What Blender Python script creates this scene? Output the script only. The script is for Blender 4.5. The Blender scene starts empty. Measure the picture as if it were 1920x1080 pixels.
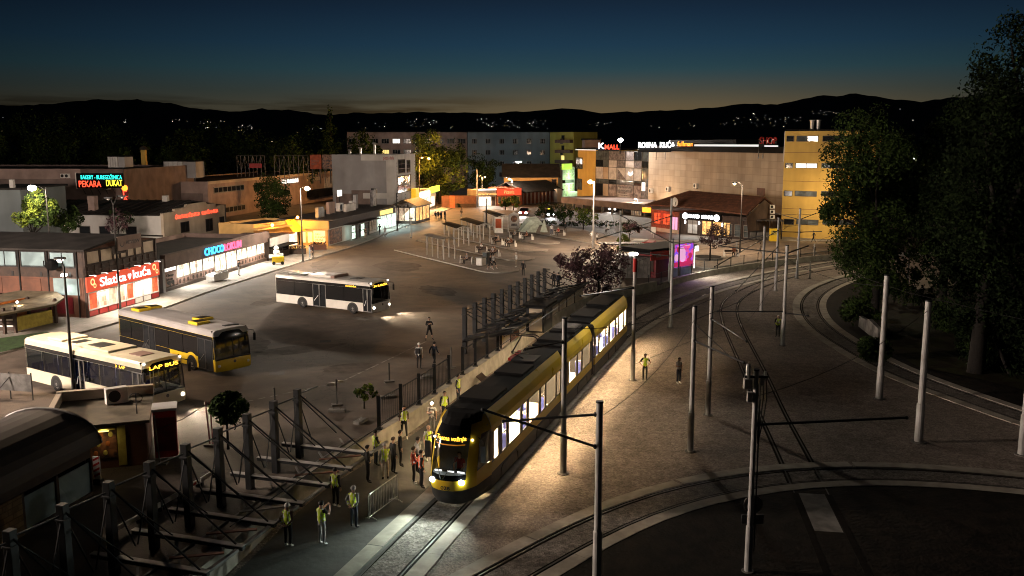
import bpy, bmesh, math, random
from mathutils import Vector, Matrix, noise
R = math.radians
rnd = random.Random(11)
LK = dict(SPOT=3.0, POINT=2.0, AREA=1.5)
SC = bpy.context.scene
COL = SC.collection
CH, CF, CP = 15.0, 1700.0, math.atan(272.0 / 1700.0)   # camera height, focal length in photo pixels, pitch
PZ, SZ = 0.5, 0.62                                       # square level, pavement level (tracks lie at 0)
CC, CS = math.cos(CP), math.sin(CP)

def ray(u, v):
    a, b = (u - 960) / CF, (v - 540) / CF
    return Vector((a, CC - b * CS, -(CS + b * CC)))
def P(u, v, z=0.0):
    d = ray(u, v)
    return Vector((0, 0, CH)) + d * ((z - CH) / d.z)
def PD(u, v, y):
    d = ray(u, v)
    return Vector((0, 0, CH)) + d * (y / d.y)

# ---------------------------------------------------------------- mesh helper
class MB:
    def __init__(s): s.v = []; s.f = []; s.m = []
    def face(s, pts, m=0):
        n = len(s.v); s.v += [tuple(p) for p in pts]; s.f.append(tuple(range(n, n + len(pts)))); s.m.append(m)
    def grid(s, rows, m=0, closed=False, mf=None):
        n = len(s.v); k = len(rows[0])
        for r in rows: s.v += [tuple(p) for p in r]
        for i in range(len(rows) - 1):
            for j in range(k if closed else k - 1):
                a = n + i * k + j; b = n + i * k + (j + 1) % k
                s.f.append((a, b, b + k, a + k)); s.m.append(mf(i, j) if mf else m)
    def box(s, x0, x1, y0, y1, z0, z1, m=0):
        if x1 < x0: x0, x1 = x1, x0
        if y1 < y0: y0, y1 = y1, y0
        if z1 < z0: z0, z1 = z1, z0
        n = len(s.v)
        s.v += [(x0, y0, z0), (x1, y0, z0), (x1, y1, z0), (x0, y1, z0), (x0, y0, z1), (x1, y0, z1), (x1, y1, z1), (x0, y1, z1)]
        for q in ((0, 3, 2, 1), (4, 5, 6, 7), (0, 1, 5, 4), (1, 2, 6, 5), (2, 3, 7, 6), (3, 0, 4, 7)):
            s.f.append(tuple(n + i for i in q)); s.m.append(m)
        return s
    def bar(s, a, b, w, h, m=0):
        a, b = Vector(a), Vector(b); d = (b - a).normalized()
        up = Vector((0, 0, 1)) if abs(d.z) < .95 else Vector((1, 0, 0))
        x = d.cross(up).normalized() * w / 2; y = x.cross(d).normalized() * h / 2
        n = len(s.v)
        for p in (a, b): s.v += [tuple(p - x - y), tuple(p + x - y), tuple(p + x + y), tuple(p - x + y)]
        for q in ((0, 1, 2, 3), (7, 6, 5, 4), (0, 4, 5, 1), (1, 5, 6, 2), (2, 6, 7, 3), (3, 7, 4, 0)):
            s.f.append(tuple(n + i for i in q)); s.m.append(m)
        return s
    def tube(s, path, r, n=8, m=0, caps=True):
        path = [Vector(p) for p in path]
        rs = r if isinstance(r, (list, tuple)) else [r] * len(path)
        base = len(s.v)
        for i, p in enumerate(path):
            d = (path[min(i + 1, len(path) - 1)] - path[max(i - 1, 0)]).normalized()
            up = Vector((0, 0, 1)) if abs(d.z) < .9 else Vector((0, 1, 0))
            x = d.cross(up).normalized(); y = d.cross(x).normalized()
            for k in range(n):
                a = 2 * math.pi * k / n
                s.v.append(tuple(p + (x * math.cos(a) + y * math.sin(a)) * rs[i]))
        for i in range(len(path) - 1):
            for k in range(n):
                a = base + i * n + k; b = base + i * n + (k + 1) % n
                s.f.append((a, b, b + n, a + n)); s.m.append(m)
        if caps:
            s.f.append(tuple(base + k for k in reversed(range(n)))); s.m.append(m)
            e = base + (len(path) - 1) * n
            s.f.append(tuple(e + k for k in range(n))); s.m.append(m)
        return s
    def ball(s, c, r, m=0, nu=10, nv=6):
        c = Vector(c); r = r if isinstance(r, (tuple, list)) else (r, r, r)
        rows = []
        for i in range(nv + 1):
            t = math.pi * (i / nv); z = math.cos(t); q = max(math.sin(t), 1e-3)
            rows.append([(c.x + r[0] * q * math.cos(2 * math.pi * j / nu), c.y + r[1] * q * math.sin(2 * math.pi * j / nu), c.z + r[2] * z) for j in range(nu)])
        s.grid(rows, m, True); return s
    def prism(s, poly, y0, y1, m=0, ax='y'):
        # poly in (x, z) extruded along y (ax='y'), in (x, y) extruded along z (ax='z'), in (y, z) along x (ax='x')
        def q(p, t): return (p[0], t, p[1]) if ax == 'y' else ((p[0], p[1], t) if ax == 'z' else (t, p[0], p[1]))
        n = len(s.v); k = len(poly)
        s.v += [q(p, y0) for p in poly] + [q(p, y1) for p in poly]
        s.f.append(tuple(n + i for i in range(k))); s.m.append(m)
        s.f.append(tuple(n + k + i for i in reversed(range(k)))); s.m.append(m)
        for i in range(k):
            j = (i + 1) % k
            s.f.append((n + i, n + k + i, n + k + j, n + j)); s.m.append(m)
        return s
    def disc(s, c, r, ax='y', n=16, m=0):
        c = Vector(c); pts = []
        for k in range(n):
            a = 2 * math.pi * k / n; p, q = r * math.cos(a), r * math.sin(a)
            pts.append(c + (Vector((p, 0, q)) if ax == 'y' else Vector((0, p, q)) if ax == 'x' else Vector((p, q, 0))))
        s.face(pts, m); return s
    def build(s, name, mats, parent=None, loc=None, rz=0, smooth=False, bevel=0, fix=True):
        me = bpy.data.meshes.new(name)
        me.from_pydata(s.v, [], s.f)
        mats = mats if isinstance(mats, (list, tuple)) else [mats]
        for m in mats: me.materials.append(M(m))
        if len(mats) > 1: me.polygons.foreach_set('material_index', s.m)
        if fix or bevel:
            bm = bmesh.new(); bm.from_mesh(me)
            if bevel:
                bmesh.ops.remove_doubles(bm, verts=bm.verts, dist=1e-4)
                es = [e for e in bm.edges if len(e.link_faces) == 2 and e.calc_face_angle(0) > .6]
                bmesh.ops.bevel(bm, geom=es, offset=bevel, segments=2, affect='EDGES', profile=.6, clamp_overlap=True)
            bmesh.ops.recalc_face_normals(bm, faces=bm.faces)
            bm.to_mesh(me); bm.free()
        if smooth:
            me.polygons.foreach_set('use_smooth', [True] * len(me.polygons))
        me.update()
        o = bpy.data.objects.new(name, me); COL.objects.link(o)
        if parent: o.parent = parent
        if loc is not None: o.location = loc
        if rz: o.rotation_euler = (0, 0, rz)
        return o

def tag(o, label, cat, group=None, kind=None):
    if label: o['label'] = label
    if cat: o['category'] = cat
    if group: o['group'] = group
    if kind: o['kind'] = kind
    return o
def thing(name, label, cat, loc=(0, 0, 0), rz=0, group=None):
    o = bpy.data.objects.new(name, None); COL.objects.link(o)
    o.location = loc; o.rotation_euler = (0, 0, rz); o.empty_display_size = .3
    return tag(o, label, cat, group)
def struct(o): o['kind'] = 'structure'; return o
def dup(root, loc, rz=None, label=None, group=None):
    r = root.copy(); COL.objects.link(r); r.location = loc
    if rz is not None: r.rotation_euler = (0, 0, rz)
    if label: r['label'] = label
    if group: r['group'] = group
    for ch in list(root.children):
        c = ch.copy(); COL.objects.link(c); c.parent = r
        for g in list(ch.children):
            d = g.copy(); COL.objects.link(d); d.parent = c
    return r
def text(s, parent, x0, x1, z0, z1, y, mat, name='lettering', depth=.04, ax='y'):
    cu = bpy.data.curves.new('t', 'FONT'); cu.body = s; cu.extrude = depth / 2; cu.offset = .008; cu.resolution_u = 3
    o = bpy.data.objects.new('t', cu); COL.objects.link(o)
    bpy.context.view_layer.update()
    me = bpy.data.meshes.new_from_object(o.evaluated_get(bpy.context.evaluated_depsgraph_get()))
    bpy.data.objects.remove(o); bpy.data.curves.remove(cu)
    xs = [v.co.x for v in me.vertices]; ys = [v.co.y for v in me.vertices]
    if not xs: return None
    ax0, ax1, ay0, ay1 = min(xs), max(xs), min(ys), max(ys)
    for v in me.vertices:
        x = x0 + (v.co.x - ax0) / (ax1 - ax0) * (x1 - x0)
        z = z0 + (v.co.y - ay0) / (ay1 - ay0) * (z1 - z0)
        v.co = (x, y - v.co.z, z) if ax == 'y' else (y + v.co.z, x, z)
    me.materials.clear(); me.materials.append(M(mat)); me.name = name
    t = bpy.data.objects.new(name, me); COL.objects.link(t); t.parent = parent
    return t
def light(kind, loc, energy, color, parent=None, radius=.2, spot=None, blend=.5, rot=None, target=None):
    l = bpy.data.lights.new("lamp_light", kind); l.energy = energy * LK.get(kind, 1); l.color = color
    if kind in ('POINT', 'SPOT'): l.shadow_soft_size = radius
    if spot: l.spot_size = spot; l.spot_blend = blend
    o = bpy.data.objects.new('lamp_light', l); COL.objects.link(o); o.location = loc
    if parent: o.parent = parent
    if target is not None: o.rotation_euler = (Vector(target) - Vector(loc)).to_track_quat('-Z', 'Y').to_euler()
    return o

class Front:
    """A facade: local x runs along it from A to B, local y goes into the building, z is up."""
    def __init__(s, A, B):
        s.A = Vector((A.x, A.y, 0)); d = Vector((B.x - A.x, B.y - A.y, 0)); s.L = d.length
        s.d = d.normalized(); s.n = Vector((-s.d.y, s.d.x, 0)); s.rz = math.atan2(s.d.y, s.d.x)
    def pix(s, u, v, y=0.0):
        r = ray(u, v); C = Vector((0, 0, CH)); t = (s.A + s.n * y - C).dot(s.n) / r.dot(s.n); Q = C + r * t
        return (Q - s.A).dot(s.d), Q.z
    def side(s, u, v, x=0.0):      # on the plane of the end wall at local x
        r = ray(u, v); C = Vector((0, 0, CH)); t = (s.A + s.d * x - C).dot(s.d) / r.dot(s.d); Q = C + r * t
        return (Q - s.A).dot(s.n), Q.z
    def rect(s, u0, v0, u1, v1, y=0.0):
        a, b = s.pix(u0, v0, y), s.pix(u1, v1, y)
        return min(a[0], b[0]), max(a[0], b[0]), min(a[1], b[1]), max(a[1], b[1])
    def world(s, x, y, z): return s.A + s.d * x + s.n * y + Vector((0, 0, z))
    def thing(s, name, label, cat, group=None): return thing(name, label, cat, s.A, s.rz, group)

def window(parent, x0, x1, z0, z1, pane='glass_dark', frame='frame_dark', y=0.0, nx=1, nz=1, fw=.07, name='window', ax='y', inset=.0):
    """a frame proud of the wall with its panes behind the bars; on the front (ax='y') or on the end wall at local x (ax='x')"""
    b = MB()
    def bx(a0, a1, c0, c1, d0, d1, m):
        if ax == 'y': b.box(a0, a1, y - d1, y - d0, c0, c1, m)
        else: b.box(y - d1, y - d0, a0, a1, c0, c1, m)
    bx(x0, x1, z0, z1, .004, .02, 1)
    bx(x0, x1, z0, z0 + fw, .024, .07, 0); bx(x0, x1, z1 - fw, z1, .024, .07, 0)
    bx(x0, x0 + fw, z0 + fw, z1 - fw, .024, .07, 0); bx(x1 - fw, x1, z0 + fw, z1 - fw, .024, .07, 0)
    for i in range(1, nx):
        c = x0 + (x1 - x0) * i / nx; bx(c - fw * .4, c + fw * .4, z0 + fw, z1 - fw, .024, .06, 0)
    for i in range(1, nz):
        c = z0 + (z1 - z0) * i / nz; bx(x0 + fw, x1 - fw, c - fw * .4, c + fw * .4, .024, .056, 0)
    return b.build(name, [frame, pane], parent)
# ---------------------------------------------------------------- materials
MATS = {}
SPEC = {}
def M(n):
    if n not in MATS: MATS[n] = make_mat(n, **SPEC[n])
    return MATS[n]
def spec(n, col, rough=.7, metal=0, var=.18, scale=3.0, bump=0.0, col2=None, emit=None, es=0, pattern=None, spec_=.4, coat=0, detail=4, bscale=None, alpha=None):
    SPEC[n] = dict(col=col, rough=rough, metal=metal, var=var, scale=scale, bump=bump, col2=col2, emit=emit, es=es, pattern=pattern, spec_=spec_, coat=coat, detail=detail, bscale=bscale, alpha=alpha)
def make_mat(n, col, rough, metal, var, scale, bump, col2, emit, es, pattern, spec_, coat, detail, bscale, alpha):
    m = bpy.data.materials.new(n); m.use_nodes = True; nt = m.node_tree; N = nt.nodes; L = nt.links
    N.clear(); out = N.new('ShaderNodeOutputMaterial')
    if alpha is not None:                      # clear glass: mostly see-through with a mirror coat
        tr = N.new('ShaderNodeBsdfTransparent'); tr.inputs[0].default_value = (*col, 1)
        gl = N.new('ShaderNodeBsdfGlossy'); gl.inputs['Roughness'].default_value = rough
        mx = N.new('ShaderNodeMixShader'); mx.inputs[0].default_value = alpha
        L.new(tr.outputs[0], mx.inputs[1]); L.new(gl.outputs[0], mx.inputs[2]); L.new(mx.outputs[0], out.inputs[0])
        return m
    p = N.new('ShaderNodeBsdfPrincipled'); L.new(p.outputs[0], out.inputs[0])
    p.inputs['Roughness'].default_value = rough; p.inputs['Metallic'].default_value = metal
    p.inputs['Specular IOR Level'].default_value = spec_; p.inputs['Coat Weight'].default_value = coat
    p.inputs['Base Color'].default_value = (*col, 1)
    tc = N.new('ShaderNodeTexCoord'); co = tc.outputs['Object']
    def noise_(sc, det=4, dist=0):
        t = N.new('ShaderNodeTexNoise'); t.inputs['Scale'].default_value = sc; t.inputs['Detail'].default_value = det
        t.inputs['Distortion'].default_value = dist; L.new(co, t.inputs['Vector']); return t
    def mixc(f, a, b, typ='MIX'):
        x = N.new('ShaderNodeMix'); x.data_type = 'RGBA'; x.blend_type = typ
        if hasattr(f, 'links'): L.new(f, x.inputs[0])
        else: x.inputs[0].default_value = f
        for s_, v_ in ((6, a), (7, b)):
            if hasattr(v_, 'links'): L.new(v_, x.inputs[s_])
            else: x.inputs[s_].default_value = (*v_, 1)
        return x.outputs[2]
    def ramp(f, a, b):
        r = N.new('ShaderNodeMapRange'); r.inputs[1].default_value = a; r.inputs[2].default_value = b
        L.new(f, r.inputs[0]); return r.outputs[0]
    c = None
    if var or col2:
        t = noise_(scale, detail, .3)
        d = col2 or tuple(max(0, x * (1 - var * 1.6)) for x in col)
        c = mixc(ramp(t.outputs[0], .38, .64), d, tuple(min(1, x * (1 + var * .5)) for x in col) if not col2 else col)
        big = noise_(scale * .13, 3)
        c = mixc(ramp(big.outputs[0], .3, .7), c, mixc(.75, c, (.8, .8, .8), 'MULTIPLY'))
        rr = N.new('ShaderNodeMapRange'); rr.inputs[3].default_value = max(0, rough - .12); rr.inputs[4].default_value = min(1, rough + .1)
        L.new(t.outputs[0], rr.inputs[0]); L.new(rr.outputs[0], p.inputs['Roughness'])
    if n.startswith('pla_') or n.startswith('concrete'):      # rain streaks down the render
        mp = N.new('ShaderNodeMapping'); mp.inputs['Scale'].default_value = (.55, .55, .05); L.new(co, mp.inputs[0])
        st = N.new('ShaderNodeTexNoise'); st.inputs['Scale'].default_value = .9; st.inputs['Detail'].default_value = 6; L.new(mp.outputs[0], st.inputs['Vector'])
        c = mixc(ramp(st.outputs[0], .40, .75), c, mixc(.55, c, (.62, .58, .55), 'MULTIPLY'))
    if pattern == 'gravel':
        v1 = N.new('ShaderNodeTexVoronoi'); v1.inputs['Scale'].default_value = 13; L.new(co, v1.inputs['Vector'])
        sep = N.new('ShaderNodeSeparateColor'); L.new(v1.outputs['Color'], sep.inputs[0])
        c = mixc(ramp(sep.outputs[0], 0, 1), mixc(.75, c, (.45, .44, .43), 'MULTIPLY'), mixc(1., c, (1.2, 1.18, 1.16), 'MULTIPLY'))
        n2 = noise_(.9, 6, .6); c = mixc(ramp(n2.outputs[0], .45, .7), c, mixc(.5, c, (.55, .52, .5), 'MULTIPLY'))
        b = N.new('ShaderNodeBump'); b.inputs['Strength'].default_value = .6; b.inputs['Distance'].default_value = .035
        L.new(v1.outputs['Distance'], b.inputs['Height'])
        b2 = N.new('ShaderNodeBump'); b2.inputs['Strength'].default_value = .3; b2.inputs['Distance'].default_value = .12
        n3 = noise_(1.6, 5, .5); L.new(n3.outputs[0], b2.inputs['Height']); L.new(b.outputs[0], b2.inputs['Normal'])
        L.new(b2.outputs[0], p.inputs['Normal'])
    elif pattern == 'asphalt':
        n2 = noise_(.16, 6, 1.6); c = mixc(ramp(n2.outputs[0], .36, .62), mixc(1., c, (.58, .56, .55), 'MULTIPLY'), c)
        n4 = noise_(.9, 3, 2.5); c = mixc(ramp(n4.outputs[0], .62, .74), c, mixc(.6, c, (.5, .48, .48), 'MULTIPLY'))
        v = N.new('ShaderNodeTexVoronoi'); v.feature = 'DISTANCE_TO_EDGE'; v.inputs['Scale'].default_value = .09
        w = noise_(.5, 4); ad = N.new('ShaderNodeVectorMath'); ad.operation = 'ADD'; sc_ = N.new('ShaderNodeVectorMath'); sc_.operation = 'SCALE'; sc_.inputs[3].default_value = 5
        L.new(w.outputs['Color'], sc_.inputs[0]); L.new(co, ad.inputs[0]); L.new(sc_.outputs[0], ad.inputs[1]); L.new(ad.outputs[0], v.inputs['Vector'])
        c = mixc(ramp(v.outputs['Distance'], 0.0, .006), mixc(.8, c, (.4, .4, .4), 'MULTIPLY'), c)
        b = N.new('ShaderNodeBump'); b.inputs['Strength'].default_value = .35; b.inputs['Distance'].default_value = .04
        n3 = noise_(14, 3); L.new(n3.outputs[0], b.inputs['Height']); L.new(b.outputs[0], p.inputs['Normal'])
    elif pattern in ('brick', 'tiles', 'panels', 'shelves', 'paving'):
        bt = N.new('ShaderNodeTexBrick'); mp = N.new('ShaderNodeMapping'); L.new(co, mp.inputs[0])
        if pattern == 'paving': L.new(mp.outputs[0], bt.inputs[0])
        else:
            sx = N.new('ShaderNodeSeparateXYZ'); L.new(co, sx.inputs[0]); cx = N.new('ShaderNodeCombineXYZ')
            s_ = N.new('ShaderNodeMath'); s_.operation = 'ADD'; L.new(sx.outputs[0], s_.inputs[0]); L.new(sx.outputs[1], s_.inputs[1])
            L.new(s_.outputs[0], cx.inputs[0]); L.new(sx.outputs[2], cx.inputs[1]); L.new(cx.outputs[0], bt.inputs[0])
        S = {'brick': (1., .5, .22, .02), 'tiles': (1., .3, .3, .02), 'panels': (1., 2.4, 1.2, .02), 'shelves': (1., .34, .42, .03), 'paving': (1., .8, .8, .012)}[pattern]
        bt.inputs['Scale'].default_value = S[0]; bt.inputs['Brick Width'].default_value = S[1]; bt.inputs['Row Height'].default_value = S[2]; bt.inputs['Mortar Size'].default_value = S[3]
        bt.offset = 0 if pattern == 'panels' else .5
        src = c if c is not None else col
        if pattern == 'shelves':
            bt.inputs['Color1'].default_value = (1, .95, .85, 1); bt.inputs['Color2'].default_value = (.35, .25, .2, 1); bt.inputs['Mortar'].default_value = (.55, .5, .45, 1)
        else:
            bt.inputs['Color1'].default_value = (1, 1, 1, 1); bt.inputs['Color2'].default_value = (.84, .82, .8, 1); bt.inputs['Mortar'].default_value = (.5, .5, .5, 1)
        c = mixc(.9, src, bt.outputs[0], 'MULTIPLY')
        if emit is not None:
            e = mixc(1., emit, bt.outputs[0], 'MULTIPLY'); L.new(e, p.inputs['Emission Color'])
    elif pattern == 'corrugated':
        w = N.new('ShaderNodeTexWave'); w.inputs['Scale'].default_value = 1.4; L.new(co, w.inputs[0])
        b = N.new('ShaderNodeBump'); b.inputs['Strength'].default_value = .8; b.inputs['Distance'].default_value = .08
        L.new(w.outputs[0], b.inputs['Height']); L.new(b.outputs[0], p.inputs['Normal'])
        c = mixc(ramp(w.outputs[0], 0, 1), mixc(.7, c, (.55, .55, .55), 'MULTIPLY'), c)
    elif pattern == 'display':
        v = N.new('ShaderNodeTexVoronoi'); v.inputs['Scale'].default_value = scale; L.new(co, v.inputs['Vector'])
        hs = N.new('ShaderNodeMix'); hs.data_type = 'RGBA'; sep = N.new('ShaderNodeSeparateColor'); L.new(v.outputs['Color'], sep.inputs[0])
        e = mixc(ramp(sep.outputs[0], .35, .75), emit if emit else col, col2 or col)
        c = e
        if emit: L.new(e, p.inputs['Emission Color'])
    if bump and pattern not in ('gravel', 'asphalt', 'corrugated'):
        b = N.new('ShaderNodeBump'); b.inputs['Strength'].default_value = bump; b.inputs['Distance'].default_value = .05
        n3 = noise_(bscale or scale * 4, 5); L.new(n3.outputs[0], b.inputs['Height']); L.new(b.outputs[0], p.inputs['Normal'])
    if c is not None: L.new(c, p.inputs['Base Color'])
    if emit is not None:
        if pattern not in ('shelves', 'display', 'brick', 'panels'): p.inputs['Emission Color'].default_value = (*emit, 1)
        p.inputs['Emission Strength'].default_value = es
    return m
E_ = lambda n, c, s, **k: spec(n, tuple(x * .5 for x in c), .6, var=0, emit=c, es=s, **k)
spec('gravel', (.325, .278, .245), .95, var=.09, scale=2.2, pattern='gravel', spec_=.06)
spec('ballast', (.27, .245, .225), .95, var=.2, scale=2.6, pattern='gravel', spec_=.06)
spec('asphalt', (.128, .101, .082), .72, var=.16, scale=1.1, pattern='asphalt', spec_=.35)
spec('asphalt_dark', (.072, .068, .064), .8, var=.2, scale=1.3, pattern='asphalt', spec_=.3)
spec('asphalt_platform', (.115, .112, .105), .85, var=.12, scale=.9, bump=.3, spec_=.3)
spec('paving', (.30, .275, .25), .8, var=.12, scale=1.0, pattern='paving', spec_=.3)
spec('sand_paving', (.30, .24, .185), .85, var=.12, scale=.8, pattern='paving')
spec('island_paving', (.20, .165, .14), .85, var=.15, scale=1.0, pattern='paving')
spec('kerb', (.34, .32, .29), .85, var=.15, scale=2, bump=.2)
spec('concrete', (.34, .315, .27), .88, var=.16, scale=1.6, bump=.25)
spec('slab', (.44, .40, .34), .9, var=.14, scale=1.6, bump=.2, spec_=.1)
spec('asphalt_patch', (.100, .081, .067), .85, var=.25, scale=1.4, bump=.3, spec_=.2)
spec('faded_paint', (.30, .28, .25), .85, var=.4, scale=2.5, col2=(.13, .11, .095))
spec('concrete_old', (.22, .21, .195), .9, var=.3, scale=1.2, bump=.3)
spec('soil', (.022, .017, .013), .95, var=.4, scale=1.5, bump=.8, col2=(.009, .008, .006), spec_=.08)
spec('field', (.035, .032, .026), .95, var=.3, scale=.05)
spec('lawn', (.036, .040, .015), .95, col2=(.022, .016, .010), scale=.6, bump=.8, spec_=.08)
spec('turf', (.035, .075, .018), .95, var=.3, scale=2, bump=.5)
spec('hill', (.010, .012, .010), 1., var=.4, scale=.004)
spec('rail_steel', (.10, .09, .08), .6, .4, var=.2, scale=4, spec_=.3)
spec('groove', (.014, .012, .010), .95, var=.2, spec_=.03)
spec('steel_dark', (.022, .024, .027), .55, .3, var=.25, scale=2, bump=.1)
spec('steel_mid', (.16, .155, .15), .5, .4, var=.25, scale=2)
spec('pole_grey', (.46, .45, .44), .5, .2, var=.14, scale=1.5, bump=.06)
spec('pole_dark', (.04, .038, .036), .6, .3, var=.2)
spec('galv', (.55, .54, .52), .38, .6, var=.14, scale=4)
spec('wire', (.015, .015, .015), .6, .3, var=0)
spec('white_metal', (.72, .70, .67), .5, .1, var=.1, scale=3)
spec('black', (.012, .012, .013), .5, var=0)
spec('black_gloss', (.008, .008, .009), .16, var=0, spec_=.5)
spec('roof_black', (.006, .006, .0065), .85, var=.3, scale=1.5, spec_=.15)
spec('tyre', (.015, .015, .015), .85, var=0)
spec('rim', (.32, .31, .30), .4, .7, var=.1)
spec('yellow_paint', (.82, .56, .03), .32, var=.05, scale=1, coat=.3)
spec('yellow_bus', (.74, .52, .03), .32, var=.05, scale=1, coat=.3)
spec('white_bus', (.76, .73, .68), .35, var=.07, scale=1.2, coat=.3)
spec('cream_bus', (.72, .66, .50), .38, var=.08, scale=1.2, coat=.2)
spec('grey_skirt', (.075, .08, .085), .55, var=.2, scale=2)
spec('tram_pillar', (.06, .045, .035), .3, var=0, spec_=.5)
spec('glass_tram', (.97, .96, .93), .03, alpha=.05)
spec('glass_bus', (.42, .44, .46), .04, alpha=.08)
spec('glass_dark', (.012, .014, .017), .08, var=0, spec_=.6)
spec('glass_sky', (.30, .42, .46), .25, var=.25, scale=.5, spec_=.5)
spec('glass_cream', (.62, .52, .40), .3, var=.2, scale=.5, spec_=.5)
spec('glass_shop', (.10, .12, .13), .1, var=.3, scale=.8, spec_=.6)
spec('interior', (.78, .75, .68), .6, var=.05)
spec('cab_grey', (.22, .22, .23), .6, var=.15)
spec('seat_blue', (.016, .028, .17), .8, var=.25, scale=9)
spec('grab_white', (.75, .75, .78), .3, var=0)
spec('frame_dark', (.05, .045, .042), .5, var=.1)
spec('frame_white', (.70, .68, .65), .5, var=.06)
spec('frame_mid', (.22, .20, .18), .5, var=.1)
spec('pla_pink', (.36, .265, .235), .9, var=.14, scale=.5, bump=.1)
spec('pla_pink_dark', (.22, .165, .15), .9, var=.16, scale=.5)
spec('pla_white', (.60, .585, .57), .85, var=.08, scale=.5)
spec('pla_grey', (.36, .355, .37), .88, var=.1, scale=.35)
spec('pla_brown', (.17, .12, .105), .88, var=.2, scale=.6)
spec('pla_cream', (.52, .43, .33), .88, var=.12, scale=.4)
spec('pla_beige', (.56, .46, .35), .9, var=.10, scale=.18, pattern='panels')
spec('pla_yellow', (.58, .385, .095), .8, var=.08, scale=.35)
spec('pla_bluegrey', (.20, .235, .25), .9, var=.1, scale=.2)
spec('pla_lime', (.42, .42, .10), .9, var=.1, scale=.2)
spec('pla_orange', (.62, .38, .14), .85, var=.12, scale=.6)
spec('brick_red', (.30, .085, .05), .85, var=.2, scale=2, pattern='brick')
spec('brick_tan', (.30, .20, .10), .9, var=.25, scale=2, pattern='brick')
spec('panel_brown', (.15, .062, .038), .7, var=.2, scale=1)
spec('wood_dark', (.055, .034, .026), .7, var=.25, scale=2)
spec('roof_dark', (.030, .026, .024), .9, var=.35, scale=.7, bump=.2)
spec('roof_tile', (.16, .065, .038), .85, var=.25, scale=1.3, pattern='tiles')
spec('roof_sheet', (.10, .085, .08), .6, .2, var=.3, scale=.9, pattern='corrugated')
spec('roof_red', (.028, .018, .016), .7, var=.3, scale=1)
spec('sheet_metal', (.52, .51, .50), .5, .3, var=.12, scale=1.5)
spec('tarp', (.20, .165, .11), .8, var=.25, scale=1.2)
spec('red_paint', (.42, .02, .018), .4, var=.12, scale=2, coat=.2)
spec('red_dark', (.16, .012, .018), .45, var=.2, scale=2)
spec('orange_board', (.55, .12, .05), .7, var=.2, scale=1.4)
spec('poster_dark', (.03, .02, .02), .5, col2=(.30, .13, .06), scale=2.5)
spec('poster_grey', (.18, .16, .17), .5, col2=(.05, .045, .05), scale=1.6)
spec('poster_face', (.38, .31, .30), .5, col2=(.10, .07, .075), scale=.9)
spec('poster_pale', (.50, .48, .47), .5, var=.2, scale=.9)
spec('brown_light', (.27, .17, .14), .6, var=.1)
spec('counter_yellow', (.50, .42, .09), .8, var=.15)
spec('counter_orange', (.42, .13, .03), .8, var=.2)
spec('bark', (.014, .011, .009), .95, var=.35, scale=6, bump=.6)
spec('leaf_dark', (.020, .034, .011), .9, var=.35, scale=.8, spec_=.05)
spec('leaf_black', (.011, .018, .008), .95, var=.35, scale=.8, spec_=.03)
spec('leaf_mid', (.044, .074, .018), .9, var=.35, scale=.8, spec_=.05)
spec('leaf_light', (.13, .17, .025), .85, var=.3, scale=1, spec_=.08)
spec('leaf_maroon', (.065, .026, .034), .65, var=.35, scale=1.5)
spec('leaf_maroon_lt', (.11, .055, .06), .65, var=.3, scale=1.5)
spec('skin', (.48, .30, .22), .6, var=.08, scale=8)
for n_, c_ in dict(c_black=(.014, .014, .016), c_navy=(.02, .028, .05), c_grey=(.20, .20, .205), c_lgrey=(.40, .40, .41), c_white=(.70, .69, .68), c_brown=(.11, .07, .05), c_jeans=(.05, .075, .14), c_red=(.30, .035, .03), c_blue=(.30, .42, .55), c_beige=(.40, .33, .26), c_rust=(.28, .10, .05)).items():
    spec(n_, c_, .85, var=.2, scale=5)
spec('c_stripe', (.7, .68, .65), .85, var=.05)
spec('hair_dark', (.015, .011, .009), .7, var=.2, scale=20)
spec('hair_brown', (.05, .03, .02), .7, var=.2, scale=20)
spec('hair_grey', (.36, .35, .34), .7, var=.2, scale=20)
spec('cap_white', (.72, .71, .69), .7, var=.05)
spec('shoe_white', (.65, .64, .62), .6, var=.05)
spec('shoe_dark', (.02, .018, .017), .6, var=.05)
spec('vest_yellow', (.66, .86, .05), .65, var=.1, scale=6, emit=None)
spec('vest_orange', (.88, .14, .05), .65, var=.1, scale=6)
spec('reflective', (.7, .71, .72), .35, .3, var=0)
spec('car_red', (.35, .02, .02), .3, var=.03, coat=.5)
spec('car_dark', (.015, .017, .022), .25, var=.03, coat=.5)
spec('car_white', (.7, .7, .7), .3, var=.03, coat=.5)
spec('tent_pale', (.52, .60, .54), .8, var=.12, scale=2)
# what gives off light
E_('e_white', (1., .97, .92), 5.0)
E_('e_head', (.92, 1., .95), 40.0)
E_('e_head_warm', (1., .85, .65), 40.0)
E_('e_lamp', (1., .92, .76), 60.0)
E_('e_lamp_warm', (1., .80, .55), 55.0)
E_('e_lamp_orange', (1., .42, .07), 30.0)
E_('e_small', (1., .95, .85), 9.0)
E_('e_amber', (1., .52, .04), 3.2)
E_('e_amber_dim', (1., .36, .02), .25)
E_('e_red', (1., .07, .03), 2.4)
E_('e_red_soft', (1., .05, .02), .55)
E_('e_redsign', (.90, .10, .04), .62)
E_('e_cyan', (.03, .85, .72), 1.7)
E_('e_blue', (.06, .50, 1.), 2.2)
E_('e_pinkred', (1., .10, .22), 2.2)
E_('e_yellow', (1., .85, .05), 2.0)
E_('e_green', (.55, .85, .10), .9)
E_('e_orange', (1., .25, .02), 3.0)
E_('e_awning', (1., .55, .03), .75)
E_('e_robna', (.95, .97, 1.), 6.0)
E_('e_tube', (.93, .97, 1.), .6)
E_('e_town', (1., .90, .75), 3.0)
E_('e_tail', (1., .03, .02), 2.0)
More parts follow.
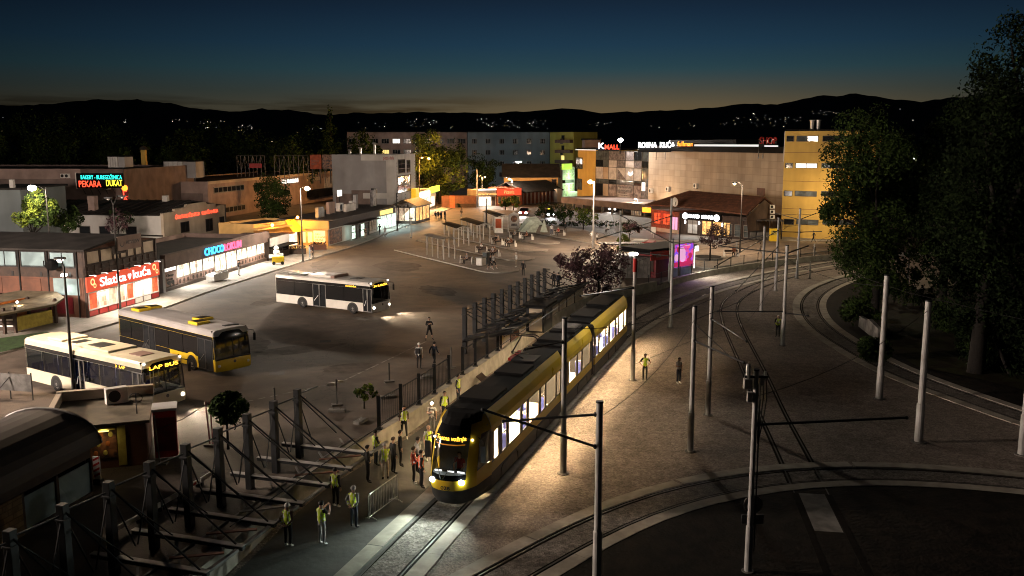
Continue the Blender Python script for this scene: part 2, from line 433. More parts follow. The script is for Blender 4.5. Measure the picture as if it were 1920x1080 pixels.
E_('e_panel', (.22, .08, .80), .9, pattern='display', scale=3.0, col2=(.85, .08, .25))
E_('e_panel_red', (.75, .03, .14), .5)
E_('e_panel_pink', (1., .50, .80), .7)
E_('e_shop', (1., .93, .80), 2.3, pattern='shelves')
E_('e_shop_soft', (1., .80, .62), .75, pattern='shelves')
E_('e_shop_red', (1., .16, .06), .9, pattern='shelves')
E_('e_shop_amber', (1., .60, .22), 1.5, pattern='shelves')
E_('e_shop_cyan', (.70, 1., .95), 1.9, pattern='shelves')
E_('e_shop_orange', (1., .72, .30), 1.1)
E_('e_win', (1., .95, .85), 1.6)
E_('e_win_yellow', (1., .78, .25), 1.0)
E_('e_tram', (1., .72, .42), 215.0)
E_('e_busin', (.75, .85, 1.), 7)
E_('e_greenbld', (.72, 1., .62), .42, pattern='shelves')
E_('e_neonwhite', (1., .98, .96), 1.7)
E_('e_blind', (.62, .84, .92), .16)
E_('e_blindwarm', (1., .78, .55), .16)
# ---------------------------------------------------------------- ground, tracks
def catmull(pts, step=1.2):
    pts = [Vector(p) for p in pts]; out = []
    for i in range(len(pts) - 1):
        p0, p1, p2, p3 = pts[max(i - 1, 0)], pts[i], pts[i + 1], pts[min(i + 2, len(pts) - 1)]
        n = max(1, int((p2 - p1).length / step))
        for k in range(n):
            t = k / n
            out.append(.5 * ((2 * p1) + (p2 - p0) * t + (2 * p0 - 5 * p1 + 4 * p2 - p3) * t * t + (3 * p1 - p0 - 3 * p2 + p3) * t ** 3))
    out.append(pts[-1]); return out
def smooth(pl, n=3):
    for _ in range(n):
        pl = [pl[0]] + [(pl[i - 1] + pl[i] * 2 + pl[i + 1]) / 4 for i in range(1, len(pl) - 1)] + [pl[-1]]
    return pl
def offset(pl, d):
    out = []
    for i, p in enumerate(pl):
        t = (pl[min(i + 1, len(pl) - 1)] - pl[max(i - 1, 0)]); t.z = 0; t.normalize()
        out.append(p + Vector((t.y, -t.x, 0)) * d)
    return out
def ribbon(b, pl, a, c, z0, z1, m=0):
    """a strip between offsets a and c, with its two edges down to z0"""
    A, C = offset(pl, a), offset(pl, c)
    rows = [[Vector((x.x, x.y, z0)), Vector((x.x, x.y, z1)), Vector((y.x, y.y, z1)), Vector((y.x, y.y, z0))] for x, y in zip(A, C)]
    b.grid(rows, m)
def flat(name, pts, z, mat, kind='structure', edge=None):
    b = MB(); b.face([Vector((p.x, p.y, z)) for p in pts], 0)
    if edge is not None:
        n = len(pts)
        for i in range(n):
            p, q = pts[i], pts[(i + 1) % n]
            b.face([(p.x, p.y, edge), (q.x, q.y, edge), (q.x, q.y, z), (p.x, p.y, z)], 1)
    o = b.build(name, [mat, 'kerb'] if edge is not None else mat); o['kind'] = kind; return o
def pl(px, z=0.0): return [P(u, v, z) for u, v in px]

g = MB(); g.face([(-9000, -300, -.16), (9000, -300, -.16), (9000, 9000, -.16), (-9000, 9000, -.16)])
struct(g.build('ground', 'field'))
# wall line between the square and the tram tracks
WALL = smooth(catmull(pl([(300, 1185), (430, 1075), (567, 938), (660, 877), (755, 822), (830, 765), (930, 692), (1010, 632), (1090, 584), (1146, 562), (1190, 555), (1235, 545), (1285, 528), (1335, 517), (1385, 508), (1440, 500), (1565, 486), (1640, 481)])), 4)
gv = [Vector((-14, 5, 0)), Vector((60, 5, 0)), Vector((75, 60, 0)), Vector((70, 135, 0))] + [p + Vector((0, 0, 0)) for p in reversed(WALL)]
flat('gravel_field', gv, 0, 'gravel')
sq = offset(WALL, -.15) + [Vector((130, 128, 0)), Vector((190, 330, 0)), Vector((-160, 330, 0)), Vector((-160, 10, 0)), Vector((-30, 10, 0))]
flat('asphalt_square', sq, PZ, 'asphalt', edge=-.1)
# platform strip of smooth concrete on the wall side of the tram track
pf = offset(WALL, .3)
tr = [Vector((-6.0, 27.4, 0)), Vector((-4.3, 33.2, 0)), Vector((-2.9, 37.8, 0)), Vector((4.4, 60.8, 0)), Vector((6.6, 67.5, 0)), Vector((9.3, 75.2, 0))]
k0 = 0; kk = [i for i, p in enumerate(pf) if p.y < 80]
flat('platform_path', [Vector((-9.5, 15, 0))] + tr + [pf[i] for i in reversed(kk)], .012, 'asphalt_platform')

# tracks: rail pairs traced on the ground, gauge 1.435
D0 = Vector((math.sin(R(17.6)), math.cos(R(17.6)), 0)); N0 = Vector((D0.y, -D0.x, 0))
TC0 = (P(820, 932) + P(866, 960)) / 2
def cen(px_in, side): return smooth(offset(smooth(catmull(pl(px_in)), 6), side * .7175), 3)
mainT = [TC0 - D0 * 30, TC0 - D0 * 15, TC0] + [TC0 + D0 * s for s in (8, 16, 24, 31)]
far_right = pl([(1225, 590), (1297, 556), (1350, 538), (1440, 516), (1520, 501), (1600, 489), (1680, 482)])
mainT = smooth(catmull(mainT + far_right), 8)
trackB = cen([(1690, 503), (1595, 517), (1540, 535), (1512, 552), (1501, 570), (1505, 591), (1517, 609), (1545, 631), (1595, 661), (1645, 691), (1722, 722), (1815, 755), (1912, 790), (2100, 850)], -1)
trackC = cen([(1640, 490), (1520, 505), (1440, 524), (1385, 545), (1358, 562), (1350, 580), (1356, 610), (1376, 657), (1400, 712), (1421, 772), (1440, 812), (1465, 867), (1500, 950), (1552, 1080), (1620, 1260)], -1)
trackD = cen([(700, 1190), (840, 1112), (960, 1047), (1052, 992), (1115, 961), (1172, 937), (1260, 911), (1335, 894), (1405, 883), (1480, 876), (1600, 873), (1750, 881), (1920, 895), (2150, 925)], 1)
def track(name, c, slab_l=True, slab_r=True, bed=True, dz=0.0):
    if bed:
        b = MB(); ribbon(b, c, -.64, .64, -.02, .008 + dz); struct(b.build(name + '_ballast', 'ballast', fix=False))
    b = MB()
    for s in (-1, 1): ribbon(b, c, s * .7175 - .13, s * .7175 + .13, -.02, .010 + dz, 0)
    struct(b.build(name + '_groove', 'groove', fix=False))
    b = MB()
    for s in (-1, 1): ribbon(b, c, s * .7175 - .030, s * .7175 + .030, -.02, .028 + dz, 0)
    o = struct(b.build(name + '_rails', 'rail_steel', fix=False))
    for s, on in ((-1, slab_l), (1, slab_r)):
        if not on: continue
        b = MB()
        i, L_ = 0, 5
        while i + 1 < len(c):
            seg = c[i:i + L_ + 1]
            if len(seg) > 1:
                seg = list(seg); seg[-1] = seg[-1] + (seg[-2] - seg[-1]) * .03
                jz = rnd.uniform(-.004, .004)
                ribbon(b, seg, s * .87, s * (1.50 + rnd.uniform(-.04, .04)), -.02, .045 + jz + dz, 0)
            i += L_
        struct(b.build(name + '_concrete_edge', 'slab', fix=False))
track('tram_track', mainT, True, True)
track('outer_track', trackB, True, True, dz=.002)
track('crossing_track', trackC, False, False, bed=False, dz=.004)
track('curved_track', trackD, True, True, dz=.006)
# soil islands
lowC = [p for p in trackC if p.y < 37.3]; b = MB(); ribbon(b, lowC[:4], -.54, .54, .0, .036); struct(b.build('crossing_track_bed', 'concrete_old', fix=False))
for a_, c_ in ((-.7175, .013), (.7175, .013)): b = MB(); ribbon(b, lowC, a_ - .13, a_ + .13, .0, .040); struct(b.build('crossing_track_groove', 'groove', fix=False))

bi = offset(trackB, -1.45)
bi = [p for p in offset(trackB, -1.46) if p.y > 30]
flat('planted_island', bi + [Vector((52, 42, 0)), Vector((58, 70, 0)), Vector((60, 104, 0))], .06, 'soil')
di = [p for p in offset(trackD, 1.46) if -12 < p.x < 40]
flat('soil_verge', di + [Vector((40, 12, 0)), Vector((-6, 12, 0))], .03, 'soil')
la = pl([(1655, 600), (1700, 588), (1800, 600), (1990, 690), (2100, 800), (1925, 735), (1830, 712), (1720, 690), (1668, 660)])
flat('lawn', la, .11, 'lawn')
flat('park_path', pl([(1690, 545), (1690, 505), (1760, 500), (1790, 535)], .1), .085, 'asphalt')
def blob(u, v, rx, ry, mat, name, rot=0, z=.006, seed=0):
    c = P(u, v, PZ); pts = []; q = random.Random(seed)
    for k in range(22):
        a = 2 * math.pi * k / 22; r_ = 1 + q.uniform(-.16, .16); x, y = rx * r_ * math.cos(a), ry * r_ * math.sin(a)
        pts.append(Vector((c.x + x * math.cos(rot) - y * math.sin(rot), c.y + x * math.sin(rot) + y * math.cos(rot), 0)))
    flat(name, pts, PZ + z, mat)
for i, (u, v, rx, ry, rot) in enumerate(((745, 499, 2.6, 4.5, .3), (470, 650, 1.3, 3.2, .2), (560, 655, 3.2, 1.2, .5), (610, 495, 1.6, 5.0, .1), (655, 690, 2.0, 1.2, .8), (505, 565, 1.2, 2.6, -.3), (820, 545, 1.5, 3.5, .4))): blob(u, v, rx, ry, 'asphalt_patch', 'asphalt_patch', rot, seed=i)
def rect_on(u, v, w, l, rot, mat, name):
    c = P(u, v, PZ); d = Vector((math.cos(rot), math.sin(rot), 0)); n = Vector((-d.y, d.x, 0)); flat(name, [c - d * w - n * l, c + d * w - n * l, c + d * w + n * l, c - d * w + n * l], PZ + .009, mat)
rect_on(677, 598, .75, .42, -.5, 'concrete_old', 'manhole_cover'); rect_on(520, 700, .45, .45, .2, 'steel_dark', 'manhole_cover'); rect_on(780, 520, .4, .4, .2, 'steel_dark', 'manhole_cover'); rect_on(610, 640, .4, .4, .2, 'steel_dark', 'manhole_cover')
ln = MB()
for a_, c_ in (((356, 775), (640, 716)), ((640, 716), (800, 640))):
    A_, B_ = P(*a_, PZ), P(*c_, PZ); d = (B_ - A_); n = Vector((-d.y, d.x, 0)).normalized() * .07
    for k in range(12):
        p0, p1 = A_ + d * (k / 12), A_ + d * ((k + rnd.uniform(.6, .95)) / 12); ln.face([(q.x, q.y, PZ + .007) for q in (p0 - n, p1 - n, p1 + n, p0 + n)])
struct(ln.build('faded_line', 'faded_paint'))
# pavement along the shops, kerbs, platform islands
CURB = pl([(-330, 760), (-100, 690), (60, 648), (200, 612), (300, 581), (385, 549), (505, 511), (600, 481), (660, 463), (740, 432), (800, 408), (845, 391)], PZ)
CURB = smooth(catmull(CURB, 2.5), 2)
flat('shop_pavement', CURB + [Vector((-20, 215, 0)), Vector((-60, 215, 0)), Vector((-60, 40, 0))], SZ, 'paving', edge=PZ - .1)
b = MB(); ribbon(b, CURB, 0, .16, PZ - .05, SZ + .012); struct(b.build('kerb', 'kerb', fix=False))
flat('turf_mat', pl([(-60, 652), (0, 634), (88, 622), (110, 628), (70, 645), (0, 661), (-60, 672)], SZ), SZ + .012, 'turf')
def island(a, tip, w, name='bus_platform', mat='island_paving'):
    A, T = P(*a, PZ), P(*tip, PZ); d = (T - A).normalized(); n = Vector((-d.y, d.x, 0)); pts = []
    L_ = (T - A).length
    for k in range(9):
        t = -math.pi / 2 + math.pi * k / 8; pts.append(A + d * (L_ - w / 2 + math.cos(t) * w / 2) + n * math.sin(t) * w / 2)
    pts += [A + n * w / 2, A + d * .6 - n * w / 2]
    f = flat(name, pts, PZ + .13, mat, edge=PZ - .05)
    return A, T
ISL = [island((764, 467), (955, 512), 4.6), island((800, 449), (988, 489), 4.2), island((838, 438), (1014, 473), 4.2), island((868, 428), (1038, 458), 4.2), island((905, 420), (1000, 434), 3.4)]
flat('sand_plaza', pl([(962, 428), (1030, 443), (1114, 458), (1160, 476), (1250, 492), (1330, 505), (1440, 486), (1560, 470), (1560, 455), (1380, 450), (1240, 452), (1150, 444), (1095, 432), (1040, 424), (990, 421)], PZ), PZ + .12, 'sand_paving', edge=PZ - .05)
flat('terrace_pavement', pl([(1155, 436), (1215, 426), (1290, 436), (1420, 452), (1640, 452), (1640, 442), (1480, 440), (1213, 405), (1150, 405)], PZ), PZ + .135, 'paving', edge=PZ - .05)
# hills round the town
PROF = [(-900, 196), (-400, 204), (0, 201), (60, 199), (110, 196), (160, 192), (200, 189), (270, 189), (330, 195), (365, 203), (430, 209), (470, 207), (500, 203), (535, 208), (600, 213), (700, 214), (820, 213), (900, 214), (960, 210), (1000, 209), (1055, 206), (1120, 211), (1180, 212), (1270, 208), (1340, 203), (1385, 196), (1450, 198), (1480, 190), (1530, 180), (1560, 181), (1600, 178), (1630, 183), (1665, 190), (1710, 190), (1760, 184), (1800, 183), (1850, 179), (1920, 176), (2300, 190), (2900, 200)]
def prof(u):
    for (a, b_), (c, d) in zip(PROF, PROF[1:]):
        if a <= u <= c: return b_ + (d - b_) * (u - a) / (c - a)
    return 205
def hill_z(u, y):
    top = (CH + (268 - prof(u) + noise.noise(Vector((u * .022, 1.7, 0))) * 3.2 + noise.noise(Vector((u * .075, 5.7, 0))) * 1.3) / CF * 5200)
    t = max(0, min(1, (y - 900) / 4300)); s = t ** 1.25
    nz = noise.noise(Vector((u * .012, y * .0012, 3.1))) * 34 * t * (1 - t * .8) + noise.noise(Vector((u * .05, y * .004, 9.1))) * 9 * t
    return -2 + top * s + nz
def hill_x(u, y): return (u - 960) / CF * y
rows = []
ys = [800, 1000, 1300, 1700, 2100, 2600, 3100, 3600, 4100, 4600, 5000, 5200, 5500, 6200]
for y in ys:
    rows.append([Vector((hill_x(u, y), y, hill_z(u, min(y, 5200)) - max(0, y - 5200) * .25)) for u in range(-880, 2880, 12)])
h = MB(); h.grid(rows); struct(h.build('hills', 'hill', smooth=True))
# ---------------------------------------------------------------- buses, tram, cars
def wheel(parent, x, y, r, w, out):
    b = MB(); n = 20
    ring = lambda rr, yy: [Vector((x + rr * math.cos(2 * math.pi * k / n), yy, r + rr * math.sin(2 * math.pi * k / n))) for k in range(n)]
    yo, yi = y, y - out * w
    b.grid([ring(r * .55, yo - out * .02), ring(r * .6, yo), ring(r * .93, yo), ring(r, yo - out * .04), ring(r, yi + out * .04), ring(r * .9, yi), ring(r * .3, yi)], 0, True)
    t = b.build('wheel', 'tyre', parent)
    c = MB(); c.grid([ring(r * .56, yo - out * .03), ring(r * .50, yo - out * .06), ring(r * .22, yo - out * .05), ring(r * .20, yo + out * .005), ring(r * .02, yo + out * .006)], 0, True)
    for k in range(8):
        a = 2 * math.pi * k / 8; c.ball((x + r * .36 * math.cos(a), yo - out * .05, r + r * .36 * math.sin(a)), .03, 0, 6, 4)
    c.build('rim', 'rim', t)
    return t

def bus(label, front_near, rear_near, L, W, H, paint, opts):
    C, Q = front_near, rear_near
    d = Vector((C.x - Q.x, C.y - Q.y, 0)).normalized(); lf = Vector((-d.y, d.x, 0))
    o = C - d * L + lf * W / 2
    t = thing('city_bus', label, 'bus', (o.x, o.y, PZ + .004), math.atan2(d.y, d.x))
    h = W / 2; z0, zs, zg, zr = .30, 1.05, 2.28, H; clear = opts.get('clear')
    doors = [(a * L, c * L) for a, c in opts['doors']]; wheels = [w * L for w in opts['wheels']]
    blk = opts.get('black_side', 0) * L
    b = MB()
    # lower walls with gaps for the doors, on the near side (-y); the far side is whole
    def segs(x0, x1, cuts):
        out, x = [], x0
        for a, c in sorted(cuts):
            if a > x: out.append((x, a))
            x = c
        if x < x1: out.append((x, x1))
        return out
    xf = L - .16
    for x0, x1 in segs(.05, xf, doors):
        if blk and x0 < blk:
            b.box(x0, min(x1, blk), -h, -h + .06, z0, zs, 1)
            if x1 > blk: b.box(blk, x1, -h, -h + .06, z0, zs, 0)
        else: b.box(x0, x1, -h, -h + .06, z0, zs, 0)
    b.box(.05, xf, h - .06, h, z0, zs, 1 if blk else 0)
    b.box(0, .08, -h + .03, h - .03, z0, zr - .3, 0 if not blk else 1)                # rear wall
    b.box(.08, L - .2, -h + .06, h - .06, z0 + .02, z0 + .1, 1)                        # floor
    for s in (-1, 1):                                                                 # dark band over the windows and light roof edge
        y0, y1 = (s * h, s * (h - .06))
        b.box(.08, L - .32, y0, y1, zg, zg + .24, 1)
        if not clear: b.box(.08, L - .3, s * (h - .02), s * (h - .06), zs, zg, 1)
        nw = opts.get('pillars', 6)
        for k in range(nw + 1):
            x = .10 + (L - .62) * k / nw; b.box(x - .05, x + .05, y0 - s * .004, y1, zs, zg, 1)
    body = b.build('body', [paint, 'black_gloss'], t, bevel=.012)
    r = MB()                                                                          # crowned roof
    prof_ = [(-h, zg + .24), (-h + .02, zr - .12), (-h + .16, zr - .02), (-h * .4, zr + .03), (h * .4, zr + .03), (h - .16, zr - .02), (h - .02, zr - .12), (h, zg + .24)]
    r.grid([[Vector((x, y * k, z)) for y, z in prof_] for x, k in ((.0, .97), (.25, 1), (L - .5, 1), (L - .28, .99))], 0)
    r.face([Vector((.0, y * .97, z)) for y, z in prof_]); r.face([Vector((L - .28, y * .99, z)) for y, z in prof_])
    r.build('roof', paint if not opts.get('roof') else opts['roof'], t, smooth=False)
    # wheel arches
    for x in wheels:
        for s in (-1, 1):
            a = MB(); arc = [(x + .60 * math.cos(math.pi * k / 14), .40 + .60 * math.sin(math.pi * k / 14)) for k in range(15)]
            arc = [(x + .60, z0 - .01)] + arc + [(x - .60, z0 - .01)]
            a.prism(arc, s * (h + .006), s * (h - .03)); a.build('wheel_arch', 'black', t)
            wheel(t, x, s * (h + .012), .46, .27, s)
    if opts.get('arch_paint'):
        x = wheels[-1]; a = MB()
        ro = [(x + .82 * math.cos(math.pi * k / 14), .40 + .82 * math.sin(math.pi * k / 14)) for k in range(15)]
        ri = [(x + .61 * math.cos(math.pi * k / 14), .40 + .61 * math.sin(math.pi * k / 14)) for k in range(15)]
        for k in range(14): a.face([(p[0], -h - .009, p[1]) for p in (ro[k], ro[k + 1], ri[k + 1], ri[k])])
        a.build('arch_trim', paint, t)
    # side glass
    for s in (-1, 1):
        cuts = doors if s < 0 else []
        for x0, x1 in segs(.14, L - .55, cuts):
            n = max(1, round((x1 - x0) / 1.75))
            for k in range(n):
                a0, a1 = x0 + (x1 - x0) * k / n + .03, x0 + (x1 - x0) * (k + 1) / n - .03
                if a1 - a0 < .2: continue
                w = MB(); w.box(a0, a1, s * (h + .004), s * (h - .012), zs + (.03 if clear else .0), zg - (.03 if clear else .0), 0); w.build('window', 'glass_bus' if clear else 'black_gloss', t)
    for a, c in doors:                                                               # doors: frame, two leaves, handrail
        w = MB(); m_ = (a + c) / 2
        for x in (a, m_ - .025, m_ + .025, c): w.box(x - .03, x + .03, -h - .008, -h + .05, z0 - .02, zg + .02, 0)
        w.box(a, c, -h - .008, -h + .05, zg - .04, zg + .02, 0); w.box(a, c, -h - .008, -h + .05, z0 - .02, z0 + .06, 0)
        for q0, q1 in ((a + .03, m_ - .055), (m_ + .055, c - .03)): w.box(q0, q1, -h + .004, -h + .02, z0 + .06, zg - .04, 1)
        dd = w.build('door', ['black' if blk else 'steel_mid', 'glass_bus' if clear else 'glass_dark'], t)
        hr = MB(); hr.tube([(a + .14, -h - .012, z0 + .5), (m_ - .12, -h - .012, z0 + 1.0)], .02, 6); hr.build('handle', 'steel_mid' if blk else 'grab_white', dd)
    # nose
    f = MB(); bul = lambda y: -.14 * (abs(y) / h) ** 2.2
    ysn = [-h + (2 * h) * k / 8 for k in range(9)]
    lv = [(z0 - .02, L - .05), (.55, L + .03), (.92, L), (1.04, L - .03), (1.5, L - .07), (2.2, L - .16), (2.3, L - .18), (zr - .16, L - .25), (zr - .03, L - .36)]
    mk = lambda lo, hi: [[Vector((x + bul(y), y, z)) for y in ysn] for z, x in lv[lo:hi + 1]]
    f.grid(mk(0, 3), 0); f.build('bumper', paint, t, smooth=True)
    gx = MB(); gx.grid(mk(3, 6), 0); ws = gx.build('windscreen', 'glass_bus' if clear or opts.get('seefront') else 'glass_dark', t, smooth=True)
    dx = MB(); dx.grid(mk(6, 8), 0); ds = dx.build('sign_box', 'black_gloss', t, smooth=True)
    px = MB()
    for y in (-h + .02, 0, h - .02): px.tube([(x + bul(y) + .012, y, z) for z, x in lv[3:7]], .035 if y else .02, 6)
    px.tube([(L - .02 + bul(y), y, 1.04 + (.10 * (1 - (abs(y) / h)))) for y in ysn], .05, 6)
    px.build('windscreen_frame', 'black', ws)
    if not clear and not opts.get('seefront'): pass
    else:
        q = MB(); q.box(L - .75, L - .25, -h + .15, h - .15, .5, 1.02, 0); q.box(L - .7, L - .4, -h + .3, h - .4, 1.02, 1.10, 1); q.build('dashboard', ['cab_grey', 'steel_mid'], t)
        q = MB(); q.box(L - 1.6, L - 1.1, .1, .6, .5, .95, 0); q.box(L - 1.62, L - 1.5, .1, .6, .95, 1.6, 0); q.build('driver_seat', 'cab_grey', t)
    # lamps, mirrors, wipers
    for s in (-1, 1):
        k = MB(); k.ball((L + .0 + bul(s * (h - .24)), s * (h - .24), .66), (.05, .13, .10), 0, 10, 6); k.build('headlight', opts.get('head', 'frame_white'), t)
        k = MB(); k.tube([(L - .3, s * (h - .05), zr - .25), (L + .12, s * (h + .16), zr - .3), (L + .12, s * (h + .18), zr - .45), (L + .12, s * (h + .18), zr - .5), (L + .12, s * (h + .18), zr - .95)], [.025, .025, .025, .09, .09], 8); k.build('mirror', 'black', t)
        if opts.get('marker'):
            k = MB(); k.ball((L - .26, s * (h - .12), zr - .10), .06, 0, 8, 5); k.build('marker_light', opts['marker'], t)
    if opts.get('head'):
        for s in (-1, 1): light('SPOT', (L + .15, s * (h - .24), .66), opts.get('beam', 900), (1, .8, .55), t, .08, R(75), .8, target=(L + 6, s * (h - .2), -.1))
    if opts.get('sign'):
        fs, ss = opts['sign']
        text(fs, t, -h * .72, h * .74, 2.40, 2.60, L - .16, 'e_amber', 'destination_sign', .02, 'x')
        a, c = opts.get('side_sign', (.72, .82)); text(ss, t, a * L, c * L, zg + .05, zg + .19, -h - .012, 'e_amber', 'side_sign', .01)
    k = MB(); k.disc((L + .035, 0, .84), .10, 'x', 14); k.build('badge', 'steel_mid', t)
    # roof equipment
    for x0, x1, y0, y1, hh, mt, kind in opts['roofkit']:
        k = MB(); k.box(x0 * L, x1 * L, y0 * h, y1 * h, zr - .01, zr + .03 + hh)
        u_ = k.build(kind, mt, t, bevel=min(.06, hh * .4))
        if kind == 'roof_pod':
            v_ = MB(); xm = (x0 + x1) / 2 * L
            for q in (-1, 1): v_.box(xm + q * .09 * 2 - .13, xm + q * .18 + .13, y0 * h + .12, y1 * h - .12, zr + .03 + hh, zr + .05 + hh)
            v_.build('vent', 'black', u_)
    if clear:
        sb = MB(); sb.box(-.22, .22, -.21, .21, .40, .50); sb.box(-.24, -.14, -.21, .21, .45, 1.08)
        first = None
        for k in range(11):
            x = .6 + k * (L - 2.6) / 10
            for y in (-.86, -.42, .42, .86):
                if any(a - .2 < x < c + .2 for a, c in doors) and y < 0: continue
                if first is None: s_ = first = sb.build('seat', 'seat_blue', t, bevel=.04)
                else: s_ = first.copy(); COL.objects.link(s_); s_.parent = t
                s_.location = (x, y * h / 1.2, .25)
        gr = MB()
        for k in range(7):
            x = .9 + k * (L - 2.4) / 6; gr.tube([(x, .25, .4), (x, .25, zg)], .02, 6); gr.tube([(x + .5, -.3, .4), (x + .5, -.3, zg)], .02, 6)
        gr.build('grab_pole', 'grab_white', t)
        cl = MB(); cl.box(1.2, L - 2.2, -.12, .12, zg + .1, zg + .13); cl.build('ceiling_light', 'e_busin', t)
    return t
bus('white city bus with lit amber signs turning across the open square', P(700, 593, PZ), P(514, 571, PZ), 11.1, 2.55, 2.86, 'white_bus',
    dict(doors=[(.40, .53), (.905, .985)], wheels=[.285, .80], sign=('36 ILIDŽA', '36 ILIDŽA'), side_sign=(.735, .84), head='e_head_warm', beam=700, marker='e_small', seefront=True,
         roofkit=[(.12, .30, -.8, .1, .10, 'steel_mid', 'roof_unit'), (.33, .56, -.75, .75, .16, 'white_bus', 'air_conditioner'), (.56, .60, -.75, .75, .2, 'brown_light', 'grille'), (.72, .80, -.4, .4, .03, 'steel_dark', 'roof_hatch'), (.20, .26, .2, .6, .04, 'steel_dark', 'roof_hatch')]))
bus('black and yellow city bus parked unlit behind the cream bus', P(408, 708, PZ), P(206, 650, PZ), 12.2, 2.55, 2.92, 'yellow_bus',
    dict(doors=[(.28, .40), (.83, .965)], wheels=[.30, .765], black_side=.55, arch_paint=True, roof='pla_grey', pillars=5,
         roofkit=[(.10, .19, -.72, .0, .16, 'yellow_bus', 'roof_pod'), (.09, .16, .1, .8, .14, 'yellow_bus', 'roof_pod'), (.62, .70, -.05, .75, .14, 'yellow_bus', 'roof_pod'), (.70, .79, -.75, .02, .16, 'yellow_bus', 'roof_pod'), (.90, .93, .0, .8, .03, 'steel_dark', 'roof_hatch')]))
bus('cream city bus with blue seats showing through its windows', P(278, 780, PZ), P(36, 716, PZ), 11.9, 2.5, 2.88, 'cream_bus',
    dict(doors=[(.44, .515), (.90, .985)], wheels=[.27, .80], sign=('LAP BUS', '3  LAP'), side_sign=(.775, .85), head='e_head_warm', beam=500, marker='e_small', clear=True,
         roofkit=[(.14, .27, -.6, .75, .12, 'cream_bus', 'air_conditioner'), (.31, .40, -.4, .35, .03, 'steel_dark', 'roof_hatch'), (.40, .68, -.72, .72, .10, 'cream_bus', 'air_conditioner'), (.47, .58, -.5, .3, .13, 'steel_dark', 'grille'), (.78, .87, -.35, .35, .04, 'brown_light', 'roof_hatch')]))

# ---- the tram: local x runs from the nose backwards, y = -1.2 is the side seen here
TA = R(17.75); TD = Vector((math.sin(TA), math.cos(TA), 0)); TN = Vector((TD.y, -TD.x, 0))
To = P(866, 960) + TN * .48 - TN * 1.2
tram = thing('tram', 'yellow and black tram with lit windows standing at the platform', 'tram', (To.x, To.y, .03), math.atan2(TD.y, TD.x))
WIN = [(2.72, 3.44, 0), (3.81, 4.57, 1), (4.81, 6.68, 0), (6.93, 7.72, 0), (7.99, 9.85, 0), (10.15, 10.94, 1), (11.15, 13.06, 0), (13.28, 14.06, 0), (15.96, 17.86, 0), (18.13, 19.07, 0), (19.34, 21.34, 0), (23.0, 23.96, 1), (24.12, 26.2, 0), (26.3, 27.17, 1), (27.53, 29.37, 0), (29.75, 30.53, 1), (30.73, 32.5, 0), (32.7, 33.6, 0)]
HW = 1.2
def tram_section(x0, x1):
    b = MB()
    for s in (-1, 1):
        o, i = s * HW, s * (HW - .07)
        b.box(x0, x1, o, i, .16, .86, 2); b.box(x0, x1, s * (HW + .012), i, .86, 1.30, 0)
        ws = [w for w in WIN if x0 <= w[0] and w[1] <= x1]; x = x0
        for a, c, tr_ in ws:
            b.box(x, a, o, i, 1.30, 2.68, 1); x = c
        b.box(x, x1, o, i, 1.30, 2.68, 1)
        b.grid([[Vector((xx, s * (HW + .012), 2.68)), Vector((xx, s * (HW + .012), 2.95)), Vector((xx, s * (HW - .10), 3.30)), Vector((xx, s * (HW - .30), 3.58))] for xx in (x0, x1)], 0)
        b.box(x0 + .03, x1 - .03, s * (HW - .075), s * (HW - .09), .52, 1.28, 3)
        b.grid([[Vector((xx, s * (HW - .06), 2.68)), Vector((xx, s * (HW - .2), 3.25))] for xx in (x0, x1)], 3)
    sec = b.build('car_body', ['yellow_paint', 'tram_pillar', 'grey_skirt', 'interior'], tram)
    r = MB(); r.grid([[Vector((xx, y, z)) for y, z in ((-HW + .30, 3.581), (-HW + .42, 3.62), (0, 3.66), (HW - .42, 3.62), (HW - .30, 3.581))] for xx in (x0, x1)], 0)
    for xx in (x0, x1): r.face([(xx, y, z) for y, z in ((-HW + .30, 3.581), (-HW + .42, 3.62), (0, 3.66), (HW - .42, 3.62), (HW - .30, 3.581), (0.6, 3.2), (-.6, 3.2))])
    r.build('roof', 'roof_black', tram)
    f = MB(); f.box(x0 + .02, x1 - .02, -HW + .07, HW - .07, .42, .5, 0); f.box(x0 + .02, x1 - .02, -HW + .2, HW - .2, 3.24, 3.28, 1); f.build('floor', ['interior', 'interior'], tram)
    return sec
SECS = [(2.35, 14.5), (15.5, 21.8), (22.7, 33.9)]
for a, c in SECS: tram_section(a, c)
def tram_strip(a, c):
    for y in (-.55, .55):
        l = MB(); l.box(a + .5, c - .5, y - .13, y + .13, 3.18, 3.21); l.build('ceiling_light', 'e_tram', tram)
for a, c in ((3.0, 14.4), (15.6, 21.7), (22.8, 33.8)): tram_strip(a, c)
for a, c in ((14.5, 15.5), (21.8, 22.7)):
    k = MB(); n = 7
    for q in range(n):
        xa, xb = a + (c - a) * q / n, a + (c - a) * (q + 1) / n; k.box(xa, xb, -HW + (.05 if q % 2 else .12), HW - (.05 if q % 2 else .12), .3, 3.5 - (.04 if q % 2 else 0))
    k.build('articulation', 'black', tram)
for a, c, tr_ in WIN:
    for s in (-1, 1):
        w = MB(); w.box(a, c, s * (HW - .012), s * (HW - .02), 1.30, 2.68, 1)
        fr_ = [(a, a + .05, 1.30, 2.68), (c - .05, c, 1.30, 2.68), (a + .05, c - .05, 1.30, 1.36), (a + .05, c - .05, 2.62, 2.68)]
        if tr_: fr_.append((a + .05, c - .05, 2.14, 2.20))
        for q in fr_: w.box(q[0], q[1], s * (HW - .004), s * (HW - .032), q[2], q[3], 0)
        w.build('window', ['black', 'glass_tram'], tram)
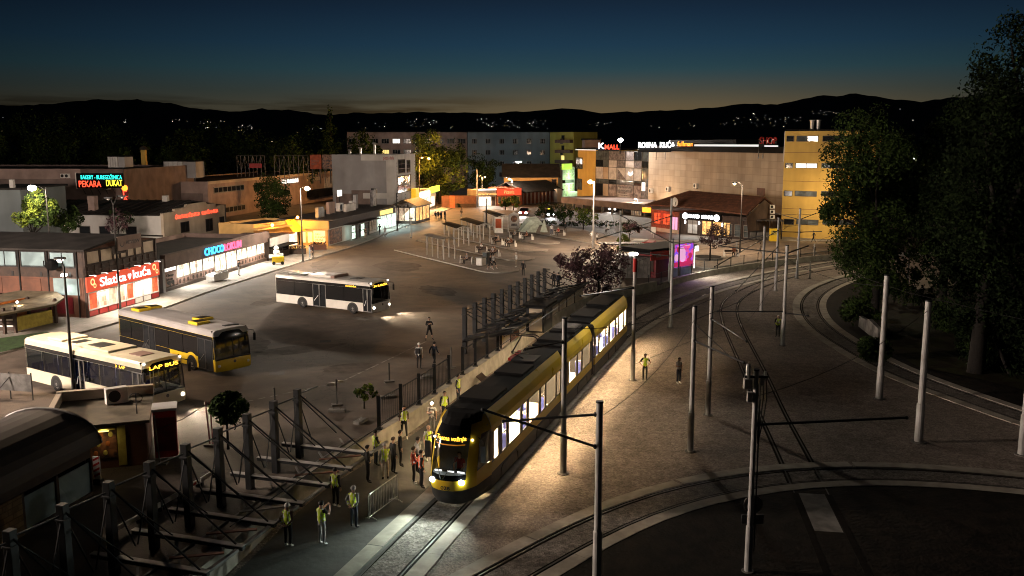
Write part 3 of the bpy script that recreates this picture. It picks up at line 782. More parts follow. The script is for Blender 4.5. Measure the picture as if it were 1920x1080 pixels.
sb = MB(); sb.box(-.24, .24, -.22, .22, .86, .98); sb.prism([(-.26, .95), (-.18, .95), (-.12, 1.45), (-.14, 1.72), (-.22, 1.76), (-.28, 1.70)], -.22, .22)
gb = MB(); gb.tube([(-.2, -.2, 1.70), (-.2, -.2, 1.84), (-.2, .2, 1.84), (-.2, .2, 1.70)], .02, 6)
first = None; ns = 0
for a, c, tr_ in WIN:
    if c - a < 1.5 or tr_: continue
    for x in ((a + c) / 2 - .1,):
        for y in (-.80, .42, .86):
            if first is None: s_ = first = sb.build('seat', 'seat_blue', tram, bevel=.05); g0 = gb.build('grab_handle', 'grab_white', first)
            else:
                s_ = first.copy(); COL.objects.link(s_); s_.parent = tram; g_ = g0.copy(); COL.objects.link(g_); g_.parent = s_
            s_.location = (x, y, -.1); ns += 1
gp = MB()
for x in (3.6, 6.8, 7.8, 10.0, 11.0, 14.2, 16.0, 18.6, 21.3, 23.2, 26.7, 30.1, 33.5): gp.tube([(x, .1, .5), (x, .1, 3.2)], .022, 6)
gp.tube([(3.0, -.1, 2.5), (14, -.1, 2.5)], .018, 6); gp.tube([(23, -.1, 2.5), (33, -.1, 2.5)], .018, 6)
gp.build('grab_pole', 'grab_white', tram)
# far end
k = MB(); k.box(33.84, 33.88, -HW + .1, HW - .1, .5, 3.2); k.build('end_lining', 'interior', tram)
k = MB(); k.box(33.9, 34.0, -HW + .05, HW - .05, .3, 1.3, 0); k.box(33.9, 33.98, -HW + .08, HW - .08, 1.3, 2.9, 1); k.box(33.9, 34.0, -HW + .1, HW - .1, 2.9, 3.4, 0); k.build('end_wall', ['yellow_paint', 'glass_dark'], tram)
# nose: levels (z, x) swept over the width
lv = [(.14, .30), (.40, .12), (.80, .0), (1.02, -.02), (1.22, .0), (1.45, .05), (2.0, .22), (2.50, .42), (2.86, .60), (3.05, .74), (3.3, 1.0), (3.50, 1.35), (3.6, 1.9), (3.63, 2.36)]
def nx(z, f):                       # front surface at height z, f = -1..1 across
    for (za, xa), (zb, xb) in zip(lv, lv[1:]):
        if za <= z <= zb: x = xa + (xb - xa) * (z - za) / (zb - za); break
    return x + .95 * abs(f) ** 3.2
def nhw(z):                         # half width at the corner
    return HW * (.80 if z < .3 else .86) - max(0, z - 2.9) * .33
ff = [-1, -.9, -.8, -.74, -.6, -.3, 0, .3, .6, .74, .8, .9, 1]
def npt(z, f): return Vector((nx(z, f), f * nhw(z), z))
zz = [z for z, _ in lv[:12]]
def nose(name, mat, i0, i1, j0, j1, push=0, parent=None):
    b_ = MB(); b_.grid([[npt(zz[i], ff[j]) - Vector((push, 0, 0)) for j in range(j0, j1 + 1)] for i in range(i0, i1 + 1)])
    return b_.build(name, mat, parent or tram, smooth=True)
nose('skirt', 'grey_skirt', 0, 2, 0, 12)
nose('bumper', 'yellow_paint', 2, 4, 0, 12)
nose('nose_panel', 'black_gloss', 4, 5, 3, 9)
for j in ((0, 3), (9, 12)): nose('corner_pillar', 'yellow_paint', 4, 10, *j)
ws = nose('windscreen', 'glass_bus', 5, 8, 3, 9)
nose('sign_box', 'black_gloss', 8, 10, 3, 9)
b_ = MB()                            # roof cap and cab flanks joining the nose to the first car
for s in (-1, 1):
    e0 = [npt(z, s) for z in zz]
    b_.grid([[p, Vector((2.36, s * (HW + (.012 if p.z > .85 else 0)) if p.z < 2.96 else s * (HW + .012 - (p.z - 2.95) * .5), p.z))] for p in e0[:3]], 2)
    b_.grid([[p, Vector((2.36, s * (HW + .012), p.z))] for p in e0[2:6]], 0)
    b_.grid([[p, Vector((2.36, s * HW, p.z))] for p in e0[5:9]], 1)
    b_.grid([[p, Vector((2.36, s * (HW + .012 - max(0, p.z - 2.95) * .5), p.z))] for p in e0[8:12]], 0)
tp = [npt(zz[10], f) for f in ff]; t2 = [npt(zz[11], f) for f in ff]
b_.grid([tp, t2, [Vector((max(1.9, p.x + .2), p.y * .98, 3.6)) for p in t2], [Vector((2.6, f * (HW - .3), 3.64 if abs(f) < .9 else 3.6)) for f in ff]], 3)
b_.build('cab_shell', ['yellow_paint', 'tram_pillar', 'grey_skirt', 'roof_black'], tram, smooth=False)
for s in (-1, 1):
    a = [(.95, 1.42), (2.05, 1.52), (2.05, 2.80), (1.22, 2.66)]
    w = MB(); y = lambda x: s * (nhw(2) + (HW - nhw(2)) * (x - 1.15) / 1.21 + .02)
    w.grid([[Vector((x, y(max(1.1, x)), z)) for x, z in (a[0], a[1])], [Vector((x, y(max(1.1, x)), z)) for x, z in (a[3], a[2])]]); w.build('cab_window', 'glass_dark', tram)
for s in (-.62, .62):
    k = MB(); c = npt(1.16, s); k.ball((c.x - .03, c.y, 1.16), (.07, .14, .11), 0, 12, 8); k.build('headlight', 'e_head', tram)
    light('SPOT', (c.x - .16, c.y, 1.16), 400, (.86, 1., .88), tram, .12, R(84), 1.0, target=(c.x - 9, c.y * 1.5 + .8, -.4))
    k = MB(); c = npt(2.6, .83 if s > 0 else -.83); k.ball((c.x - .02, c.y, 2.75), .045, 0, 8, 5); k.build('marker_light', 'e_small', tram)
# text faces -x: build in a facade frame turned by hand
def nose_text(s, y0, y1, z0, z1, mat, name, push):
    o = text(s, tram, y0, y1, z0, z1, 0, mat, name, .012, 'y')
    for v in o.data.vertices:                           # x -> -y so that it reads from the front
        yy = -v.co.x; f = max(-1, min(1, yy / nhw(v.co.z))); v.co = (nx(v.co.z, f) - push + v.co.y, yy, v.co.z)
    return o
nose_text('Testna vožnja', -.66, .66, 2.73, 2.94, 'e_amber', 'destination_sign', .035)
k = MB(); k.grid([[npt(z, f) - Vector((.025, 0, 0)) for f in (-.62, -.3, 0, .3, .62)] for z in (2.60, 2.64)]); k.build('sign_underline', 'e_amber_dim', tram)
nose_text('028', -.20, .20, .84, 1.0, 'black', 'fleet_number', .02)
k = MB(); k.tube([npt(1.3, .1) - Vector((.03, 0, 0)), npt(2.2, -.4) - Vector((.03, 0, 0))], .018, 5); k.tube([npt(1.3, .2) - Vector((.03, 0, 0)), npt(2.1, .55) - Vector((.03, 0, 0))], .018, 5); k.build('wiper', 'black', tram)
k = MB(); k.box(.5, .85, -.75, .75, 1.2, 1.42, 0); k.build('dashboard', 'cab_grey', tram)
k = MB(); k.box(.47, .49, -.66, -.35, 1.44, 1.50); k.box(.47, .49, -.2, .1, 1.44, 1.49); k.box(.47, .49, .35, .66, 1.44, 1.50); k.build('console_light', 'e_white', tram)
k = MB(); k.box(2.1, 2.16, -HW + .1, HW - .1, .5, 3.1); k.build('cab_bulkhead', 'cab_grey', tram)
for s in (-1, 1):
    k = MB(); c = npt(2.3, s); k.tube([npt(2.75, s * .95), c + Vector((-.12, s * .22, .35)), c + Vector((-.12, s * .24, .2))], .02, 6); k.box(c.x - .18, c.x - .08, c.y + s * .12, c.y + s * .34, 1.75, 2.45); k.build('mirror', 'black', tram)
# bogie covers, roof gear and pantograph
for x in (3.6, 9.3, 18.0, 27.0):
    for s in (-1, 1):
        k = MB(); p_ = [(x, .20), (x + .1, .62), (x + .35, .74), (x + 2.3, .74), (x + 2.5, .62), (x + 2.6, .20)]
        for q, r_ in zip(p_, p_[1:]): k.bar((q[0], s * (HW + .01), q[1]), (r_[0], s * (HW + .01), r_[1]), .04, .05)
        k.build('bogie_cover', 'black', tram)
for x, l_, w_, h_ in ((3.6, 2.2, .8, .10), (8.4, 2.0, .75, .09), (16.2, 2.0, .8, .12), (18.9, 2.2, .8, .10), (24.0, 2.6, .8, .10), (28.6, 3.0, .8, .09)):
    k = MB(); k.box(x, x + l_, -w_, w_, 3.63, 3.66 + h_); k.build('roof_unit', 'roof_black', tram, bevel=.03)
k = MB()
for q in range(9): k.bar((19.2 + q * .2, -.7, 3.86), (19.3 + q * .2, .7, 3.86), .05, .04)
k.build('resistor_grid', 'steel_mid', tram)
pg = MB(); pg.box(11.0, 12.4, -.55, .70, 3.70, 3.76, 0); pg.box(11.0, 12.9, .72, .86, 3.70, 3.84, 1)
pg.tube([(11.2, .1, 3.85), (9.3, .1, 4.55), (11.0, .1, 5.1)], .04, 6); pg.tube([(12.2, .1, 3.85), (9.35, .15, 4.6)], .025, 6)
for xx in (10.8, 11.2): pg.tube([(xx, -.8, 5.02), (xx, -.6, 5.13), (xx, .8, 5.13), (xx, 1.0, 5.02)], .025, 6)
pg.build('pantograph', ['steel_dark', 'red_paint'], tram)

# ---- cars on the far street
def car(label, at, face, paint, L=4.3, W=1.75, H=1.46, head=None, taxi=False, van=False, group=None):
    t = thing('parked_car' if not head else 'car', label, 'car', (at.x, at.y, at.z), face, group)
    h = W / 2
    if van: pr = [(0, .35), (0, 1.75), (.15, 1.9), (3.4, 1.9), (3.9, 1.2), (4.75, .95), (4.8, .35)]
    else: pr = [(0, .35), (.02, .82), (.12, .92), (.55, .95), (3.0, .95), (4.05, .80), (L, .62), (L, .35)]
    b_ = MB(); b_.prism([(x, z) for x, z in pr], -h, h); b_.build('body', paint, t, bevel=.06)
    if not van:
        c_ = MB(); lo, hi = [(.45, .94), (3.15, .94)], [(.95, H), (2.3, H)]
        c_.grid([[Vector((x, y * k, z)) for (x, z), k in ((lo[0], 1), (hi[0], .86), (hi[1], .86), (lo[1], 1))] for y in (-h + .03, h - .03)], 0, False)
        for y in (-h + .03, h - .03): c_.face([(lo[0][0], y, lo[0][1]), (lo[1][0], y, lo[1][1]), (hi[1][0], y * .86, H), (hi[0][0], y * .86, H)])
        cab = c_.build('cabin', 'glass_dark', t)
        r_ = MB(); r_.box(.97, 2.28, -h * .84, h * .84, H - .01, H + .03); r_.build('roof', paint, t, bevel=.015)
    else:
        c_ = MB(); c_.face([(3.42, -h + .1, 1.86), (3.42, h - .1, 1.86), (3.91, h - .06, 1.24), (3.91, -h + .06, 1.24)]); c_.build('windscreen', 'glass_dark', t)
    for x in (.85, L - .85):
        for s in (-1, 1): wheel(t, x, s * (h + .01), .32, .2, s)
    for s in (-1, 1):
        k = MB(); k.ball((L - .01, s * (h - .28), .66), (.09, .26, .19), 0, 8, 5); k.build('headlight', head or 'frame_white', t)
        k = MB(); k.box(-.02, .02, s * (h - .35), s * (h - .08), .70, .84); k.build('tail_light', 'red_dark', t)
    if head:
        light('SPOT', (L + .1, 0, .7), 500, (.95, 1, .95) if head == 'e_head' else (1, .9, .8), t, .2, R(80), .8, target=(L + 8, 0, -.2))
    if taxi:
        k = MB(); k.box(1.5, 1.8, -.35, .35, H + .03, H + .15); k.build('roof_sign', 'e_yellow', t)
    return t
GR = 'cars on the far street'
pa = P(976, 415, PZ); dr = Vector((-pa.x, -pa.y, 0))
car('red car with bright headlights coming round the far corner', P(985, 402, PZ), math.atan2(-1, -.12), 'car_red', head='e_head_warm', group=GR)
car('dark taxi with bright headlights and yellow roof sign', P(1030, 408, PZ) + Vector((0, 4, 0)), math.atan2(-1, .08), 'car_dark', head='e_head', taxi=True, group=GR)
car('dark car with lit headlights by the mall arcade', P(1150, 398, PZ) + Vector((1.5, 4, 0)), math.atan2(-1, -.45), 'car_dark', head='e_small', group=GR)
car('white van parked beside the green lit corner house', P(1057, 372, PZ), R(15), 'car_white', 4.8, 1.9, van=True, group=GR)
car('silver grey car parked under the mall arcade edge', P(1178, 398, PZ), R(20), 'steel_mid', group=GR)
# ---------------------------------------------------------------- buildings
def shell(fr, t, x0, x1, y0, y1, z0, z1, mat, roof='roof_dark', parapet=.35, pw=.22, name='wall'):
    """outer walls as one mesh with a parapet, and the flat roof inside it"""
    b = MB(); b.box(x0, x1, y0, y0 + pw, z0, z1); b.box(x0, x1, y1 - pw, y1, z0, z1)
    b.box(x0, x0 + pw, y0 + pw, y1 - pw, z0, z1); b.box(x1 - pw, x1, y0 + pw, y1 - pw, z0, z1)
    w = b.build(name, mat, t)
    r = MB(); r.box(x0 + pw, x1 - pw, y0 + pw, y1 - pw, z1 - parapet - .12, z1 - parapet); r.build('roof', roof, t)
    return w
def slab(t, name, mat, x0, x1, y0, y1, z0, z1, bevel=0):
    b = MB(); b.box(x0, x1, y0, y1, z0, z1); return b.build(name, mat, t, bevel=bevel)
def ac_unit(w, rz, label, sc=1.0):
    t = thing('air_conditioner', label, 'air conditioner', w, rz, 'air conditioners on the roofs and walls')
    b = MB(); b.box(-.45 * sc, .45 * sc, -.18 * sc, .18 * sc, 0, .7 * sc); b.build('casing', 'white_metal', t, bevel=.02)
    f = MB(); f.disc((-.12 * sc, -.19 * sc, .35 * sc), .26 * sc, 'y', 14); f.build('fan', 'steel_dark', t)
    k = MB(); k.box(-.4 * sc, -.34 * sc, -.16 * sc, .16 * sc, -.08, 0); k.box(.34 * sc, .4 * sc, -.16 * sc, .16 * sc, -.08, 0); k.build('bracket', 'steel_dark', t)
def dish(w, label, r=.4, tilt=.5, az=0):
    t = thing('satellite_dish', label, 'satellite dish', w, az)
    b = MB(); rows = []
    for i in range(5):
        q = i / 4 * r; rows.append([Vector((q * math.cos(2 * math.pi * k / 14), -.25 * (1 - (i / 4) ** 2) * r - .15, q * math.sin(2 * math.pi * k / 14) + .8)) for k in range(14)])
    b.grid([[Vector((p.x, -p.y, p.z)) for p in rr] for rr in rows], 0, True); b.build('reflector', 'white_metal', t, smooth=True)
    m = MB(); m.tube([(0, .25, 0), (0, .25, .8), (0, .1, .8)], .03, 6); m.build('mount', 'steel_dark', t)

# --- sweet shop house with the upper storey wing
A, B = P(166, 596, SZ), P(299, 557, SZ); f = Front(A, B)
t = f.thing('sweet_shop', 'two storey shop house with glowing red banner over its front and pale upper windows', 'shop')
Lf = f.L; DEP = 17
zt = SZ + 5.6
b = MB(); b.box(0, Lf, .0, DEP, 3.95, 4.9, 0); b.box(.02, Lf - .02, .06, .3, SZ, 3.95, 1); b.box(0, .3, .31, DEP, SZ, 3.95, 1); b.box(Lf - .3, Lf, .31, DEP, SZ, 3.95, 1); b.box(.3, Lf - .3, 6, 6.2, SZ, 3.95, 1)
for x in (.0, Lf - .22): b.box(x, x + .22, -.02, .2, SZ, 6.2, 0)
b.box(.0, Lf, .08, .3, 4.9, 6.2, 0); b.box(0.02, .3, .3, DEP, 4.9, 6.25, 0); b.box(Lf - .3, Lf - .02, .3, DEP, 4.9, 6.25, 0)
b.build('wall', ['wood_dark', 'panel_brown'], t)
gb = MB(); gb.prism([(-.6, 6.22), (Lf * .5, 6.95), (Lf + .5, 6.30), (Lf + .5, 6.44), (Lf * .5, 7.12), (-.6, 6.38)], -.45, DEP); gb.build('roof', 'roof_dark', t)
gg = MB(); gg.prism([(.1, 6.2), (Lf - .1, 6.2), (Lf * .5, 6.9)], .1, .3); gg.build('gable', 'panel_brown', t)
xs = [.25, 2.1, 3.9, 4.9, 5.9, 7.1, 8.3, Lf - .3]
for x0, x1 in zip(xs, xs[1:]):
    if x0 in (3.9, 4.9): window(t, x0 + .06, x1 - .06, 5.0, 5.5, 'glass_cream', 'wood_dark', .07)
    else: window(t, x0 + .06, x1 - .06, 5.0, 6.12, 'glass_cream', 'wood_dark', .07)
bal = MB()
for k in range(11): x = .3 + (Lf - .6) * k / 10; bal.box(x - .05, x + .05, -.05, -.004, 3.95, 4.9)
bal.box(.1, Lf - .1, -.06, -.004, 4.42, 4.5); bal.build('balcony_boards', 'wood_dark', t)
for k in range(6):
    y0 = .9 + k * 2.7; window(t, y0, y0 + 2.35, 4.75, 6.1, 'glass_sky', 'steel_dark', .02, 2 if k % 2 == 0 else 1, ax='x')
    v_ = MB(); v_.box(-.03, -.004, y0 + .4, y0 + .6, 4.0, 4.4); v_.build('slot_window', 'black', t)
    p_ = MB(); p_.tube([(-.06, y0 - .18, SZ), (-.06, y0 - .18, 6.2)], .06, 6); p_.build('downpipe', 'steel_dark', t)
p_ = MB()
for k in range(9): p_.box(-.04, -.004, .5 + k * 1.85, 2.3 + k * 1.85, 2.5, 3.8)
p_.build('cladding', 'panel_brown', t)
# lit shop front
zs0, zs1 = SZ + .05, 2.75
z = MB(); z.box(-.10, Lf + .02, -.16, -.03, 2.75, 4.0, 0)
bn = z.build('banner', 'e_redsign', t)
text('Slatka', bn, Lf * .15, Lf * .50, 3.0, 3.78, -.19, 'e_neonwhite', depth=.05); text('kuća', bn, Lf * .60, Lf * .86, 3.0, 3.85, -.19, 'e_neonwhite', depth=.05)
h_ = MB(); hp = [(math.sin(a) ** 3 * .24 + Lf * .55, 3.32 + (.26 * math.cos(a) - .1 * math.cos(2 * a) - .04 * math.cos(3 * a))) for a in [2 * math.pi * k / 20 for k in range(20)]]
h_.prism(hp, -.20, -.165); h_.build('heart', 'e_neonwhite', bn)
for cx, cz, rr in ((Lf * .06, 3.55, .3), (Lf * .085, 3.2, .2), (Lf * .92, 3.6, .3), (Lf * .96, 3.15, .22)):
    k = MB(); k.grid([[Vector((cx + q * math.cos(2 * math.pi * i / 14), -.18, cz + q * math.sin(2 * math.pi * i / 14))) for i in range(14)] for q in (rr, rr * .55)], 0, True); k.build('sweet_motif', 'e_shop_orange', bn)
nb = 8; bw = (Lf - .1) / nb
kinds = ['e_shop_red', 'e_shop_soft', 'e_shop_soft', 'e_shop_soft', 'e_shop_red', 'e_win', 'e_win', 'e_shop_red']
for k in range(nb):
    x0 = .05 + k * bw; dd = kinds[k] == 'e_win'
    window(t, x0 + .04, x0 + bw - .04, SZ + .55, 2.72, kinds[k], 'frame_white', -.01, fw=.12, name='door' if dd else 'shop_window')
    q = MB(); q.box(x0 + .1, x0 + bw - .1, -.05, -.004, SZ + .08, SZ + .5); q.build('kick_panel', 'red_paint' if not dd else 'frame_white', t)
for k in range(7):
    l = MB(); x = .5 + k * (Lf - 1) / 6; l.tube([(x, 0, 4.1), (x, -.55, 4.15)], .025, 5); l.box(x - .06, x + .06, -.62, -.48, 4.04, 4.12); l.build('sign_lamp', 'e_win' if k != 3 else 'white_metal', t)
for k in range(3):
    light('AREA', (Lf * (.2 + .3 * k), -.8, 3.2), 260, (1, .85, .66), t, target=(Lf * (.2 + .3 * k), -3.2, 0)).data.size = 1.6
sg = slab(t, 'roof_sign', 'pla_pink', 3.9, 7.4, -.5, -.42, 5.75, 7.0)
text('REVIEW', sg, 5.1, 7.1, 6.25, 6.55, -.53, 'poster_grey', depth=.02)
k = MB(); k.grid([[Vector((4.5 + q * math.cos(a), -.52, 6.4 + q * math.sin(a))) for a in [math.pi * (.9 + 1.2 * i / 12) for i in range(13)]] for q in (.33, .25)]); k.build('emblem', 'poster_grey', sg)
# side door corner with the lit lantern
q = slab(t, 'side_window', 'glass_sky', -.06, -.004, .6, 3.0, 2.5, 3.9); slab(t, 'side_poster', 'red_dark', -.05, -.004, 1.3, 3.4, SZ + .3, 2.3); slab(t, 'side_poster', 'red_dark', -.05, -.004, 3.8, 5.8, SZ + .3, 2.3)
k = MB(); k.ball((-.5, 1.6, 4.25), (.32, .25, .16)); k.build('wall_lamp', 'e_small', t)
light('SPOT', (-.7, 1.6, 4.05), 120, (1, .9, .75), t, .1, R(120), .6, target=(-1.5, 1.0, 0))
k = MB(); k.tube([(-.1, 3.2, 4.6), (-.5, 3.4, 5.0), (-.5, 3.4, 5.4)], .05, 6); k.ball((-.6, 2.6, 5.1), (.5, .55, .5), 0, 10, 8); k.build('round_fixture', 'roof_black', t)

# --- sweets store with the blue and red neon
A, B = P(310, 548, SZ), P(503, 488, SZ); f = Front(A, B); Lf = f.L
t = f.thing('confectionery_store', 'long single storey store with blue and red neon sign over bright white windows', 'shop')
shell(f, t, 0, Lf, .30, 11, SZ, 3.85, 'pla_brown', parapet=.5)
slab(t, 'fascia', 'pla_brown', -.1, Lf + .1, -.25, .28, 2.95, 4.25)
slab(t, 'plinth', 'wood_dark', .0, Lf, -.02, .28, SZ, SZ + .32)
slab(t, 'end_pier', 'pla_grey', -.5, -.02, -.1, .6, SZ, 3.9)
sx = f.pix(383, 470, -.3)[0]; sx1 = f.pix(451, 455, -.3)[0]
tt = text('CHOCO', t, sx, sx + (sx1 - sx) * .5, 3.22, 4.02, -.36, 'e_blue', 'neon_sign', .12); text('LOKUM', t, sx + (sx1 - sx) * .52, sx1, 3.22, 4.02, -.36, 'e_pinkred', 'neon_sign', .12)
nb = 9; bw = Lf / nb
for k in range(nb):
    x0 = k * bw
    if k == 0:
        ps = slab(t, 'shop_poster', 'brown_light', x0 + .1, x0 + bw * 1.0 - .1, .2, .28, SZ + .4, 2.5); slab(t, 'shop_window', 'e_win', x0 + .1, x0 + bw - .1, .2, .28, 2.52, 2.9)
        text('Choco\nlokum', ps, x0 + .7, x0 + bw - .7, 1.6, 2.25, .17, 'black', depth=.03)
        dr_ = MB()
        for q in range(6): dr_.box(x0 + .75 + q * .24, x0 + .93 + q * .24, .16, .19, 1.28 - (q % 3) * .13, 1.56)
        dr_.build('drip_motif', 'black', ps)
        continue
    door = k in (4, 5)
    window(t, x0 + .03, x0 + bw - .03, SZ + (.34 if door else .95), 2.92, 'e_shop', 'frame_mid', .27, 2, 1, .07, 'door' if door else 'shop_window')
    if not door:
        lw = slab(t, 'window_vinyl', 'brown_light', x0 + .04, x0 + bw - .04, .19, .27, SZ + .34, SZ + .93)
        for q in range(3):
            c_ = MB(); c_.disc((x0 + bw * (.2 + .3 * q), .17, SZ + .63), .22, 'y', 12); c_.build('vinyl_motif', 'wood_dark', lw)
for k in range(4):
    light('AREA', (Lf * (.16 + .22 * k), -.5, 2.9), 300, (1, .93, .80), t, target=(Lf * (.16 + .22 * k), -2.6, 0)).data.size = 2.2

# --- low kiosk with a white upper panel beside it
A, B = P(505, 489, SZ), P(543, 477, SZ); f = Front(A, B); Lf = f.L
t = f.thing('snack_kiosk', 'small dark kiosk with a white panel above its awning, next to the neon store', 'kiosk')
shell(f, t, 0, Lf, .0, 6, SZ, 3.4, 'wood_dark', parapet=.25); slab(t, 'sign_panel', 'pla_white', .2, Lf - .2, -.12, -.01, 2.35, 3.35); slab(t, 'awning', 'roof_black', 0, Lf, -1.2, -.0, 2.15, 2.28)
window(t, .5, Lf - .5, 1.3, 2.1, 'glass_dark', 'wood_dark', 0, 3)

# --- grill house behind with the stepped gable and red neon
y_a = 127.0; A = PD(308, 440, y_a); B = PD(424, 425, 147.0); f = Front(A, B); Lf = f.L
t = f.thing('grill_house', 'pale grill house with stepped gable, red neon lettering and ribbed roof', 'building')
zt = f.pix(310, 399)[1]; zb = zt - 5.2
b = MB(); stp = [(0, zb), (Lf, zb), (Lf, zt - .1), (Lf * .83, zt - .1), (Lf * .83, zt + .35), (Lf * .68, zt + .35), (Lf * .66, zt + .75), (Lf * .36, zt + .75), (Lf * .34, zt + .35), (Lf * .17, zt + .35), (Lf * .17, zt - .05), (0, zt - .05)]
b.prism(stp, 0, .4, 0); b.box(0, .3, .41, 22, zb, zt - .3, 1); b.box(Lf - .3, Lf, .41, 22, zb, zt - .3, 1); b.box(.3, Lf - .3, 21.6, 22, zb, zt - .3, 1)
b.build('wall', ['pla_cream', 'pla_white'], t)
rf = MB(); rf.prism([(-.4, zt - .35), (Lf * .5, zt + 1.0), (Lf + .4, zt - .35), (Lf + .4, zt - .22), (Lf * .5, zt + 1.15), (-.4, zt - .22)], .42, 22.4); rr = rf.build('roof', 'roof_dark', t)
ch = MB(); ch.box(2, 3, 11.4, 12.4, zt, zt + 2.2); ch.build('chimney', 'pla_pink', rr); ch = MB(); ch.box(9, 9.7, 4.0, 4.8, zt, zt + 1.9); ch.build('chimney', 'pla_white', rr)
rb = MB()
for k in range(16): y = .8 + k * 1.38; rb.bar((-.35, y, zt - .16), (Lf * .5, y, zt + 1.2), .18, .12)
rb.build('roof_ribs', 'roof_red', rr)
x0, z0_ = f.pix(328, 407); x1, z1_ = f.pix(408, 392)
text('ĆEVABDŽINICA  ILIDŽANKA', t, x0, x1, zt - 1.15, zt - .45, -.06, 'e_red', 'neon_sign', .06)
for u0, v0, u1, v1 in ((338, 417, 355, 434), (385, 411, 399, 432), (411, 407, 421, 428)):
    a_, b2, c_, d_ = f.rect(u0, v0, u1, v1); window(t, a_, b2, max(c_, zb + .3), d_, 'glass_dark', 'wood_dark', 0, 2)
for y0 in (4, 8, 11, 16): window(t, y0, y0 + 1.7, zt - 3.6, zt - 1.9, 'glass_dark', 'frame_mid', 0, ax='x')
pv = MB(); pv.tube([(Lf - .2, -.1, zb), (Lf - .2, -.1, zt - .1)], .09, 6); pv.build('downpipe', 'steel_dark', t)
# --- bakery block behind with the three coloured neon lines
A = PD(-340, 372, 152); B = PD(236, 372, 150); f = Front(A, B); Lf = f.L
t = f.thing('bakery_block', 'long brown flat block with turquoise, red and yellow neon board', 'building')
zt = f.pix(60, 317)[1]
shell(f, t, 0, Lf, 0, 30, PZ - .3, zt, 'pla_pink_dark', parapet=.3)
xw = f.pix(152, 320)[0]
slab(t, 'cornice', 'pla_pink', 0, xw, -.25, -.004, zt - 1.6, zt + .05); slab(t, 'cornice', 'pla_brown', xw + .01, Lf, -.25, -.004, zt - 1.6, zt + .05)
x0, x1, z0_, z1_ = f.rect(143, 326, 233, 349, -1.2); zm = (z0_ + z1_) / 2
bd = MB(); bd.box(x0, x1, -1.3, -1.15, z0_ - .3, z1_ + .1, 0); bd.box(x0 - .15, x0, -1.35, -1.1, z0_ - .4, z1_ + .2, 1)
sgn = bd.build('sign_board', ['roof_black', 'frame_white'], t)
w_ = x1 - x0
text('BAKERY - BUREGDŽINICA', sgn, x0 + .1 * w_, x0 + .97 * w_, zm + .12, z1_ - .02, -1.36, 'e_cyan'); text('PEKARA', sgn, x0 + .05 * w_, x0 + .52 * w_, z0_ - .15, zm - .12, -1.36, 'e_red'); text('DUKAT', sgn, x0 + .63 * w_, x0 + .97 * w_, z0_ + .0, zm + .02, -1.36, 'e_yellow')
lg = MB()
for k in range(6): lg.tube([(x0 + .8 + k * (w_ - 1.6) / 5, -1.2, z0_ - .3), (x0 + .8 + k * (w_ - 1.6) / 5, -.1, z0_ - 1.4)], .06, 5)
lg.build('sign_brackets', 'steel_dark', sgn)
xv = f.pix(245, 360)[0] - .5
vs = slab(t, 'vertical_sign', 'red_dark', xv - .45, xv + .45, -.9, -.7, f.pix(245, 376)[1], f.pix(245, 349)[1])
k = MB(); k.ball((xv, -.95, f.pix(245, 352)[1]), .5, 0, 10, 6); k.build('sign_ball', 'e_orange', vs)
for q, c_ in enumerate('PLA'): text(c_, vs, xv - .35, xv + .35, f.pix(245, 359 + q * 6.4)[1] - .28, f.pix(245, 359 + q * 6.4)[1] + .28, -.96, 'e_red')
for u, v in ((120, 329), (128, 329), (203, 351)): x, z = f.pix(u, v); ac_unit(f.world(x, -.2, z - .4), f.rz, 'small outdoor unit on the bakery block wall' + {120: ', at its end', 128: ', second from its end', 203: ' under the neon board'}[u])
def roof_hut(u0, v0, u1, v1, y, label, dep=3.5, mat='sheet_metal'):
    a_, b_ = PD(u0, v1, y), PD(u1, v1, y); ff_ = Front(a_, b_); q = ff_.thing('roof_plant_room', label, 'roof housing'); zz1 = PD(u0, v0, y).z
    k = MB(); k.box(0, ff_.L * .6, 0, dep, a_.z, zz1); k.build('wall', mat, q); k = MB(); k.box(ff_.L * .6 + .01, ff_.L, .3, dep + .3, a_.z, zz1 - .05); k.build('side_wall', 'pla_grey', q)
    k = MB(); k.box(-.15, ff_.L + .15, -.15, dep + .4, zz1, zz1 + .16); k.build('roof', 'roof_black', q)
    k = MB()
    for i in range(1, 4): k.box(ff_.L * .15 * i, ff_.L * .15 * i + .05, -.03, -.004, a_.z + .1, zz1 - .1)
    k.build('seams', 'steel_mid', q)
    k = MB()
    for xx in (.3, ff_.L - .3): k.box(xx - .12, xx + .12, .3, .6, a_.z - 2.5, a_.z)
    k.build('leg', 'steel_dark', q)
roof_hut(203, 294, 233, 314, 155, 'pale metal housing on stilts above the bakery roof')
roof_hut(308, 303, 367, 334, 176, 'wide pale metal housing on the long pink block roof', 5)
# --- long pink block
A = PD(393, 420, 172.0); B = PD(626, 400, 238.0); f = Front(A, B); Lf = f.L
t = f.thing('long_pink_block', 'long pinkish flat block running back behind the shops', 'building')
zt = f.pix(397, 340)[1]
shell(f, t, 0, Lf, 0, 17.5, PZ - .3, zt, 'pla_pink', parapet=.3)
for y0, y1 in ((1, 8), (8.6, 15.5)): slab(t, 'recess_panel', 'pla_pink_dark', -.05, -.004, y0, y1, zt - 6.2, zt - 2.2)
for u0, v0, u1, v1 in ((400, 350, 458, 357), (405, 387, 460, 394), (528, 340, 560, 343), (574, 336, 600, 339)):
    x0, x1, z0_, z1_ = f.rect(u0, v0, u1, v1); window(t, x0, x1, z0_, z0_ + 1.3, 'e_win' if u0 in (528,) else ('glass_cream' if u0 == 574 else 'glass_dark'), 'frame_mid', 0, 7, fw=.2)
slab(t, 'wall_cap', 'pla_cream', 0, Lf, -.2, -.004, zt - .5, zt + .04)
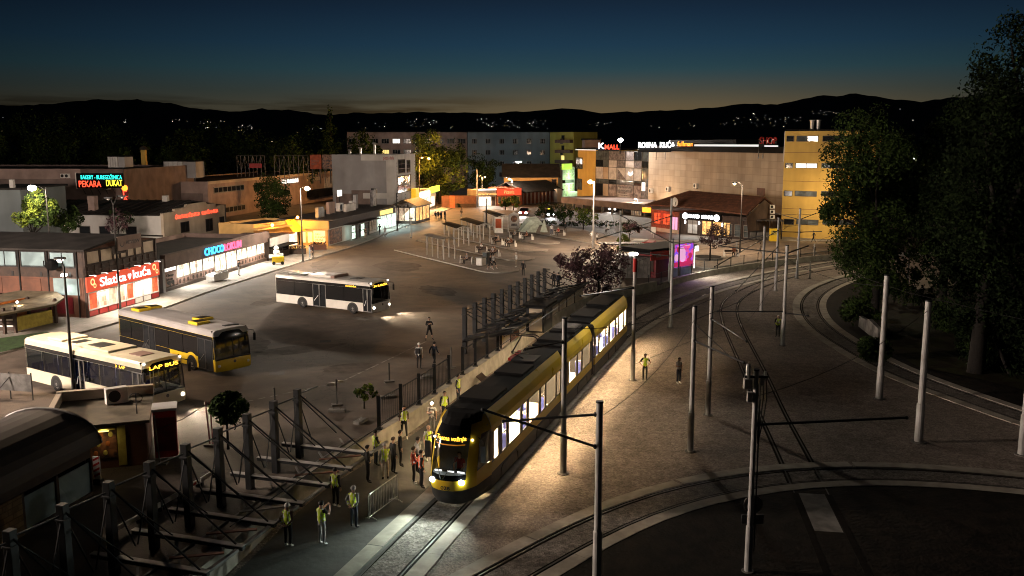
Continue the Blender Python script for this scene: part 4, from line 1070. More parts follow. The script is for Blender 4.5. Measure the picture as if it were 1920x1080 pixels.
x0, x1, z0_, z1_ = f.rect(607, 332, 624, 352); slab(t, 'mural_panel', 'poster_pale', x0, x1, -.1, -.004, z0_, z1_)
slab(t, 'awning', 'roof_black', f.pix(575, 366)[0], f.pix(618, 362)[0], -3, -.01, f.pix(600, 366)[1], f.pix(600, 354)[1])
fb = f
# billboards on its roof
for u0, u1, mt, lab in ((582, 603, 'orange_board', 'orange rooftop billboard beside the white corner building'), (605, 623, 'poster_dark', 'dark rooftop billboard with a brown figure, beside the orange one')):
    y = 190; a_, b_ = PD(u0, 317, y), PD(u1, 317, y); ff_ = Front(a_, b_); q = ff_.thing('billboard', lab, 'billboard', 'rooftop billboards'); z1_ = PD(u0, 290, y).z
    k = MB(); k.box(0, ff_.L, -.1, .1, a_.z, z1_); k.build('panel', mt, q)
    k = MB()
    for xx in (.4, ff_.L - .4): k.box(xx - .1, xx + .1, .1, .3, a_.z - 3, z1_); k.bar((xx, .3, z1_ - .3), (xx, 2.6, a_.z - 2), .1, .1)
    k.build('frame', 'steel_dark', q)
    if mt == 'orange_board': text('NAJBOLJI\nIZBOR', [c for c in q.children][0], .3, ff_.L * .8, a_.z + .9, a_.z + 1.9, -.14, 'brown_light', depth=.02)
for u0, u1, y in ((445, 497, 205), (515, 578, 200)):
    a_, b_ = PD(u0, 320, y), PD(u1, 318, y); ff_ = Front(a_, b_); q = ff_.thing('sign_frame', 'rusty steel lattice of an old rooftop sign, ' + ('with red remains' if u0 == 445 else 'standing bare beside the billboards'), 'roof frame'); z1_ = PD(u0, 292, y).z
    k = MB(); n = 7
    for i in range(n + 1):
        x = ff_.L * i / n; k.tube([(x, 0, a_.z - 2), (x, 0, z1_)], .07, 5)
        if i < n: k.tube([(x, 0, a_.z), (x + ff_.L / n, 0, z1_)] if i % 2 else [(x, 0, z1_), (x + ff_.L / n, 0, a_.z)], .05, 5)
    k.tube([(0, 0, z1_), (ff_.L, 0, z1_)], .07, 5); k.build('lattice', 'steel_mid', q)
    if u0 == 445: k = MB(); k.box(ff_.L * .45, ff_.L * .9, -.2, -.1, a_.z + .6, a_.z + 1.6); k.build('sign_remains', 'red_paint', q)
# --- white corner building
A, B = P(744, 417, SZ), P(779, 405, SZ); f = Front(A, B); Lf = f.L
t = f.thing('white_corner_building', 'white three storey corner building with a blank grey side and tall dark windows', 'building')
zt = f.side(744, 290)[1]; yd = f.side(622, 300)[0]
shell(f, t, 0, Lf, 0, yd, SZ, zt, 'pla_grey', parapet=.5)
slab(t, 'white_front', 'pla_white', -.02, Lf + .02, -.12, -.004, SZ + 3.2, zt + .03)
sw = MB(); y18 = f.side(724, 300)[0]; sw.box(-.12, -.004, -.1, y18, SZ + 3.2, zt + .02); y_s = f.side(677, 296)[0]; z_s = f.side(700, 301)[1]; sw.box(-.14, -.004, y18 + .01, y_s, z_s, zt + .02); z_b = f.side(700, 362)[1]; sw.box(-.13, -.004, y18 + .01, f.side(681, 366)[0], z_b - 1.0, z_b); sw.build('white_border', 'pla_white', t)
for ya, yb, za, zb_ in ((.36, .62, .55, .85), (.3, .7, .25, .5), (.62, .95, .05, .45)):
    k = MB(); k.box(-.06, -.004, yd * ya, yd * yb, zt * za, zt * zb_); k.build('patched_render', 'pla_grey' if za > .5 else 'pla_pink_dark', t)
yA, zA = f.side(719, 297.5); yB, zB = f.side(748, 292)
tx = text('pizza dela', t, -yA if False else 0, 1, 0, 1, 0, 'red_paint', 'lettering', .04)
for v_ in tx.data.vertices:                      # set on the end wall, reading left to right from outside
    v_.co = (-.17, yA + (yB + .9 - yA) * v_.co.x, zt - 1.05 + .75 * v_.co.z)
for u0, v0, u1, v1, nz_ in ((745, 299, 758, 324, 3), (761, 300, 768, 323, 3), (744, 330, 769, 358, 2)):
    x0, x1, z0_, z1_ = f.rect(u0, v0, u1, v1); window(t, x0, x1, z0_, z1_, 'glass_shop' if nz_ == 2 else 'glass_dark', 'wood_dark', -.13, 2, nz_, .15)
k = MB(); x, z = f.pix(750, 341, -.3); k.box(x - .5, x + .7, -.2, -.16, z - .5, z + .6); k.build('lit_pane', 'e_win', t)
st = MB()
for k_ in range(14):
    for xx in (.25, Lf * .42, Lf - .7): st.box(xx, xx + .25, -.16, -.125, zt - 1.6 - k_ * .55, zt - 1.45 - k_ * .55)
st.build('studs', 'steel_dark', t)
bl = MB(); bl.box(Lf * .75, Lf * .95, -1.0, -.13, SZ + 3.0, SZ + 5.6); bl.build('blade_sign', 'e_awning', t)
for i, (u, v) in enumerate(((650, 290), (670, 290), (697, 290))):
    q = thing('roof_vent', 'grey roof vent on the white corner building, ' + ('shortest one', 'middle one', 'tallest one')[i], 'roof vent', f.world(2, f.side(u, 300)[0], zt - .5), 0, 'vents on the white corner building')
    k = MB(); hh = (1.2, 1.6, 2.4)[i]; k.tube([(0, 0, 0), (0, 0, hh)], .25, 8); k.build('pipe', 'galv', q); k = MB(); k.ball((0, 0, hh + .1), (.42, .42, .2)); k.build('cowl', 'galv', q)
# green lit shop beyond it
A, B = P(782, 401, SZ), P(817, 388, SZ); f = Front(A, B); Lf = f.L
t = f.thing('pharmacy', 'small bright shop with white lightbox and green sign beyond the white building', 'shop')
shell(f, t, 0, Lf, 0, 10, SZ, 4.9, 'pla_white'); x0, x1, z0_, z1_ = f.rect(782, 366, 799, 377, -.6); slab(t, 'lightbox', 'e_neonwhite', .3, Lf * .55, -.6, -.3, 3.6, 4.8)
gs = slab(t, 'green_sign', 'e_green', Lf * .58, Lf * 1.05, -.8, -.35, 4.2, 5.5); text('APOTEKA', gs, Lf * .62, Lf * 1.0, 4.6, 5.1, -.83, 'e_yellow', depth=.02)
for k in range(4): window(t, .4 + k * Lf / 4.3, .1 + (k + 1) * Lf / 4.3, SZ + .4, 3.3, 'e_shop', 'frame_white', 0)
light('AREA', (Lf * .5, -1, 3.2), 120, (.95, 1, .9), t, target=(Lf * .5, -4, 0)).data.size = 3
# --- row of low shops between the orange corner and the glass pavilion
A, B = P(615, 461, SZ), P(742, 424, SZ); f = Front(A, B); Lf = f.L
t = f.thing('shop_row', 'row of low shops with an orange lit end wall and dark cluttered roof', 'shop row')
y5 = f.side(563, 459)[0]; zt = SZ + 3.1
b = MB(); b.box(0, Lf, .0, 7, 2.95, zt + .5, 1); b.box(.0, .25, .0, y5, SZ, 2.94, 2); b.box(.25, Lf, .02, .2, SZ, 2.94, 0); b.box(.25, Lf, 6.8, 7, SZ, 2.94, 0); b.box(-.3, 0, -.3, y5 + .4, 2.95, zt + .45, 3)
b.build('wall', ['pla_white', 'wood_dark', 'pla_orange', 'pla_orange'], t)
slab(t, 'roof', 'roof_sheet', -.4, Lf + .3, -1.0, 7.4, zt + .51, zt + .62)
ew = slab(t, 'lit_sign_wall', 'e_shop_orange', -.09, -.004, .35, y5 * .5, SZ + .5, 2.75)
for y0, y1 in ((y5 * .52, y5 * .74), (y5 * .76, y5 * .97)): window(t, y0, y1, SZ + .3, 2.7, 'e_shop_orange', 'pla_orange', 0, ax='x', fw=.12)
tx = text('DAN\nKUHANE\nHRANE', ew, 0, 1, 0, 1, 0, 'poster_dark', depth=.02)
for v_ in tx.data.vertices: v_.co = (-.11, y5 * .44 - y5 * .36 * v_.co.x, 1.3 + 1.1 * v_.co.z)
light('AREA', (-1.0, y5 * .5, 2.9), 260, (1, .45, .08), t, target=(-2.6, y5 * .5, 0)).data.size = 2.5
x0, x1, z0_, z1_ = f.rect(617, 431, 641, 452); slab(t, 'poster', 'poster_dark', x0, x1, -.06, -.004, z0_, z1_)
x0 = f.pix(648, 450)[0]
for k in range(4): window(t, x0 + k * 2.0, x0 + k * 2.0 + 1.85, SZ + .1, 2.9, 'glass_shop' if k % 2 else 'e_shop_cyan', 'wood_dark', -.9, 1, 2, .14, 'shop_window')
aw = slab(t, 'awning', 'roof_sheet', x0 - .5, x0 + 12, -1.6, -.02, 3.0, 3.12)
x0 = f.pix(680, 440)[0]; x1 = f.pix(705, 432)[0]
for k in range(6): w_ = (x1 - x0) / 6; window(t, x0 + k * w_ + .06, x0 + (k + 1) * w_, SZ + .4, 2.8, 'glass_cream', 'frame_mid', 0, 1, 2)
x0 = f.pix(707, 430)[0]
for k in range(4): w_ = (Lf - x0) / 4; window(t, x0 + k * w_ + .05, x0 + (k + 1) * w_, SZ + .1, 3.0, 'e_shop_cyan', 'frame_white', -.01, 1, 2)
slab(t, 'lit_fascia', 'e_win_yellow', x0 + 1.5, x0 + 8, -.2, -.03, 3.15, 3.9)
for k in range(3): light('AREA', (x0 + 3 + k * 5.5, -.8, 2.9), 230, (.75, 1, .95), t, target=(x0 + 3 + k * 5.5, -3.2, 0)).data.size = 3
CL = [(600, 398, 'roof_box', 'grey duct box on the shop row roof', 'steel_mid'), (632, 393, 'roof_sign_box', 'pale rooftop sign box on the shop row', 'pla_pink'), (656, 396, 'white_banner', 'white slanted banner on the shop row roof', 'poster_pale'), (678, 390, 'flue', 'slim pale flue on the shop row roof', 'pla_grey'), (700, 386, 'roof_poster', 'dark upright poster on the shop row roof', 'poster_grey'), (712, 387, 'roof_banner', 'tall black banner with white marks on the shop row roof', 'black')]
for i, (u, v, nm, lab, mt) in enumerate(CL):
    x, z = f.pix(u, v + 8, 2.0); q = thing(nm, lab, 'roof clutter', f.world(x, 2.0 + (i % 2), zt + .62), f.rz)
    w_, h_ = ((2.2, 1.6), (2.4, 1.9), (4.2, 1.3), (.9, 2.4), (1.6, 2.8), (1.5, 3.0))[i]
    k = MB(); k.box(-w_ / 2, w_ / 2, -.25, .25, .15, h_); k.build('panel', mt, q, bevel=.03); k = MB(); k.box(-w_ / 2 + .1, -w_ / 2 + .2, -.2, .2, 0, .15); k.box(w_ / 2 - .2, w_ / 2 - .1, -.2, .2, 0, .15); k.build('feet', 'steel_dark', q)
for u, lab in ((637, 'white outdoor unit on the shop row roof beside the sign box'), (661, 'white outdoor unit on the shop row roof behind the slanted banner')):
    x, z = f.pix(u, 392, 4); ac_unit(f.world(x, 4, zt + .66), f.rz, lab, 1.8)
q = thing('lit_roof_sign', 'small glowing white sign high over the shop row roof', 'sign', f.world(f.pix(637, 376, 5)[0], 5, zt + .62), f.rz)
k = MB(); k.tube([(0, 0, 0), (0, 0, 2.2)], .06, 6); k.build('post', 'steel_dark', q); k = MB(); k.box(-.9, .9, -.1, .1, 2.2, 3.2); k.build('lightbox', 'e_win', q, bevel=.1)
# orange awning shop left of it
A, B = P(536, 463, SZ), P(561, 459, SZ); f = Front(A, B); Lf = f.L
t = f.thing('bakery_kiosk', 'kiosk with glowing yellow awning and lit doorway beside the orange wall', 'kiosk')
shell(f, t, -6.5, Lf, 0, 6, SZ, 4.3, 'pla_orange', parapet=.3)
aw = MB(); aw.prism([(0, 4.4), (0, 4.25), (-1.3, 2.7), (-1.4, 2.75)], .1, Lf + .1, 0, 'x'); aw.build('awning', 'e_awning', t)
slab(t, 'eaves', 'pla_orange', -7.2, -.1, -1.4, -.01, 3.6, 3.78); slab(t, 'canopy', 'panel_brown', -7.0, -.1, -1.8, -.01, 2.6, 2.75)
window(t, .3, Lf - .4, SZ + .05, 2.6, 'e_shop', 'frame_white', 0, 2, name='door'); window(t, -5.5, -.5, 1.2, 2.5, 'glass_shop', 'wood_dark', 0, 4)
for x_ in (-4.5, .9):
    k = MB(); k.ball((x_, -1.5, 4.75 if x_ > 0 else 4.1), .2, 0, 10, 6); k.build('wall_lamp', 'e_lamp_orange', t); k = MB(); k.tube([(x_, -.01, 4.2), (x_, -1.4, 4.75 if x_ > 0 else 4.1)], .04, 6); k.build('lamp_arm', 'steel_dark', t)
    light('POINT', (x_, -1.9, 4.5 if x_ > 0 else 3.95), 420 if x_ > 0 else 230, (1, .40, .05), t, .2)
# glass pavilion
A, B = P(779, 420, SZ), P(805, 413, SZ); f = Front(A, B); Lf = f.L
t = f.thing('glass_pavilion', 'glass sided pavilion with dark frame and pitched striped roof', 'pavilion')
yd = 4.2; zt = SZ + 2.9
b = MB()
for x in [Lf * k / 4 for k in range(5)]:
    for y in (0, yd): b.box(x - .09, x + .09, y - .09, y + .09, SZ, zt)
for k in range(1, 4): b.box(-.09, .09, yd * k / 4 - .06, yd * k / 4 + .06, SZ, zt)
b.box(-.15, Lf + .15, -.15, -.0, zt, zt + .2); b.box(-.15, Lf + .15, yd, yd + .15, zt, zt + .2); b.box(-.15, 0, 0, yd, zt, zt + .2); b.box(0, Lf, -.05, .05, SZ, SZ + .5); b.box(-.05, .05, 0, yd, SZ, SZ + .5)
b.build('frame', 'wood_dark', t)
rf = MB(); rf.prism([(-.5, zt + .2), (yd * .5, zt + 1.35), (yd + .5, zt + .2), (yd + .5, zt + .3), (yd * .5, zt + 1.45), (-.5, zt + .3)], -.4, Lf + .4, 0, 'x'); rf.build('roof', 'roof_sheet', t)
for k in range(4): slab(t, 'glass_panel', 'e_shop_amber', Lf * k / 4 + .12, Lf * (k + 1) / 4 - .12, -.02, .02, SZ + .52, zt - .05)
for k in range(4): slab(t, 'glass_panel', 'e_shop_soft', -.02, .02, yd * k / 4 + .1, yd * (k + 1) / 4 - .1, SZ + .52, zt - .05)
light('AREA', (Lf * .5, -1.0, 2.8), 200, (1, .85, .6), t, target=(Lf * .5, -3.5, 0)).data.size = 3

# --- flats far behind
def flats(A, B, name, label, mat, dep, zt, rows, cols, pane='glass_dark', wz=1.7, ww=1.9, z_first=3.2, step=3.6, lit=()):
    f = Front(A, B); t = f.thing(name, label, 'apartment block', 'apartment blocks behind the square')
    shell(f, t, 0, f.L, 0, dep, PZ - .4, zt, mat, parapet=.4)
    slab(t, 'roof_edge', 'roof_black', -.3, f.L + .3, -.35, dep, zt + .01, zt + .35)
    for r_ in range(rows):
        for c_ in range(cols):
            x = f.L * (c_ + .5) / cols; z = zt - 2.9 - r_ * step
            p_ = 'e_win' if (r_, c_) in lit else pane
            if (r_, c_) in lit and lit[(r_, c_)]: p_ = lit[(r_, c_)]
            window(t, x - ww / 2, x + ww / 2, z - wz / 2, z + wz / 2, p_, 'frame_mid', 0, 3, 1, .16)
    return f, t
A, B = PD(652, 300, 306), PD(876, 300, 306); zt = PD(700, 248, 306).z
f, t = flats(A, B, 'pink_flats', 'long pinkish flat roofed block behind the trees, few windows lit', 'pla_pink', 12, zt, 3, 11, ww=2.6, lit={(0, 4): 'e_win', (1, 3): 'e_win_yellow'})
A, B = PD(877, 300, 300), PD(1030, 300, 300); zt = PD(900, 248, 300).z
f, t = flats(A, B, 'grey_flats', 'blue grey four storey block with plain rows of small windows', 'pla_bluegrey', 12, zt, 4, 6, ww=1.7)
A, B = PD(1031, 310, 299), PD(1041, 310, 292); zt = PD(1035, 248, 297).z
f, t = flats(PD(1031, 310, 299.5), PD(1075, 310, 290), 'lime_flats', 'lime yellow end block with stacked balconies', 'pla_lime', 10, zt, 4, 1, ww=1.5)
for k in range(5):
    z = zt - 3.4 - k * 3.2
    slab(t, 'balcony', 'pla_brown', f.L * .35, f.L * .98, -1.4, -.004, z, z + 1.0); slab(t, 'balcony_door', 'glass_dark' if k != 2 else 'e_win_yellow', f.L * .5, f.L * .62, -.06, -.004, z + 1.02, z + 2.4)
A, B = PD(1096, 300, 260), PD(1126, 300, 260); zt = PD(1100, 262, 260).z
flats(A, B, 'far_pink_house', 'small far pink house between the flats and the mall', 'pla_pink', 10, zt, 2, 3, ww=1.2, wz=1.3)
# --- far side of the street: kiosks and the brown roofed restaurant
A, B = P(896, 387, PZ), P(930, 386, PZ); f = Front(A, B); Lf = f.L
t = f.thing('clothes_shop', 'small far shop glowing white under two warm light tubes', 'shop')
shell(f, t, 0, Lf, 0, 7, PZ, 4.2, 'pla_cream'); slab(t, 'shop_window', 'e_shop', .3, Lf * .72, -.06, -.004, PZ + .1, 2.7); slab(t, 'door', 'wood_dark', Lf * .76, Lf * .95, -.05, -.004, PZ + .1, 2.7)
slab(t, 'light_tube', 'e_shop_amber', .0, Lf, -.35, -.05, 3.1, 3.45); slab(t, 'light_tube', 'e_neonwhite', .0, Lf, -.35, -.05, 4.2, 4.5)
light('AREA', (Lf * .5, -1.2, 2.9), 500, (1, .9, .75), t, target=(Lf * .5, -4, 0)).data.size = 3
A, B = P(931, 386, PZ), P(978, 385, PZ); f = Front(A, B); Lf = f.L
t = f.thing('red_fronted_shop', 'far shop with a wide red sign and brick front', 'shop')
shell(f, t, 0, Lf, 0, 7, PZ, 4.6, 'brick_red'); rs = slab(t, 'sign', 'e_redsign', .1, Lf - .1, -.2, -.01, 2.9, 4.5); text('Pizzeria', rs, Lf * .3, Lf * .7, 3.3, 4.1, -.24, 'e_shop_amber', depth=.03)
for k in range(5): window(t, .3 + k * (Lf - .5) / 5, (k + 1) * (Lf - .5) / 5, PZ + .5, 2.6, 'glass_shop', 'pla_orange', 0)
A, B = P(982, 384, PZ), P(1052, 378, PZ); f = Front(A, B); Lf = f.L
t = f.thing('restaurant', 'far restaurant with columned veranda under a low brown roof', 'restaurant')
shell(f, t, 0, Lf, 2.0, 9, PZ, 3.6, 'brick_red'); rf = MB(); rf.prism([(-.5, 3.3), (5, 5.6), (9.5, 3.6), (9.5, 3.8), (5, 5.8), (-.5, 3.5)], -.6, Lf + .5, 0, 'x'); rf.build('roof', 'roof_dark', t)
for k in range(11): slab(t, 'column', 'pla_pink', Lf * k / 10 - .15, Lf * k / 10 + .15, 0, .3, PZ, 3.3)
slab(t, 'white_stand', 'pla_white', Lf * .78, Lf * .9, -1.2, -.3, PZ, 3.8)
A, B = PD(945, 378, 232), PD(1046, 378, 232); f = Front(A, B); Lf = f.L; zt = PD(945, 333, 232).z
t = f.thing('brown_roof_house', 'broad house with orange wall and big dark roof behind the restaurant', 'house')
b = MB(); b.box(0, Lf, 0, 10, PZ, zt); b.build('wall', 'pla_orange', t); rf = MB(); rf.prism([(-.8, zt), (5, zt + 3.2), (10.8, zt), (10.8, zt + .2), (5, zt + 3.4), (-.8, zt + .2)], -.6, Lf + .6, 0, 'x'); rf.build('roof', 'roof_dark', t)
for x0, x1, za, zb_ in ((.1, .3, 1.2, 2.6), (.43, .46, 1.6, 2.6), (.55, .58, 1.7, 2.5), (.68, .75, 1.2, 2.7), (.88, .97, .2, 3.0)): window(t, Lf * x0, Lf * x1, zt - 3.4 + za * .6, zt - 3.4 + zb_, 'glass_dark', 'wood_dark', 0)
A, B = P(1054, 374, PZ), P(1077, 371, PZ); f = Front(A, B); Lf = f.L
t = f.thing('corner_house', 'narrow corner house glowing pale green with a lime sign on top', 'house')
zt = f.pix(1060, 318)[1]; shell(f, t, 0, Lf, 0, 8, PZ, zt, 'pla_white')
slab(t, 'sign', 'e_green', 0.2, Lf * .7, -.3, .3, zt, zt + 1.5)
for r_ in range(2):
    for c_ in range(2): window(t, .3 + c_ * Lf / 2, c_ * Lf / 2 + Lf / 2 - .2, PZ + .6 + r_ * 4.3, PZ + 4.0 + r_ * 4.3, 'e_greenbld', 'frame_white', 0, 2, 2, .2)
slab(t, 'balcony', 'steel_dark', 0, Lf * .7, -.8, -.01, PZ + 4.2, PZ + 5.0)
light('AREA', (Lf * .5, -2.5, 5), 420, (.7, 1, .55), t, target=(Lf * .5, 0, 4.5)).data.size = 3
# low wall row at the far left of the street
A, B = P(828, 389, PZ), P(893, 389, PZ); f = Front(A, B); Lf = f.L
t = f.thing('low_hut', 'low dark hut with vine covered terrace left of the lit shop', 'hut'); shell(f, t, 0, Lf, 0, 4, PZ, 3.0, 'panel_brown'); slab(t, 'door', 'orange_board', Lf * .24, Lf * .38, -.06, -.004, PZ, 3.2); slab(t, 'fence_rail', 'wood_dark', Lf * .4, Lf, -.5, -.4, PZ, 1.4)
# --- the mall
A, B = P(1214, 399, PZ), P(1466, 441, PZ); A = PD(1214, 399, 196); B = PD(1466, 436, 148)
f = Front(A, B); Lf = f.L; zt = f.pix(1216, 283)[1]
mall = f.thing('shopping_mall', 'shopping mall with big blank beige wall, glass advertising front and lit roof signs', 'shopping mall')
t = mall
b = MB(); b.box(0, Lf, 0, 40, PZ, zt); b.build('wall', 'pla_beige', t)
slab(t, 'roof_edge', 'roof_black', -.3, Lf, -.25, 40, zt + .01, zt + 1.05)
slab(t, 'door', 'panel_brown', f.pix(1420, 355)[0], f.pix(1434, 366)[0], -.06, -.004, f.pix(1434, 368)[1], f.pix(1420, 352)[1])
# glass front: its own plane running left from the wall corner
def sub(par, parf, f2):
    """world matrix of facade f2 expressed inside the thing that stands on facade parf"""
    return (Matrix.Translation(parf.A) @ Matrix.Rotation(parf.rz, 4, 'Z')).inverted() @ Matrix.Translation(f2.A) @ Matrix.Rotation(f2.rz, 4, 'Z')
def relay(objs, mat):
    for o in objs: o.matrix_basis = mat @ o.matrix_basis
def new_parts(par, before): return [c for c in par.children if c not in before]
f2 = Front(PD(1116, 385, 214), A - f.d * .02); L2 = f2.L; zt2 = f2.pix(1140, 283)[1]; zb2 = f2.pix(1160, 376)[1]
before = set(t.children)
b = MB(); b.box(0, L2 - .02, .1, 30, PZ, zt2); b.build('glass_block', 'glass_shop', t)
xs = [0, .15, .26, .42, .58, .74, .88, 1]; zs = [zb2, zb2 + 3.6, zb2 + 4.6, zb2 + 7.4, zb2 + 9.0, zt2]
PAN = {(2, 0): 'poster_face', (3, 0): 'poster_face', (4, 0): 'poster_face', (5, 0): 'poster_face', (2, 2): 'poster_pale', (3, 2): 'poster_pale', (4, 2): 'poster_pale', (5, 2): 'poster_pale', (1, 2): 'pla_beige', (1, 0): 'pla_cream', (0, 2): 'poster_pale', (2, 3): 'poster_pale', (3, 3): 'poster_grey', (4, 3): 'poster_pale', (5, 3): 'poster_grey', (2, 4): 'poster_grey', (3, 4): 'poster_grey', (4, 4): 'poster_grey', (6, 0): 'poster_grey'}
for i in range(7):
    for j in range(5):
        slab(t, 'glass_panel', PAN.get((i, j), 'glass_shop' if (i + j) % 3 else 'glass_dark'), xs[i] * L2 + .06, xs[i + 1] * L2 - .06, .02, .08, zs[j] + .06, zs[j + 1] - .06)
m_ = MB()
for x in xs: m_.box(x * L2 - .05, x * L2 + .05, -.02, .09, zb2, zt2)
for z in zs: m_.box(0.06, L2 - .06, -.01, .085, z - .05, z + .05)
m_.build('mullions', 'steel_dark', t)
k = MB(); k.prism([(L2 * .43, zs[2] + .1), (L2 * .60, zs[2] + .1), (L2 * .44, zs[3] - .3)], .0, -.03); k.build('shark_fin_poster', 'poster_grey', t)
k = MB(); k.prism([(L2 * .63, zs[2] + 1.4), (L2 * .68, zs[2] + 1.0), (L2 * .73, zs[2] + 1.6), (L2 * .72, zs[2] + 2.1), (L2 * .68, zs[2] + 1.6), (L2 * .64, zs[2] + 2.0)], .0, -.03); k.build('bird_emblem', 'e_win', t)
q = slab(t, 'lit_pane', 'e_win', L2 * .89, L2 * .95, -.03, .01, zs[0] + 2.6, zs[0] + 4.4)
pb = slab(t, 'poster', 'poster_grey', L2 * .44, L2 * .72, -.04, .0, zs[0] + 2.0, zs[0] + 3.4); text('Bosnaplast', pb, L2 * .46, L2 * .70, zs[0] + 2.35, zs[0] + 3.0, -.07, 'poster_pale', depth=.02)
for k_ in range(3): slab(t, 'poster_strip', 'poster_pale', L2 * .45, L2 * (.71 - .04 * k_), -.04, .0, zs[0] + .4 + k_ * .5, zs[0] + .62 + k_ * .5)
relay(new_parts(t, before), sub(t, f, f2))
# yellow rounded corner
before = set(t.children); f3 = Front(PD(1079, 371, 226), f2.A - f2.d * .02); L3 = f3.L; zt3 = f3.pix(1100, 281)[1]
b = MB(); pts = [(L3, 0), (L3, 24), (-1.5, 24)] + [(-1.5 + 3.4 - 3.4 * math.cos(a), 3.4 - 3.4 * math.sin(a)) for a in [math.pi / 2 * k / 8 for k in range(9)]]
b.prism(pts, f3.pix(1095, 381)[1], zt3, 0, 'z'); b.build('corner_tower', 'pla_yellow', t); slab(t, 'roof_edge', 'roof_black', 0, L3, .1, 23, zt3 + .005, zt3 + .5)
slab(t, 'cornice_light', 'e_tube', 0, L3, -.12, -.004, zt3 - .1, zt3 + .12)
for u0, v0, u1, v1 in ((1079, 295, 1091, 317), (1079, 334, 1090, 356)):
    x0, x1, z0_, z1_ = f3.rect(u0, v0, u1, v1); window(t, x0 + .4, x1 + .5, z0_, z1_, 'glass_shop', 'steel_dark', -.02, 2, 1, .2)
relay(new_parts(t, before), sub(t, f, f3))
# arcade podium in front
before = set(t.children); f4 = Front(PD(1052, 385, 205), PD(1222, 414, 178)); L4 = f4.L
z4t = f4.pix(1150, 378)[1]; z4b = f4.pix(1150, 390)[1]
b = MB(); b.box(0, L4, 0, 20, z4b, z4t); b.build('terrace', 'pla_pink_dark', t)
slab(t, 'arcade_back', 'pla_brown', 0, L4, 4.0, 4.3, PZ, z4b - .01)
for k in range(9): slab(t, 'arcade_column', 'concrete_old', L4 * (k + .3) / 9 - .2, L4 * (k + .3) / 9 + .2, .1, .5, PZ, z4b - .005)
for k in range(5): slab(t, 'shop_window', 'glass_shop', L4 * (.38 + .1 * k), L4 * (.46 + .1 * k), 3.9, 3.98, PZ + .3, z4b - .4)
for k in range(6): slab(t, 'white_slat', 'white_metal', L4 * .80 + k * .55, L4 * .80 + k * .55 + .28, -.06, .06, PZ + .1, z4b - .15)
relay(new_parts(t, before), sub(t, f, f4))
# roof signs
def roof_sign(s, u0, v0, u1, v1, y, mat, par=t):
    before = set(par.children); a_, b_ = PD(u0, v1, y), PD(u1, v1, y); ff = Front(a_, b_)
    o = text(s, par, 0, ff.L, a_.z, PD(u0, v0, y).z, 0, mat, 'roof_sign', .2); k = MB(); k.box(0, ff.L, .15, .22, a_.z - .9, a_.z - .02)
    for i in range(5): k.box(ff.L * i / 4 - .05, ff.L * i / 4 + .05, .12, .3, a_.z - 2.4, a_.z + .8)
    k.build('sign_frame', 'steel_dark', par); relay(new_parts(par, before), sub(par, f, ff))
roof_sign('ROBNA  KUĆA', 1197, 263, 1265, 277, 186, 'e_robna'); roof_sign('fullman', 1270, 265, 1299, 275, 184, 'e_orange')
roof_sign('K', 1122, 268, 1133, 279, 214, 'e_robna'); roof_sign('MALL', 1134, 271, 1161, 280, 213, 'e_red'); roof_sign('SHOP', 1424, 257, 1456, 270, 154, 'red_paint')
slab(t, 'roof_light_strip', 'e_tube', f.pix(1300, 276)[0], f.pix(1422, 277)[0], .2, .5, zt + 1.06, zt + 1.42)
slab(t, 'roof_light_strip', 'e_tube', f.pix(1434, 277)[0], f.pix(1457, 277)[0], -.1, .2, zt + 1.06, zt + 1.3)
k = MB(); k.box(4, 30, 3, 12, zt + 1.06, zt + 2.3); k.build('roof_plant', 'roof_black', t)
for i, (u, v) in enumerate(((1221, 359), (1253, 356), (1305, 350))):
    x, z = f.pix(u, v, -.3); ac_unit(f.world(x, -.35, z - .3), f.rz, ('outdoor unit low on the beige wall, nearest the glass front', 'outdoor unit on the beige wall over the tiled roof slope', 'outdoor unit on the beige wall just over the roof ridge')[i], 1.3)
# floodlight on the roof
q = thing('floodlight', 'brilliant floodlight mast on the mall roof beside the red sign', 'floodlight', PD(1163, 276, 205), 0)
k = MB(); k.tube([(0, 0, -1.5), (0, 0, 1.4)], .08, 6); k.build('mast', 'steel_dark', q); k = MB(); k.ball((0, -.2, 1.55), (.6, .35, .45)); k.build('lamp', 'e_lamp', q)
light('SPOT', (0, -.9, 1.5), 9000, (1, .9, .78), q, .4, R(150), .8, target=(-10, -40, -14))
# --- yellow rounded tower
fa, fb_ = PD(1463, 450, 140.5), PD(1640, 452, 136); f = Front(fa, fb_); Lf = f.L; zt = f.pix(1470, 246)[1]
t = f.thing('yellow_tower', 'curved yellow building with narrow dark window bands beside the mall', 'building')
def arcp(n=14, bow=1.7, y_off=0): return [(Lf * k / n, -bow * math.sin(math.pi * k / n) + y_off) for k in range(n + 1)]
b = MB(); b.prism(arcp() + [(Lf, 22), (0, 22)], PZ, zt, 0, 'z'); b.build('wall', 'pla_yellow', t)
e_ = MB(); e_.box(-.12, .0, -.0, 3, zt - 4.6, zt + .02); e_.build('white_edge', 'pla_white', t)
rr = MB(); rr.prism([(x, y - .2) for x, y in arcp()] + [(Lf, 22), (0, 22)], zt + .005, zt + .25, 0, 'z'); rr.build('roof', 'roof_black', t)
def bowy(x): return -1.7 * math.sin(math.pi * x / Lf)
